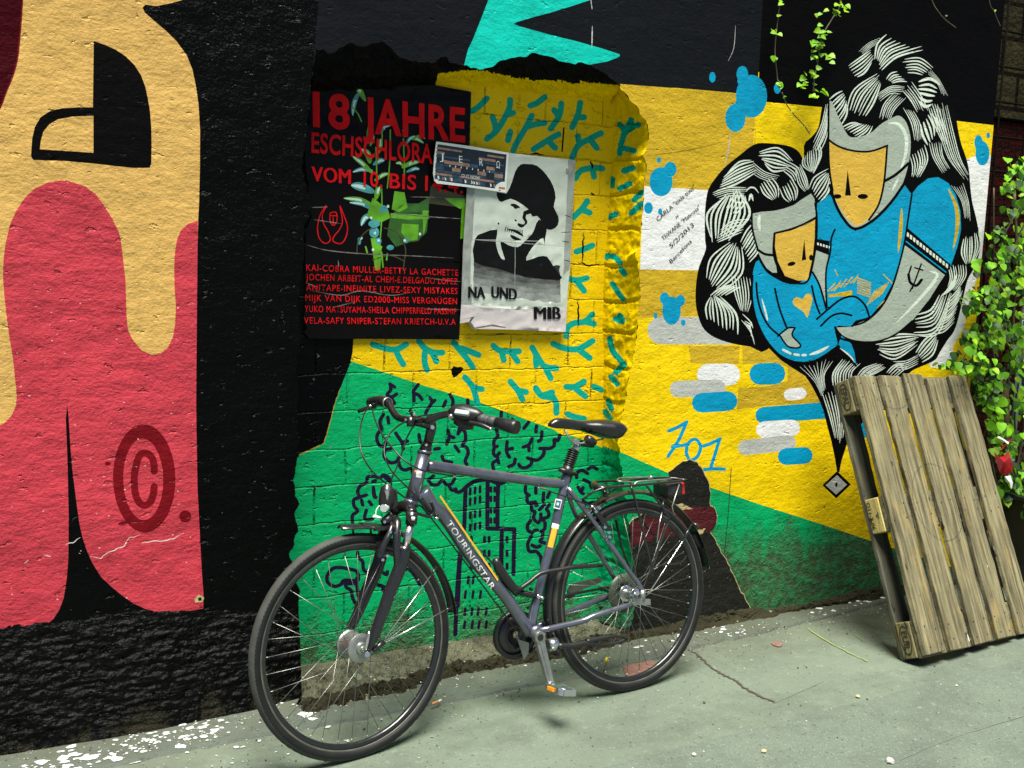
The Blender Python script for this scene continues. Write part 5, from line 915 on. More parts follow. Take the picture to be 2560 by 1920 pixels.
dc = MB(); tube_patch(dc, one(cN, 1035, 640), one(cN, 965, 930), .0170, -.12, .1, -1.0, .7, 0); tube_patch(dc, one(cN, 1035, 640), one(cN, 965, 930), .0170, .1, 1.0, -.7, .5, 1); tube_patch(dc, one(cJ, 1800, 1200), one(cJ, 1770, 1400), .0228, 0, .45, -.6, .2, 0); tube_patch(dc, one(cJ, 1820, 1200), one(cJ, 1790, 1400), .0229, .0, 1.0, -.1, .75, 1)
for u0_, u1_, m_ in ((-.05, .30, 1), (.34, .44, 0), (.46, 1.0, 1)): tube_patch(dc, one(cQ, 420, 690), one(cQ, 960, 1440), .0093, u0_, u1_, -.5, .5, m_)
dc.build_each('decal', [M['decalwhite'], M['decalorange']], fr_o)
dc = MB()
A_, B_ = one(cN, 1090, 270), one(cN, 1060, 400)
tube_patch(dc, A_, B_, .0169, 0, 1, -.75, .75, 0); tube_patch(dc, A_, B_, .0172, .12, .88, -.55, .55, 1); tube_patch(dc, A_, B_, .0175, .36, .64, -.22, .22, 0); dc.build('decal', [M['decalwhite'], M['decalblue']], fr_o)
# fork
fk = MB()
tb(fk, [(hbt, 0), (one(cK, 1235, 520), .0)], [.021, .019], 16)
tb(fk, [(one(cK, 1020, 560), -.045), (one(cK, 1120, 480), -.02), (one(cK, 1230, 490), .015), (one(cK, 1275, 590), .048)], [.016, .019, .02, .018], 14, res=4)
tb(fk, [(one(cK, 1275, 545), .055), (one(cK, 1258, 720), .055)], .0185, 16)
tb(fk, [(one(cK, 1010, 600), -.055), (one(cK, 1000, 700), -.055)], .0185, 14)
lowL = [(one(cK, 1172, 1020), .055), (one(cK, 1150, 1180), .055), (one(cK, 1080, 1380), .055), (one(cL, 1070, 250), .055), (one(cL, 960, 560), .055), (one(cL, 860, 830), .055), (one(cL, 800, 960), .055), (one(cL, 765, 1030), .054)]
tb(fk, lowL, [.0200, .0205, .0205, .020, .0185, .0155, .0125, .011], 18, res=2)
tb(fk, [(one(cK, 900, 760), -.055), (one(cK, 850, 1120), -.055), (one(cK, 770, 1380), -.055), (one(cL, 760, 200), -.055), (one(cL, 640, 500), -.055), (one(cL, 520, 740), -.055)], [.019, .021, .021, .020, .017, .013], 16, res=2)
tb(fk, [(one(cK, 1080, 1380), .052), (one(cK, 1060, 1000), .054), (one(cK, 1068, 700), .03), (one(cK, 1040, 680), .0), (one(cK, 960, 700), -.04), (one(cK, 905, 960), -.055)], [.012, .013, .013, .013, .013, .012], 12, res=4)
tb(fk, [(one(cL, 845, 1045), .058), (one(cL, 990, 905), .060)], [.0075, .0098], 10)
fko = fk.build('fork', M['bkblack'], bike)
ft = MB(); tb(ft, [(one(cK, 1255, 715), .055), (one(cK, 1180, 1040), .055)], .0125, 16); ft.build('stanchion', M['steel'], fko)
ft = MB(); tb(ft, [(one(cK, 1290, 620), .0755), (one(cK, 1286, 670), .0755)], .006, 8); ft.build('fork_badge', M['decalwhite'], fko)
ft = MB(); tb(ft, [(one(cL, 775, 1075), .058), (one(cL, 765, 1090), .084)], .0078, 12); tb(ft, [(one(cL, 740, 1020), .07), (one(cL, 765, 900), .075), (one(cL, 790, 770), .075)], [.004, .0055, .0045], 8, res=3); ft.build('quick_release', M['steel'], fko)
# stem, bar, grips, levers
sm_ = MB()
tb(sm_, [(one(cJ, 1890, 930), 0), (one(cJ, 1930, 830), 0)], [.0195, .018], 16); tb(sm_, [(one(cJ, 1925, 850), 0), (one(cJ, 1985, 600), 0), (one(cJ, 1995, 545), 0)], [.0145, .0165, .015], 14)
tb(sm_, [(one(cJ, 2010, 575), 0), (one(cJ, 1850, 530), 0), (one(cJ, 1720, 505), 0)], [.0175, .0165, .017], 14, res=2)
for o_ in (-.022, .022): tb(sm_, [(one(cJ, 1700, 460), o_), (one(cJ, 1690, 590), o_)], .012, 10)
sto = sm_.build('stem', M['bkblack'], bike)
bo_ = MB(); tb(bo_, [(one(cJ, 1992, 597), .012), (one(cJ, 1998, 600), .024)], .0065, 12); tb(bo_, [(one(cJ, 1740, 415), .0), (one(cJ, 1750, 425), .012)], .005, 8); tb(bo_, [(one(cJ, 1625, 495), -.02), (one(cJ, 1635, 500), .0)], .005, 8); bo_.build_each('bolt', M['steel'], sto)
hbm = MB()
near = [(one(cJ, 1725, 500), .0), (one(cJ, 1900, 510), .035), (one(cM, 60, 500), .06), (one(cM, 250, 430), .095), (one(cM, 380, 415), .125), (one(cM, 600, 445), .165), (one(cM, 800, 485), .205), (one(cM, 1270, 598), .312)]
far = [(one(cJ, 1725, 500), .0), (one(cJ, 1620, 490), -.04), (one(cJ, 1510, 455), -.085), (one(cJ, 1440, 360), -.12), (one(cJ, 1385, 260), -.155), (one(cJ, 1290, 235), -.20), (one(cJ, 1190, 240), -.27)]
tb(hbm, near, .0118, 14, res=4); tb(hbm, far, .0118, 14, res=4)
hbo = hbm.build('handlebar', M['bkblack'], bike)
gp = MB()
gpts = [(770, 478, .198, .0170), (850, 497, .216, .0172), (855, 498, .217, .0150), (862, 500, .219, .0172), (905, 511, .228, .0174), (910, 512, .229, .0152), (917, 514, .231, .0175), (1000, 534, .249, .0178)]
tb(gp, [(one(cM, x, y), o_) for x, y, o_, r_ in gpts], [r_ for *_, r_ in gpts], 18)
tb(gp, [(one(cM, x, y), o_) for x, y, o_ in ((1000, 534, .249), (1150, 570, .283), (1240, 592, .304), (1292, 603, .316))], [.0178, .0205, .0222, .0205], 18, mi=1)
gp.build('grip', [M['grip'], M['plastic']], hbo)
gp = MB(); tb(gp, [(one(cJ, 1372, 262), -.165), (one(cJ, 1330, 245), -.18), (one(cJ, 1250, 235), -.23), (one(cJ, 1150, 255), -.30)], [.0165, .0185, .019, .019], 16, res=2); gp.build('grip', [M['plastic']], hbo)
tr = MB(); tr.ring(BP(one(cJ, 1375, 262), -.16), *(lambda a: (np.cross(a, EU)/np.linalg.norm(np.cross(a, EU)), EU, a))((BP(one(cJ, 1330, 245), -.18)-BP(one(cJ, 1400, 280), -.15))/np.linalg.norm(BP(one(cJ, 1330, 245), -.18)-BP(one(cJ, 1400, 280), -.15))), [(.0165, -.004), (.019, -.004), (.019, .004), (.0165, .004)], 20); tr.build('shift_ring', M['greyalloy'], hbo)
sh = MB()                                                # gear shifter body on the near side
sp_ = [(370, 400, .120, .014), (440, 385, .135, .024), (540, 400, .150, .029), (640, 425, .170, .028), (740, 440, .190, .022), (770, 470, .197, .017)]
tb(sh, [(one(cM, x, y), o_) for x, y, o_, r_ in sp_], [r_ for *_, r_ in sp_], 14, res=2)
tb(sh, [(one(cM, 430, 500), .13), (one(cM, 560, 560), .15), (one(cM, 680, 590), .17)], [.012, .017, .010], 10, res=2)
sho = sh.build('gear_shifter', M['plastic'], hbo)
sh = MB(); a_ = [BP(one(cM, x, y), o_) for x, y, o_ in ((450, 372, .155), (640, 400, .195), (620, 450, .20), (430, 425, .16))]; nn = np.cross(a_[1]-a_[0], a_[2]-a_[1]); nn /= np.linalg.norm(nn); nn = nn if nn@(CAM-a_[0]) > 0 else -nn
sh.add([p+nn*.010 for p in a_]+[p for p in a_], [(0, 1, 2, 3), (0, 4, 5, 1), (1, 5, 6, 2), (2, 6, 7, 3), (3, 7, 4, 0)]); sh.build('shifter_window', M['lens'], sho)
for pts in ([(one(cM, 350, 440), .12), (one(cM, 480, 500), .15), (one(cM, 640, 535), .19), (one(cM, 800, 570), .23), (one(cM, 925, 625), .255)], [(one(cJ, 1215, 300), -.25), (one(cJ, 1100, 330), -.27), (one(cJ, 975, 378), -.30)]):
    lv = MB(); tb(lv, pts, [.010]+[.0075]*(len(pts)-2)+[.0065], 10, res=3); lv.build('brake_lever', M['plastic'], hbo)
lv = MB(); tb(lv, [(one(cM, 368, 430), .135), (one(cM, 372, 470), .14)], .0095, 10); tb(lv, [(one(cJ, 1120, 300), -.26), (one(cJ, 1155, 315), -.25)], .006, 10); tb(lv, [(one(cM, 915, 600), .262), (one(cM, 922, 640), .262)], .004, 8); lv.build_each('cable_adjuster', M['steel'], hbo)
# cables
for pts, r_ in (([(one(cJ, 1130, 320), -.25), (one(cJ, 1060, 400), -.20), (one(cJ, 1010, 560), -.12), (one(cJ, 992, 720), -.08), (one(cJ, 1005, 900), -.05), (one(cJ, 1065, 1060), -.03), (one(cJ, 1170, 1210), -.02), (one(cJ, 1300, 1330), -.02), (one(cJ, 1480, 1470), -.02), (one(cJ, 1600, 1560), -.03), (one(cK, 1330, 480), -.02), (one(cK, 1500, 590), .0), (one(cU, 380, 660), -.01), (one(cU, 600, 960), -.012)], .0026),
    ([(one(cJ, 1160, 330), -.25), (one(cJ, 1220, 540), -.17), (one(cJ, 1330, 740), -.08), (one(cJ, 1460, 900), -.02), (one(cJ, 1600, 1050), .015), (one(cJ, 1740, 1140), .03), (one(cJ, 1900, 1205), .03), (one(cJ, 2200, 1258), .012), (one(cM, 420, 1275), .005)], .0027),
    ([(one(cM, 360, 375), .125), (one(cJ, 2180, 380), .11), (one(cJ, 2000, 420), .07), (one(cJ, 1800, 450), .03), (one(cJ, 1600, 530), .0), (one(cJ, 1450, 640), -.02), (one(cJ, 1370, 750), -.02), (one(cJ, 1330, 900), -.01), (one(cJ, 1345, 1020), .01), (one(cJ, 1400, 1150), .02), (one(cJ, 1480, 1260), .03), (one(cJ, 1620, 1400), .035), (one(cJ, 1800, 1580), .035), (one(cK, 1450, 520), .03), (one(cK, 1530, 600), .018)], .0027),
    ([(one(cM, 0, 560), .06), (one(cJ, 1760, 560), .02), (one(cJ, 1660, 710), -.01), (one(cJ, 1600, 850), -.01), (one(cJ, 1560, 1000), -.01), (one(cJ, 1500, 1160), -.01), (one(cJ, 1430, 1360), -.01), (one(cK, 1020, 600), -.02), (one(cK, 990, 730), -.01)], .0026),
    ([(one(cM, 1590, 1430), .012), (one(cM, 1720, 1465), .03), (one(cQ, 0, 498), .035), (one(cQ, 200, 565), .045), (one(cQ, 400, 640), .05), (one(cQ, 545, 695), .04)], .0026),
    ([(one(cK, 1230, 470), .04), (one(cK, 1330, 560), .045), (one(cK, 1430, 600), .03), (one(cK, 1530, 615), .02), (one(cK, 1570, 520), .02), (one(cK, 1530, 410), .03)], .0050)):
    cb = MB(); tb(cb, pts, r_, 8, res=5); cb.build('cable', M['plastic'], bike)
cs = MB()
for q in ((one(cM, 415, 1272), .004), (one(cM, 1600, 1437), .010), (one(cK, 1615, 640), .02), (one(cQ, 560, 700), .04)): cs.tube([BP(*q)-EX*.007, BP(*q)+EX*.007], .005, 8)
cs.build_each('cable_stop', M['steel'], bike)
# saddle and post
sp = MB(); tb(sp, [(one(cX, 672, 575), 0), (one(cX, 652, 640), 0)], .0142, 16); spo = sp.build('seat_post', M['steel'], bike)
sp = MB(); q0 = np.array(one(cX, 650, 620)); q1_ = np.array(one(cX, 612, 735)); pts = []; rr = []
for i in range(33):
    t = i/32; pts.append((tuple(q0*(1-t)+q1_*t), 0)); rr.append(.0178+.0042*(1 if (i//2) % 2 else -.6))
tb(sp, pts, rr, 16); tb(sp, [(one(cX, 612, 730), 0), (one(cX, 598, 800), 0)], .0195, 16); tb(sp, [(one(cX, 545, 755), .01), (one(cX, 600, 770), .02), (one(cX, 660, 788), .01)], .008, 10); tb(sp, [(one(cX, 625, 790), 0), (one(cX, 615, 850), 0)], [.010, .006], 8); sp.build('post_bellows', M['plastic'], spo)
top_s = [(478, 436), (520, 402), (600, 404), (700, 418), (780, 410), (860, 408), (920, 418), (955, 440)]; bot_s = [(474, 462), (520, 480), (600, 486), (700, 500), (790, 530), (860, 556), (925, 556), (960, 520)]; wid = [.010, .020, .024, .034, .058, .074, .074, .055]
tt = curve([BP(q) for q in cX(top_s)], 5); bt = curve([BP(q) for q in cX(bot_s)], 5); ww = np.interp(np.linspace(0, 7, len(tt)), range(8), wid); sv = []; K = 20
for a, b, w_ in zip(tt, bt, ww):
    c_ = (a+b)/2; hh = (a-b)/2
    for k in range(K):
        an = 2*math.pi*k/K; s_, cc = math.sin(an), math.cos(an)
        y_ = abs(s_)**.75*math.copysign(1, s_); x_ = abs(cc)**.6*math.copysign(1, cc)
        up_ = c_+hh*(y_*(1 if y_ > 0 else .8)-.18*x_*x_*(y_ > 0)); sv.append(up_+EN*w_*x_*(1 if y_ > -.2 else .8))
sd2 = MB(); n_ = len(tt); sd2.add(sv, [(i*K+k, i*K+(k+1) % K, (i+1)*K+(k+1) % K, (i+1)*K+k) for i in range(n_-1) for k in range(K)]+[tuple(reversed(range(K))), tuple((n_-1)*K+k for k in range(K))], 0, True)
sdo = sd2.build('saddle', M['saddle'], bike); md = sdo.modifiers.new('s', 'SUBSURF'); md.levels = 1; md.render_levels = 1
sr = MB()
for o_ in (.022, -.022): tb(sr, [(one(cX, 590, 485), o_*.5), (one(cX, 615, 540), o_), (one(cX, 660, 575), o_), (one(cX, 740, 570), o_), (one(cX, 850, 545), o_)], .0036, 8, res=4)
tb(sr, [(one(cX, 655, 555), -.03), (one(cX, 665, 565), .03)], .010, 10); sr.build('saddle_rail', M['greyalloy'], sdo)
sr = MB(); tb(sr, [(one(cX, 735, 540), .03), (one(cX, 760, 555), .03), (one(cX, 790, 570), .02)], [.012, .016, .012], 12); tb(sr, [(one(cX, 735, 540), -.03), (one(cX, 760, 555), -.03)], .014, 12); tb(sr, [(one(cX, 700, 575), 0), (one(cX, 780, 585), 0)], .012, 10); sr.build('saddle_clamp', M['plastic'], sdo)
# mudguards
def guard(c, x, u, n_, a0, a1, r0=.371, wd=.026): 
    pr = [(r0+.011*(1-(t/wd)**2)*1.0, t) for t in np.linspace(-wd, wd, 9)]+[(r0-.0018+.011*(1-(t/wd)**2), t) for t in np.linspace(wd, -wd, 9)]
    g_ = MB(); g_.ring(c, x, u, n_, pr, 70, 0, a0, a1); return g_
rg_ = guard(RC, rx, ru, rn, R(8), R(205)).build('mudguard', M['bkblack'], bike)
fgd = guard(FC, fx, fu, fn, R(5), R(84)); 
vis = [one(cK, 985, 790), one(cK, 850, 738), one(cK, 640, 712), one(cK, 430, 716), one(cK, 265, 728)]
vt = curve([BP(q, 0.0) for q in vis], 4); vv = []
for i, p in enumerate(vt):
    w_ = .027*(1-.55*max(0, (i-len(vt)*.72)/(len(vt)*.28))**2)
    for t in (-1, -.6, 0, .6, 1): vv.append(p+EN*w_*t-EU*.012*t*t)
    for t in (1, .6, 0, -.6, -1): vv.append(p+EN*w_*t-EU*(.012*t*t+.003))
n_ = len(vt); fgd.add(vv, [(i*10+k, i*10+(k+1) % 10, (i+1)*10+(k+1) % 10, (i+1)*10+k) for i in range(n_-1) for k in range(10)]+[tuple(reversed(range(10))), tuple((n_-1)*10+k for k in range(10))], 0, True)
tb(fgd, [(one(cK, 700, 735), 0), (one(cK, 705, 850), 0)], .004, 6); tb(fgd, [(one(cK, 460, 735), 0), (one(cK, 458, 850), 0)], .004, 6)
fgo = fgd.build('mudguard', M['bkblack'], bike)
for pts, m_ in (([(one(cL, 985, 895), .062), (one(cK, 1535, 1430), .040)], 'steel'), ([(one(cK, 1535, 1430), .041), (one(cK, 1615, 1305), .031)], 'bkblack'), ([(one(cL, 1020, 915), .062), (one(cL, 1850, 470), .034)], 'steel'), ([(one(cL, 1850, 470), .035), (one(cL, 1940, 435), .028)], 'bkblack'), ([(one(cL, 960, 900), -.062), (one(cL, 1330, 610), -.045), (one(cL, 1620, 355), -.034)], 'steel')):
    g_ = MB(); tb(g_, pts, .0021 if m_ == 'steel' else .0036, 8); g_.build('mudguard_stay', M[m_], fgo)
for pts, m_ in (([(one(cV, 1330, 360), .066), (one(cQ, 1540, 1590), .066), (one(cQ, 1800, 1190), .04), (one(cQ, 1890, 1060), .03)], 'steel'), ([(one(cQ, 1815, 1150), .045), (one(cQ, 1930, 945), .030)], 'bkblack'), ([(one(cQ, 1450, 1200), .045), (one(cQ, 1480, 960), .04), (one(cQ, 1525, 760), .034)], 'steel'), ([(one(cQ, 1525, 760), .035), (one(cQ, 1540, 620), .03)], 'bkblack')):
    g_ = MB(); tb(g_, pts, .0023 if m_ == 'steel' else .0042, 8); g_.build('mudguard_stay', M[m_], rg_)
g_ = MB(); tb(g_, [(one(cQ, 1950, 985), 0), (one(cQ, 2000, 965), 0)], [.020, .013], 16); g_.build('rear_reflector', M['bkblack'], rg_)
g_ = MB(); tb(g_, [(one(cQ, 1960, 1060), 0), (one(cQ, 2020, 1170), 0), (one(cQ, 2085, 1270), 0)], [.018, .016, .006], 10, res=2, flat=.35); g_.build('mud_flap', M['plastic'], rg_)
# rack
rk_ = MB()
for o_ in (.055, -.055):
    tb(rk_, [(one(cQ, 430, 600), o_*.35), (one(cQ, 560, 505), o_*.7), (one(cQ, 720, 440), o_), (one(cQ, 820, 430), o_), (one(cQ, 1120, 410), o_), (one(cQ, 1500, 372), o_), (one(cQ, 1860, 335), o_*.9)], .0046, 8, res=4)
tb(rk_, [(one(cQ, 570, 370), -.04), (one(cQ, 700, 350), -.045), (one(cQ, 1000, 340), -.05), (one(cQ, 1350, 310), -.05), (one(cQ, 1620, 300), -.05), (one(cQ, 1860, 335), .0)], .0042, 8, res=3)
for q in ((800, 430), (1120, 410), (1500, 372)): tb(rk_, [(one(cQ, q[0], q[1]), .055), (one(cQ, q[0]-60, q[1]-55), -.055)], .004, 8)
tb(rk_, [(one(cQ, 580, 380), -.02), (one(cQ, 620, 440), .02), (one(cQ, 760, 445), .05)], [.012, .014, .008], 10, res=2)
tb(rk_, [(one(cQ, 1090, 420), .055), (one(cQ, 1160, 640), .057), (one(cQ, 1250, 1000), .062), (one(cQ, 1330, 1340), .066), (one(cQ, 1400, 1600), .07)], .0048, 8, res=2)
tb(rk_, [(one(cQ, 1300, 395), .055), (one(cQ, 1420, 570), .057), (one(cQ, 1620, 850), .061), (one(cQ, 1570, 1000), .064), (one(cQ, 1410, 1480), .068), (one(cQ, 1350, 1640), .07)], .0044, 8, res=2)
tb(rk_, [(one(cQ, 880, 880), -.062), (one(cQ, 960, 1250), -.064), (one(cQ, 1090, 1600), -.066)], .0048, 8)
tb(rk_, [(one(cQ, 1230, 880), -.06), (one(cQ, 1420, 1120), -.06), (one(cQ, 1200, 1500), -.064)], .004, 8)
tb(rk_, [(one(cQ, 700, 460), .0), (one(cQ, 730, 500), .03), (one(cQ, 745, 560), .03)], .007, 8); tb(rk_, [(one(cQ, 560, 690), .02), (one(cQ, 690, 560), .035), (one(cQ, 890, 455), .05)], .0036, 8, res=3)
rko = rk_.build('luggage_rack', M['bkblack'], bike)
rs_ = MB()
tb(rs_, [(one(cQ, 1690, 790+30), .066), (one(cQ, 1660, 700), .064), (one(cQ, 1760, 390), .05)], .0024, 8)
tb(rs_, [(one(cQ, 1110, 405), .02), (one(cQ, 1090, 360), .02), (one(cQ, 930, 350), .02), (one(cQ, 905, 335), .0), (one(cQ, 940, 308), -.02), (one(cQ, 1150, 300), -.03), (one(cQ, 1350, 295), -.03)], .0032, 8, res=3)
tb(rs_, [(one(cQ, 1135, 405), .045), (one(cQ, 1170, 362), .045), (one(cQ, 1300, 345), .045), (one(cQ, 1650, 318), .03)], .0032, 8, res=3); tb(rs_, [(one(cQ, 1345, 290), 0), (one(cQ, 1385, 310), 0)], .008, 8)
rs_.build('spring_clamp', M['greyalloy'], rko)
rl = MB(); a_ = BP(one(cQ, 1600, 385), .045); rl.box(a_, EX*.075, -EU*.052, -EN*.09); rl.build('rear_light', M['plastic'], rko, bevel=.01)
rl = MB(); a_ = BP(one(cQ, 1600, 385), .045)+EX*.0745-EU*.004-EN*.005; rl.box(a_, EX*.014, -EU*.044, -EN*.08); rl.build('red_lens', M['redlens'], rko, bevel=.004)
wr_ = MB(); tb(wr_, [(one(cQ, 1420, 1540), .072), (one(cQ, 1500, 1515), .075), (one(cQ, 1650, 1495), .07), (one(cQ, 1790, 1465), .06), (one(cQ, 1850, 1400), .05), (one(cQ, 1860, 1380), .045)], .0036, 8, res=4); wr_.build('lower_hoop', M['bkblack'], rko)
# brakes
for pts, rads in (([(one(cK, 1005, 700), .03), (one(cK, 960, 860), .045), (one(cK, 880, 1010), .046), (one(cK, 830, 1150), .046)], [.007, .010, .011, .012]), ([(one(cK, 900, 690), -.01), (one(cK, 850, 800), -.04), (one(cK, 800, 1010), -.045)], [.007, .009, .010]), ([(one(cQ, 560, 700), .03), (one(cQ, 620, 790), .045), (one(cQ, 700, 900), .046), (one(cQ, 770, 1010), .046)], [.008, .011, .011, .012])):
    bk_ = MB(); tb(bk_, pts, rads, 10, res=2); bk_.tube([BP(pts[-1][0], pts[-1][1]-.03), BP(pts[-1][0], pts[-1][1]+.014)], .0085, 10); e_ = pts[-2]; bk_.box(BP(e_[0], .02)-EX*.028, EX*.056, EU*.012, EN*.012); bk_.build('brake', M['bkblack'], bike)
bk_ = MB()
for q in ((735, 985, .06), (790, 1060, .058), (800, 1120, .06), (660, 720, .05), (610, 770, .055), (360, 720, .02)): bk_.tube([BP(one(cQ, q[0], q[1]), q[2]-.006), BP(one(cQ, q[0], q[1]), q[2]+.006)], .0055, 8)
for q in ((975, 830, .05), (930, 1160, .055), (870, 1215, .055), (895, 690, .03)): bk_.tube([BP(one(cK, q[0], q[1]), q[2]-.006), BP(one(cK, q[0], q[1]), q[2]+.006)], .0048, 8)
bk_.build_each('brake_bolt', M['steel'], bike)
# headlight
hl_ = MB(); c0 = [(one(cK, 960, 190), 0), (one(cK, 945, 235), 0), (one(cK, 930, 330), 0), (one(cK, 915, 430), 0), (one(cK, 905, 510), 0), (one(cK, 905, 560), 0)]
tb(hl_, c0, [.010, .024, .0265, .0245, .020, .008], 18, res=3, flat=1.0); hl_.tube([BP(one(cK, 1005, 240), 0), BP(one(cK, 1010, 480), 0), BP(one(cK, 1040, 560), 0)], [.014, .016, .010], 12)
hl_.tube([BP(one(cK, 960, 560), 0), BP(one(cK, 1000, 640), 0), BP(one(cK, 1040, 600), 0)], .008, 10); tb(hl_, [(one(cK, 860, 700), 0), (one(cK, 930, 660), 0), (one(cK, 1000, 700), 0)], [.010, .020, .012], 12)
hlo = hl_.build('headlight', M['plastic'], bike)
hl_ = MB(); lc = BP(one(cK, 885, 500), .014); dr = (-EX*.75+EN*.66); hl_.tube([lc-dr*.004, lc+dr*.0035], [.017, .012], 16); hl_.build('headlight_lens', M['lens'], hlo)
hl_ = MB(); lc = BP(one(cK, 955, 260), .012); hl_.tube([lc-EU*.030+dr*.013, lc+dr*.018, lc+EU*.022+dr*.012], [.004, .009, .006], 10); hl_.build('chrome_band', M['steel'], hlo)
hl_ = MB(); tb(hl_, [(one(cK, 840, 450), 0), (one(cK, 780, 520), .0), (one(cK, 770, 620), 0)], .0016, 6, res=4); tb(hl_, [(one(cK, 740, 610), .01), (one(cK, 840, 640), .01)], .005, 8); hl_.build('lamp_wire', M['decalwhite'], hlo)
# drive side seen through the frame, crank, pedal
cg = MB(); cc_ = BP(one(cU, 600, 1030), -.062)
cg.ring(cc_, EX, EU, EN, [(.070, .006), (.0845, .010), (.0845, -.012), (.070, -.010)], 60, 0); cg.ring(cc_, EX, EU, EN, [(.012, .0035), (.071, .0035), (.071, -.003), (.012, -.003)], 60, 1)
cgo = cg.build('chain_guard', [M['plastic'], M['bkblack']], bike)
cg = MB(); tri = [BP(one(cU, x, y), -.035) for x, y in ((590, 960), (640, 1100), (790, 1145), (780, 1290), (718, 1385), (690, 1280), (640, 1130))]; cg.add(tri+[p-EN*.003 for p in tri], [tuple(range(7)), tuple(reversed(range(7, 14)))]+[(i, 7+i, 7+(i+1) % 7, (i+1) % 7) for i in range(7)]); cg.build('guard_bracket', M['greyalloy'], cgo)
cg = MB(); 
for pts in ([(one(cU, 760, 660), -.05), (one(cU, 1350, 480), -.05), (one(cV, 830, 255), -.05)], [(one(cU, 800, 1290), -.05), (one(cU, 1330, 720), -.05), (one(cV, 830, 400), -.05)]): tb(cg, pts, .0052, 6)
cg.build('chain', M['plastic'], bike)
cg = MB(); a_ = [BP(one(cU, x, y), -.055) for x, y in ((1380, 330), (1760, 250), (1800, 270), (1790, 310), (1500, 420), (1340, 560), (1330, 430))]; cg.add(a_+[p-EN*.008 for p in a_], [tuple(range(7)), tuple(reversed(range(7, 14)))]+[(i, 7+i, 7+(i+1) % 7, (i+1) % 7) for i in range(7)]); cg.build('chain_case', M['smoke'], bike)
ck = MB(); k0 = BP(one(cU, 920, 1060), .074); k1 = BP(one(cPed, 400, 800), .088)
ck.tube([k0-EN*.014, k0+EN*.012], .0205, 20); ck.tube([k1-EN*.012, k1+EN*.010], .0150, 18)
dd = (k1-k0)/np.linalg.norm(k1-k0); sdv = np.cross(dd, EN)
def arm(w0_, w1_, e0_, e1_, mb): 
    v = [k0+sdv*w0_+EN*e0_, k0-sdv*w0_+EN*e0_, k1-sdv*w1_+EN*e0_, k1+sdv*w1_+EN*e0_, k0+sdv*w0_+EN*e1_, k0-sdv*w0_+EN*e1_, k1-sdv*w1_+EN*e1_, k1+sdv*w1_+EN*e1_]
    mb.add(v, [(0, 1, 2, 3), (7, 6, 5, 4), (0, 4, 5, 1), (1, 5, 6, 2), (2, 6, 7, 3), (3, 7, 4, 0)])
arm(.0165, .0115, -.010, .008, ck); arm(.0055, .003, .008, .0105, ck)
cko = ck.build('crank', M['greyalloy'], bike, bevel=.002)
ck = MB(); ck.tube([k0+EN*.0115, k0+EN*.0135], .0115, 18); ck.tube([k1+EN*.009, k1+EN*.026], .0075, 10); ck.build('crank_bolt', M['plastic'], cko)
pd = MB(); pc = k1+EN*.062+EU*.0; pu = EX*.62-EU*.13+EN*.0; pu = EX*math.cos(R(-12))+EU*math.sin(R(-12)); pv = np.cross(EN, pu); pv = pv if pv@EU > 0 else -pv
pd.tube([k1+EN*.012, pc+EN*.045], [.010, .008], 12)
def bar(a, b, w_, h_): pd.box(np.array(a)-pv*h_/2, np.array(b)-np.array(a), pv*h_, np.cross((np.array(b)-np.array(a))/np.linalg.norm(np.array(b)-np.array(a)), pv)*w_)
for sx_ in (-1, 1): bar(pc+pu*.032*sx_-EN*.040, pc+pu*.032*sx_+EN*.034, .004, .022)
bar(pc-pu*.032+EN*.034, pc-pu*.022+EN*.047, .004, .022); bar(pc-pu*.022+EN*.047, pc+pu*.022+EN*.047, .004, .022); bar(pc+pu*.022+EN*.047, pc+pu*.034+EN*.034, .004, .022); bar(pc-pu*.032-EN*.040, pc+pu*.032-EN*.040, .004, .014)
pd.box(pc-pu*.024-EN*.022-pv*.010, pu*.048, EN*.040, pv*.020); bar(pc-pu*.030+EN*.0, pc+pu*.030+EN*.0, .008, .012)
pdo = pd.build('pedal', M['steel'], cko, bevel=.0015)
rf_ = MB(); rf_.box(pc-pu*.0365-EN*.024-pv*.007, EN*.036, pv*.013, -pu*.005); rf_.build('pedal_reflector', M['orange'], cko, bevel=.0015)
# kickstand, folded up
ks = MB(); tb(ks, [(one(cU, 1090, 1140), .020), (one(cU, 1140, 1180), .05)], [.016, .019], 14); tb(ks, [(one(cU, 1050, 1180), .04), (one(cU, 1175, 1150), .045)], .021, 14); kso = ks.build('kickstand', M['steel'], bike)
ks = MB(); tb(ks, [(one(cU, 1190, 1190), .055), (one(cU, 1400, 1185), .06), (one(cU, 1580, 1150), .062), (one(cU, 1800, 1170), .064), (one(cU, 1980, 1150), .066), (one(cU, 2110, 1095), .066), (one(cU, 2080, 1060), .066), (one(cU, 1950, 1055), .066), (one(cU, 1750, 1090), .064), (one(cU, 1580, 1130), .062)], [.011, .011, .010, .006, .005, .005, .005, .006, .008, .010], 10, res=4); ks.build('kickstand_leg', M['plastic'], kso)
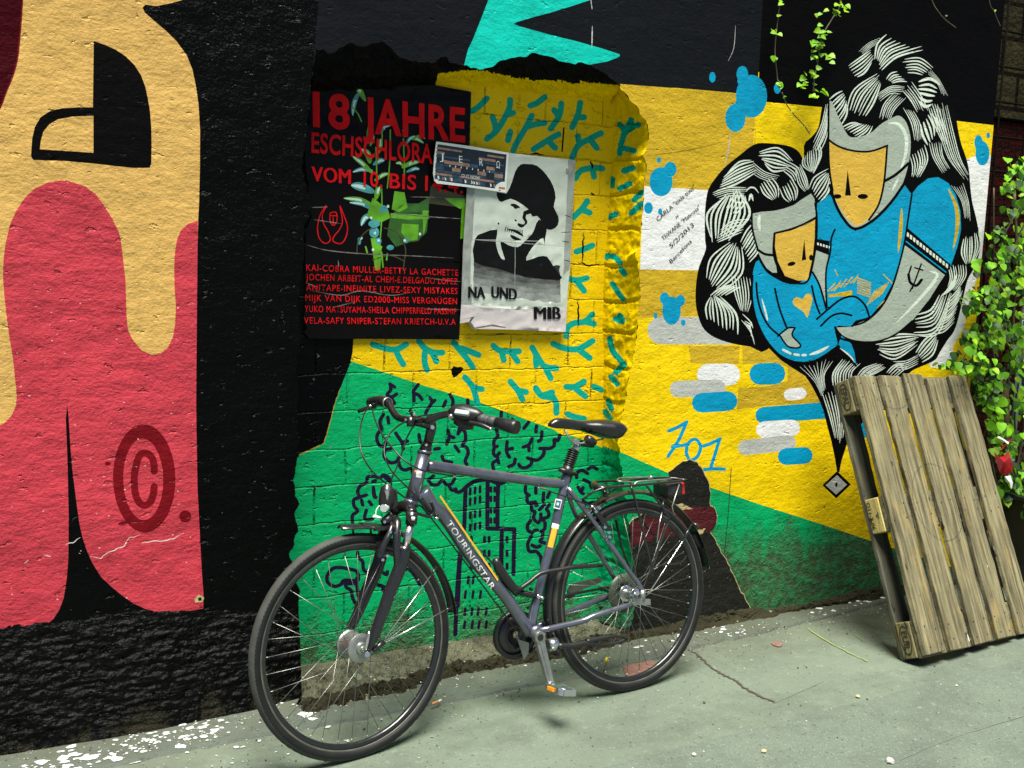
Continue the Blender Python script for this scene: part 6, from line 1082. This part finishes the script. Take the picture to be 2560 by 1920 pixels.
# lock holder on the seat tube
lk = MB(); tb(lk, [(one(cN, 210, 1080), .01), (one(cN, 260, 1220), .012), (one(cN, 400, 1420), .014), (one(cN, 520, 1560), .012)], [.010, .018, .017, .015], 10, res=2); tb(lk, [(one(cN, 500, 1540), .02), (one(cN, 700, 1400), .03), (one(cN, 840, 1290), .034), (one(cN, 1100, 1240), .04), (one(cN, 1340, 1200), .045), (one(cN, 1690, 1180), .03)], [.008, .0078, .0075, .0075, .0085, .007], 10, res=2); tb(lk, [(one(cN, 520, 1540), .01), (one(cN, 700, 1590), .012), (one(cN, 780, 1600), .016)], .010, 8)
tb(lk, [(one(cN, 0, 950), .006), (one(cN, 180, 1160), .010), (one(cN, 400, 1400), .0), (one(cN, 540, 1480), -.01)], .003, 8, res=3); tb(lk, [(one(cN, 690, 1500), .01), (one(cN, 720, 1520), .02)], .006, 8)
lk.build('lock_holder', M['plastic'], bike)

# ------------------------------------------------------------------ the pallet
def wood(name, rgb, dark, ring=False, horiz=False):
    mt, nt, b = new_mat(name); ob = nt.nodes.new('ShaderNodeTexCoord').outputs['Object']
    g_ = noise(nt, mapped(nt, ob, (3, 60, 60) if horiz else (60, 60, 3)), 1, 6, .6); big = noise(nt, mapped(nt, ob, (2, 9, 9) if horiz else (9, 9, 3)), 1, 4, .6); fine = noise(nt, ob, 90, 3)
    col = mixc(nt, ramp(nt, g_, .38, .62), dark, rgb); col = mixc(nt, mth(nt, 'MULTIPLY', ramp(nt, big, .45, .72), .75), col, tuple(c*.42 for c in rgb))
    col = mixc(nt, mth(nt, 'MULTIPLY', ramp(nt, noise(nt, mapped(nt, ob, (16, 16, 6), (4, 2, 1)), 1, 3), .56, .7), .6), col, (rgb[0]*1.15, rgb[1]*.95, rgb[2]*.55))
    col = mixc(nt, mth(nt, 'MULTIPLY', ramp(nt, noise(nt, mapped(nt, ob, (26, 26, 12), (9, 1, 5)), 1, 2), .68, .71), .9), col, (.02, .018, .012))
    if ring:
        sx = nt.nodes.new('ShaderNodeSeparateXYZ'); nt.links.new(ob, sx.inputs[0])
        for cx_, cz_, r_ in ((.335, .60, .165), (.22, 1.17, .16)):
            dx = mth(nt, 'SUBTRACT', sx.outputs[0], cx_); dz = mth(nt, 'SUBTRACT', sx.outputs[2], cz_)
            d_ = mth(nt, 'SQRT', mth(nt, 'ADD', mth(nt, 'MULTIPLY', dx, dx), mth(nt, 'MULTIPLY', dz, dz)))
            e_ = mth(nt, 'ABSOLUTE', mth(nt, 'SUBTRACT', d_, r_)); k_ = mth(nt, 'MULTIPLY', ramp(nt, e_, .0045, .001), ramp(nt, fine, .3, .55))
            col = mixc(nt, mth(nt, 'MULTIPLY', k_, .65), col, (.03, .03, .025))
    spl = ramp(nt, noise(nt, mapped(nt, ob, (22, 22, 11), (1, 7, 3)), 1, 3), .72, .735)
    sz = nt.nodes.new('ShaderNodeSeparateXYZ'); nt.links.new(ob, sz.inputs[0]); spl = mth(nt, 'MULTIPLY', spl, ramp(nt, sz.outputs[2], .5, .2))
    col = mixc(nt, mth(nt, 'MULTIPLY', spl, .9), col, (.6, .66, .6))
    nt.links.new(col, b.inputs['Base Color']); b.inputs['Roughness'].default_value = .78; b.inputs['Specular IOR Level'].default_value = .25
    bp_ = nt.nodes.new('ShaderNodeBump'); bp_.inputs['Strength'].default_value = .7; bp_.inputs['Distance'].default_value = .006
    nt.links.new(mth(nt, 'ADD', g_, mth(nt, 'MULTIPLY', fine, .3)), bp_.inputs['Height']); nt.links.new(bp_.outputs[0], b.inputs['Normal'])
    return mt
M['plank'] = wood('weathered_plank', (.235, .21, .115), (.06, .052, .028), True); M['plankdark'] = wood('grey_damp_plank', (.10, .10, .07), (.05, .05, .035)); M['crossplank'] = wood('cross_plank', (.15, .14, .085), (.07, .065, .04), False, True)
M['blockwood'] = wood('pressed_block', (.24, .21, .10), (.13, .115, .05)); M['blocknew'] = wood('pale_block', (.46, .38, .14), (.32, .26, .09)); M['burn'] = plain('burnt_mark', (.02, .016, .010), .8); M['nail'] = plain('nail_head', (.015, .014, .012), .6)
PO = np.array([3.337, -.7385, .0515]); PPSI, PPHI, PROL = .1265, .418, -.0448
u_ = np.array([math.cos(PPSI), math.sin(PPSI), 0]); n_in = np.array([-math.sin(PPSI), math.cos(PPSI), 0])
up_ = math.cos(PPHI)*np.array([0, 0, 1.])+math.sin(PPHI)*n_in; PD = math.cos(PPHI)*n_in-math.sin(PPHI)*np.array([0, 0, 1.])
PU = math.cos(PROL)*u_+math.sin(PROL)*up_; PV = math.cos(PROL)*up_-math.sin(PROL)*u_
pal = bpy.data.objects.new('pallet', None); COL.objects.link(pal)
pm = Matrix.Identity(4)
for i in range(3): pm[i][0] = PU[i]; pm[i][1] = PD[i]; pm[i][2] = PV[i]; pm[i][3] = PO[i]
pal.matrix_world = pm
tag(pal, 'weathered wooden pallet standing on end and leaning on the wall beside the ivy', 'pallet')
rp = random.Random(8)
def sub_build(mb, name, mats, parent, bevel=0):
    o = mb.build(name, mats, None, bevel, (0, 0, 0)); o.parent = parent; return o
def board(name, x0, x1, y0, y1, z0, z1, mat, along='z', wob=.0016, parent=None):
    mb = MB(); N = 26; vs = []
    for i in range(N+1):
        t = i/N; j = [rp.gauss(0, wob) for _ in range(4)]
        if i in (0, N): j = [q*1.8 for q in j]
        if along == 'z':
            z = z0+(z1-z0)*t+(rp.gauss(0, .003) if i in (0, N) else 0); vs += [(x0+j[0], y0+j[1]*.4, z+j[2]), (x1+j[2], y0+j[3]*.4, z+j[0]), (x1+j[1], y1, z), (x0+j[3], y1, z)]
        else:
            x = x0+(x1-x0)*t; vs += [(x, y0+j[1]*.4, z0+j[0]), (x, y1, z0+j[3]), (x, y1, z1+j[2]), (x, y0+j[1]*.4, z1+j[1])]
    fs = [(i*4+k, i*4+(k+1) % 4, (i+1)*4+(k+1) % 4, (i+1)*4+k) for i in range(N) for k in range(4)]+[(3, 2, 1, 0), (N*4, N*4+1, N*4+2, N*4+3)]
    if along == 'x': fs = [tuple(reversed(f)) for f in fs]
    mb.add(vs, fs); return sub_build(mb, name, mat, parent or pal, .0035)
H_, W_ = 1.16, .79; bw = .131; gp_ = (W_-5*bw)/4
for k in range(5):
    x0 = k*(bw+gp_); dz = rp.uniform(-.012, .006) if k not in (0, 4) else 0
    b_ = board('deck_board', x0+rp.uniform(-.001, .003), x0+bw-(.012 if k == 3 else 0), 0, .021, 0+rp.uniform(0, .006), H_+dz, M['plank'])
    nm_ = MB()
    for zc in (.07, .58, 1.09):
        for q in range(4): c_ = np.array([x0+bw*(.2+.6*(q % 2))+rp.gauss(0, .008), -.0005, zc+(.03 if q > 1 else -.03)+rp.gauss(0, .008)]); nm_.tube([c_, c_+np.array([0, .004, 0])], .0038, 8)
    nm_.v = [tuple(np.array(parent_loc(b_))+np.array(q)) for q in nm_.v]; nm_.build_each('nail_head', M['nail'], b_)
for zc in (0, H_/2-.0725, H_-.145): board('stringer_board', .002, W_-.002, .0215, .0395, zc, zc+.145, M['crossplank'], 'x')
for x0 in (.0, W_/2-.05, W_-.10): board('base_board', x0, x0+.10, .1055, .125, -.004, H_-.01, M['plankdark'])
blocks = {}
for zi, zc in enumerate((0.004, H_/2-.0725, H_-.147)):
    for xi, x0 in enumerate((-.003, W_/2-.05, W_-.10)):
        mb = MB(); mb.box((x0, .040, zc), (.10, 0, 0), (0, .065, 0), (0, 0, .143)); o = sub_build(mb, 'block', M['blocknew'] if (zi == 1 and xi == 0) else M['blockwood'], pal, .004); blocks[(xi, zi)] = o
def stamp(txt, o, org, dx, dy, ln_, hh, parent, bold=.02):
    cu = bpy.data.curves.new('t', 'FONT'); cu.body = txt; cu.offset = bold; cu.resolution_u = 3; q = bpy.data.objects.new('t', cu); COL.objects.link(q)
    me = bpy.data.meshes.new_from_object(q); COL.objects.unlink(q); bpy.data.objects.remove(q); bpy.data.curves.remove(cu)
    xs_ = [v.co.x for v in me.vertices]; a, b = min(xs_), max(xs_); org, dx, dy = Vector(org), Vector(dx), Vector(dy)
    for v in me.vertices: v.co = org+dx*(ln_*(v.co.x-a)/(b-a))+dy*(hh*v.co.y/.69)
    me.name = 'stamp'; me.materials.clear(); me.materials.append(M['burn']); s_ = bpy.data.objects.new('stamp', me); COL.objects.link(s_); s_.parent = o
def oval(o, y0, z0, ry, rz, x=-.0042):
    mb = MB(); N = 40; vs = []
    for i in range(N):
        a = 2*math.pi*i/N
        for k in (.93, 1.05): vs.append((x, y0+ry*k*math.cos(a), z0+rz*k*math.sin(a)))
    mb.add(vs, [(2*i, 2*i+1, (2*i+3) % (2*N), (2*i+2) % (2*N)) for i in range(N)]); sub_build(mb, 'stamp_ring', M['burn'], o)
zt = H_-.147; oval(blocks[(0, 2)], .0725, zt+.072, .024, .056); stamp('EPAL', blocks[(0, 2)], (-.0044, .0855, zt+.112), (0, 0, -1), (0, -1, 0), .080, .026, pal)
oval(blocks[(0, 0)], .0725, .076, .024, .056); stamp('EUR', blocks[(0, 0)], (-.0044, .0855, .112), (0, 0, -1), (0, -1, 0), .072, .026, pal)
zm = H_/2-.0725; stamp('Q11-7-06', blocks[(0, 1)], (-.0044, .098, zm+.13), (0, 0, -1), (0, -1, 0), .112, .015, pal); stamp('T', blocks[(0, 1)], (-.0044, .066, zm+.085), (0, 0, -1), (0, -1, 0), .030, .013, pal, .05)

# ------------------------------------------------------------------ what stands beyond the end of the wall
def bricks(name, c1, c2, mortar, sc):
    mt, nt, b = new_mat(name); ob = nt.nodes.new('ShaderNodeTexCoord').outputs['Object']; sx = nt.nodes.new('ShaderNodeSeparateXYZ'); nt.links.new(ob, sx.inputs[0])
    cx = nt.nodes.new('ShaderNodeCombineXYZ'); nt.links.new(sx.outputs[0], cx.inputs[0]); nt.links.new(sx.outputs[2], cx.inputs[1])
    br = nt.nodes.new('ShaderNodeTexBrick'); nt.links.new(cx.outputs[0], br.inputs['Vector']); br.inputs['Scale'].default_value = 1
    br.inputs['Brick Width'].default_value = sc[0]; br.inputs['Row Height'].default_value = sc[1]; br.inputs['Mortar Size'].default_value = sc[2]
    br.inputs['Color1'].default_value = (*c1, 1); br.inputs['Color2'].default_value = (*c2, 1); br.inputs['Mortar'].default_value = (*mortar, 1)
    col = mixc(nt, mth(nt, 'MULTIPLY', noise(nt, ob, 30, 4), .7), br.outputs['Color'], (.01, .008, .006)); nt.links.new(col, b.inputs['Base Color']); b.inputs['Roughness'].default_value = .85; b.inputs['Specular IOR Level'].default_value = .04
    bp_ = nt.nodes.new('ShaderNodeBump'); bp_.inputs['Strength'].default_value = .8; bp_.inputs['Distance'].default_value = .02; nt.links.new(mth(nt, 'SUBTRACT', noise(nt, ob, 40, 3), br.outputs['Fac']), bp_.inputs['Height']); nt.links.new(bp_.outputs[0], b.inputs['Normal'])
    return mt
M['redbrick'] = bricks('dark_red_brick', (.045, .002, .002), (.02, .002, .002), (.004, .003, .002), (.12, .055, .006)); M['brownblock'] = bricks('brown_block', (.045, .038, .016), (.03, .027, .013), (.003, .003, .002), (.30, .19, .012))
bb_ = empty('brick_building', (6.0, .9, 0), 'dark brick building behind the ivy with brown blocks above red bricks', 'building')
mb = MB(); mb.box((4.2, .70, -.02), (6.0, 0, 0), (0, .5, 0), (0, 0, 2.42)); mb.build('brick_base', M['redbrick'], bb_)
mb = MB(); mb.box((4.2, .68, 2.42), (6.0, 0, 0), (0, .52, 0), (0, 0, 2.4)); mb.build('block_storey', M['brownblock'], bb_)
tg = empty('trellis', (5.4, .6, 1.2), 'thin black wire trellis on the brick building above the ivy', 'trellis')
mb = MB()
for x in np.arange(4.5, 6.6, .23): mb.tube([(x, .62, .3), (x, .62, 3.6)], .006, 6)
M['wire'] = plain('rusty_black_wire', (.006, .005, .004), .9, spec=.02); mb.build('upright_wire', M['wire'], tg); mb = MB()
for z in np.arange(.4, 3.6, .19): mb.tube([(4.42, .625, z), (6.6, .625, z)], .006, 6)
mb.build('cross_wire', M['wire'], tg)
M['paleblue'] = plain('pale_blue_pipe_paint', (.30, .50, .50), .5, var=.3, bscale=12)
dq = P(2551, 900, .32); mb = MB(); mb.tube([(dq[0], .32, .0), (dq[0], .32, 1.62)], .016, 14)
for z in (.5, 1.2): mb.tube([(dq[0], .32, z), (dq[0], .32, z+.03)], .020, 14)
tag(mb.build('drainpipe', M['paleblue'], None, 0, (dq[0], .32, 0)), 'thin pale blue pipe half hidden in the ivy at the right edge', 'pipe')
M['stake'] = plain('brown_stake_wood', (.12, .075, .03), .8, var=.5, bscale=20, bump=.5)
mb = MB(); sk = P(2515, 1100, -.03); sk2 = P(2512, 940, .05); mb.tube([(sk[0], sk[1], 0), sk, (sk+sk2)/2, sk2], [.022, .021, .02, .016], 10); tag(mb.build('wooden_stake', M['stake'], None, 0, tuple((sk[0], sk[1], 0))), 'short brown stake standing in the ivy behind the pallet', 'stake')
M['bin'] = plain('dark_bin_plastic', (.010, .016, .015), .45, var=.4, bump=.2)
bx0 = P(2496, 1238, -.06); planter = empty('planter_box', (bx0[0]+.5, -.4, 0), 'dark low planter box behind the pallet under the ivy', 'planter')
mb = MB(); zt_ = bx0[2]; x0 = bx0[0]
mb.box((x0, -.80, 0), (.03, 0, 0), (0, .74, 0), (0, 0, zt_)); mb.box((x0+.03, -.80, 0), (1.1, 0, 0), (0, .03, 0), (0, 0, zt_)); mb.box((x0+1.13, -.80, 0), (.03, 0, 0), (0, .74, 0), (0, 0, zt_)); mb.box((x0+.03, -.09, 0), (1.1, 0, 0), (0, .03, 0), (0, 0, zt_)); mb.build('side_panel', M['bin'], planter, .004)
mb = MB(); mb.box((x0-.012, -.812, zt_), (.05, 0, 0), (0, .764, 0), (0, 0, .022)); mb.box((x0+.038, -.812, zt_), (1.1, 0, 0), (0, .05, 0), (0, 0, .022)); mb.build('rim', M['bin'], planter, .004)
mb = MB(); mb.box((x0+.03, -.77, zt_-.12), (1.1, 0, 0), (0, .68, 0), (0, 0, .05)); mb.build('earth', M['soil'], planter)
# ivy
leafm = []
for k, c_ in enumerate(((.15, .40, .004), (.08, .24, .004), (.016, .06, .004), (.23, .44, .005))):
    mt, nt, b = new_mat('ivy_leaf_%s' % ('bright', 'fresh', 'deep', 'yellowish')[k]); ob = nt.nodes.new('ShaderNodeTexCoord').outputs['Object']
    nt.links.new(mixc(nt, ramp(nt, noise(nt, ob, 35, 3), .3, .7), tuple(q*.72 for q in c_), c_), b.inputs['Base Color']); b.inputs['Roughness'].default_value = .5; b.inputs['Specular IOR Level'].default_value = .3
    tr_ = nt.nodes.new('ShaderNodeBsdfTranslucent'); tr_.inputs[0].default_value = (c_[0]*1.2, c_[1]*1.1, c_[2], 1); mx = nt.nodes.new('ShaderNodeMixShader'); mx.inputs[0].default_value = .22
    nt.links.new(b.outputs[0], mx.inputs[1]); nt.links.new(tr_.outputs[0], mx.inputs[2]); nt.links.new(mx.outputs[0], nt.nodes['Material Output'].inputs[0]); leafm.append(mt)
LEAF = [(0, 0), (.20, -.10), (.42, -.02), (.50, .22), (.40, .40), (.34, .62), (.12, .82), (0, 1.0)]
def leaf(mb, pos, size, nrm, tip, mi, wide=1.0):
    nrm = np.asarray(nrm, float); nrm /= np.linalg.norm(nrm); tip = np.asarray(tip, float); tip -= nrm*(tip@nrm); tip /= np.linalg.norm(tip)+1e-9; sd_ = np.cross(tip, nrm)
    fold = rl_.uniform(.12, .38); curl = rl_.uniform(-.1, .35); V = []
    for x, y in LEAF: V.append(pos+size*(tip*y+nrm*(-curl*y*y*.6)))
    for s_ in (1, -1):
        for x, y in LEAF[1:-1]: V.append(pos+size*(sd_*s_*x*wide+tip*y+nrm*(abs(x)*fold-curl*y*y*.6)))
    n = len(LEAF); fs = []
    for si in (0, 1):
        b_ = n+si*(n-2); e = [0]+[b_+i for i in range(n-2)]+[n-1]
        for i in range(n-1):
            a, c_ = e[i], e[i+1]; m0, m1 = i, i+1
            q = [m0, a, c_, m1]; q = [q[k] for k in range(4) if k == 0 or q[k] != q[k-1]]; q = list(dict.fromkeys(q))
            if len(q) >= 3: fs.append(tuple(q if si == 0 else reversed(q)))
    mb.add(V, fs, mi, True)
rl_ = random.Random(12)
lv_ = [380, 450, 520, 600, 660, 700, 735, 760, 800, 850, 880, 905, 925, 945, 1000, 1060, 1150, 1290]; lu_ = [2530, 2502, 2490, 2470, 2436, 2425, 2392, 2410, 2425, 2392, 2362, 2325, 2372, 2425, 2440, 2462, 2484, 2505]
ivy = empty('ivy_plant', (4.75, .1, 0), 'dense bright green ivy climbing at the right end of the wall', 'plant')
mb = MB(); cnt = 0; anchors = []
while cnt < 2300:
    v = rl_.uniform(385, 1290); u = rl_.uniform(2320, 2790)
    e = np.interp(v, lv_, lu_)
    if u < e+rl_.uniform(-6, 10): continue
    if u > 2580 and rl_.random() < .45: continue
    y = rl_.uniform(-.30, -.015) if u < 2500 else rl_.uniform(-.32, .30)
    if u < e+40: y = rl_.uniform(-.14, -.02)
    if mn.noise(Vector((u*.021, v*.021, 3.3))) < -.16 and rl_.random() < .85: continue
    p = P(u, v, y); s_ = rl_.choice([.020, .026, .030, .034, .040, .048]); 
    nrm = np.array([rl_.gauss(-.25, .45), -1+rl_.gauss(0, .3), rl_.gauss(.75, .5)]); tip = np.array([rl_.gauss(0, .6), -.25, -1+rl_.gauss(0, .5)])
    leaf(mb, p, s_, nrm, tip, rl_.choices([0, 1, 2, 3], [3.2, 2.6, 3.2, 1.8])[0], rl_.uniform(.9, 1.15)); cnt += 1
    if rl_.random() < .08: anchors.append(p)
mb.build('foliage', leafm, ivy)
M['vine'] = plain('ivy_stem', (.10, .07, .035), .7, var=.4)
mb = MB()
for k in range(16):
    x = 4.42+k*.075+rl_.gauss(0, .02); y = rl_.uniform(-.10, .2) if x > 4.5 else -.04; pts = [(x+rl_.gauss(0, .03)+.10*j/6*rl_.uniform(-1, 1), y+rl_.gauss(0, .02), .15+j*.30) for j in range(7)]
    mb.tube(pts, rl_.uniform(.0025, .007), 6, 0, True, 4)
for p in anchors: mb.tube([p, p+np.array([rl_.gauss(.05, .03), .05, rl_.gauss(-.05, .04)])], .0018, 5)
mb.build('stems', M['vine'], ivy)
# hanging shoots in front of the black paint
def shoot(name, stem, leaves, y, r, label, sz, matkeys=(0, 3), upw=.9):
    c0 = P(*stem[0], y); rt = empty(name, tuple(c0), label, 'vine', None)
    mb = MB(); mb.tube([P(a, b, y+rl_.uniform(-.012, .012)) for a, b in stem], r, 7, 0, True, 5); mb.build('stem', M['vine'], rt)
    mb = MB()
    for a, b, k in leaves:
        for q in range(k):
            p = P(a+rl_.gauss(0, 7), b+rl_.gauss(0, 5), y-rl_.uniform(0, .03)); leaf(mb, p, sz*rl_.uniform(.75, 1.25), (rl_.gauss(-.2, .4), -.75, upw+rl_.gauss(0, .3)), (rl_.gauss(0, 1), -.3, rl_.gauss(-.5, .4)), rl_.choice(matkeys), 1.05)
    mb.build('leaves', leafm, rt)
shoot('hanging_shoot', [(1957, -120), (1954, 0), (1949, 14), (1942, 72), (1938, 108), (1938, 145), (1942, 180), (1944, 200), (1951, 206)], [(1954, 2, 2), (1947, 45, 1), (1940, 82, 3), (1928, 90, 1), (1936, 144, 2), (1945, 203, 2), (1955, 202, 2)], -.05, .0024, 'thin hanging shoot with few leaves, left of the leafier one on the black paint', .021)
shoot('hanging_shoot', [(2110, -120), (2100, 10), (2083, 43), (2063, 76), (2050, 110), (2045, 152), (2036, 195), (2033, 230)], [(2092, 8, 3), (2112, 14, 2), (2083, 26, 3), (2056, 33, 2), (2098, 36, 2), (2118, 33, 1), (2056, 67, 2), (2060, 84, 4), (2042, 86, 1), (2030, 104, 2), (2047, 112, 3), (2070, 136, 3), (2030, 138, 3), (2043, 142, 1), (2068, 150, 2), (2033, 176, 3), (2012, 188, 2), (2042, 182, 2), (2007, 206, 3), (2022, 213, 2), (2035, 222, 2), (2056, 232, 3), (2032, 238, 2)], -.06, .0028, 'leafy green shoot hanging down the black paint left of the painted mother', .025)
shoot('dry_shoot', [(1955, 231), (1967, 262), (1986, 288), (2008, 311), (2025, 336)], [(1958, 248, 2), (1992, 275, 2), (2018, 318, 2)], -.03, .0022, 'thin brown shoot ending on the yellow paint beside the blue bubble', .012, (2, 1))
shoot('bare_twig', [(2322, -60), (2330, 0), (2345, 28), (2362, 48), (2390, 70)], [(2360, 46, 1)], -.03, .002, 'bare twig on the black paint at the top right', .010, (2,))
shoot('bare_twig', [(2462, -60), (2475, 10), (2484, 26), (2493, 48), (2501, 66)], [(2484, 25, 2)], -.03, .002, 'bare twig at the end of the wall beside the brown blocks', .012, (0, 3))
# red and white wrapper caught in the ivy
M['redbag'] = plain('red_foil', (.50, .01, .02), .25, spec=.6, var=.4, bscale=30); M['whitebag'] = plain('white_plastic_strip', (.75, .78, .76), .4)
def sheet_px(mb, pts, y, mi, th=.02):
    c_ = np.mean(pts, 0); W = [P(a, b, y+rl_.uniform(-th, th)) for a, b in pts]; W.append(P(c_[0], c_[1], y-th*1.6)); n = len(pts); mb.add(W, [((i+1) % n, i, n) for i in range(n)], mi, False)
mb = MB(); cz = crop(2260, 950, 300)
sheet_px(mb, cz([(1660, 1320), (1760, 1420), (1850, 1400), (1930, 1300), (1960, 1420), (2010, 1560), (1990, 1700), (1860, 1760), (1760, 1700), (1700, 1520)]), -.36, 0, .012); sheet_px(mb, cz([(1780, 1260), (1880, 1170), (2010, 1070), (2000, 1110), (1900, 1200), (1800, 1290)]), -.36, 0, .006); sheet_px(mb, cz([(1715, 1060), (1750, 1035), (1935, 1150), (1920, 1185)]), -.37, 1, .005); sheet_px(mb, cz([(1860, 1780), (1960, 1760), (2010, 1900), (1980, 2010), (1950, 1900), (1880, 1880)]), -.36, 1, .006)
tag(mb.build('crumpled_wrapper', [M['redbag'], M['whitebag']], None, 0, tuple(P(2525, 1140, -.36))), 'crumpled red and white wrapper caught in the ivy right of the pallet', 'wrapper')
# small things on the ground
M['buttp'] = plain('orange_filter', (.62, .26, .07), .7); M['buttw'] = plain('cigarette_paper', (.6, .6, .55), .7)
a_ = G(1079, 1760, .021); b_ = G(1095, 1754, .021); c_ = G(1103, 1750, .021); mb = MB(); mb.tube([a_, b_], .0042, 10, 0); mb.tube([b_, c_], .0041, 10, 1); tag(mb.build('cigarette_butt', [M['buttp'], M['buttw']], None, 0, tuple(a_)), 'orange cigarette butt on the ground between the two bicycle wheels', 'cigarette butt')
M['yel'] = plain('yellow_petal', (.65, .50, .02), .6); a_ = G(1508, 1684, .02); mb = MB(); tp2 = a_+np.array([.012, 0, .045]); mb.tube([a_, a_+np.array([.004, 0, .025]), tp2], [.0022, .002, .003], 7, 0); mb.tube([tp2-np.array([0, 0, .006]), tp2+np.array([.001, 0, .006]), tp2+np.array([.002, 0, .016])], [.004, .0085, .004], 10, 1)
tag(mb.build('yellow_flower', [M['vine'], M['yel']], None, 0, tuple(a_)), 'tiny yellow flower on a short stalk inside the rear wheel', 'flower')
M['stone'] = plain('pale_stone', (.52, .52, .47), .8, var=.3, bump=.4); M['stone2'] = plain('buff_chip', (.55, .38, .22), .8, var=.3)
for (u, v), r_, mk, lb in (((2225, 1905), .014, 'stone', 'pale pebble near the bottom edge below the pallet'), ((1910, 1880), .009, 'stone2', 'buff chip of stone on the paving near the bottom edge of the photo'), ((1735, 1888), .008, 'stone', 'small white pebble on the paving right of the pedal'), ((2145, 1742), .008, 'stone2', 'buff pebble on the paving just left of the pallet foot')):
    c_ = G(u, v, .004); bm = bmesh.new(); bmesh.ops.create_icosphere(bm, subdivisions=2, radius=r_)
    for q in bm.verts: q.co *= 1+.35*mn.noise(q.co*90+Vector((u, v, 0))); q.co.z *= .6
    me = bpy.data.meshes.new('pebble'); bm.to_mesh(me); bm.free(); me.materials.append(M[mk]); o = bpy.data.objects.new('pebble', me); COL.objects.link(o); o.location = (c_[0], c_[1], c_[2]+r_*.35); tag(o, lb, 'pebble')
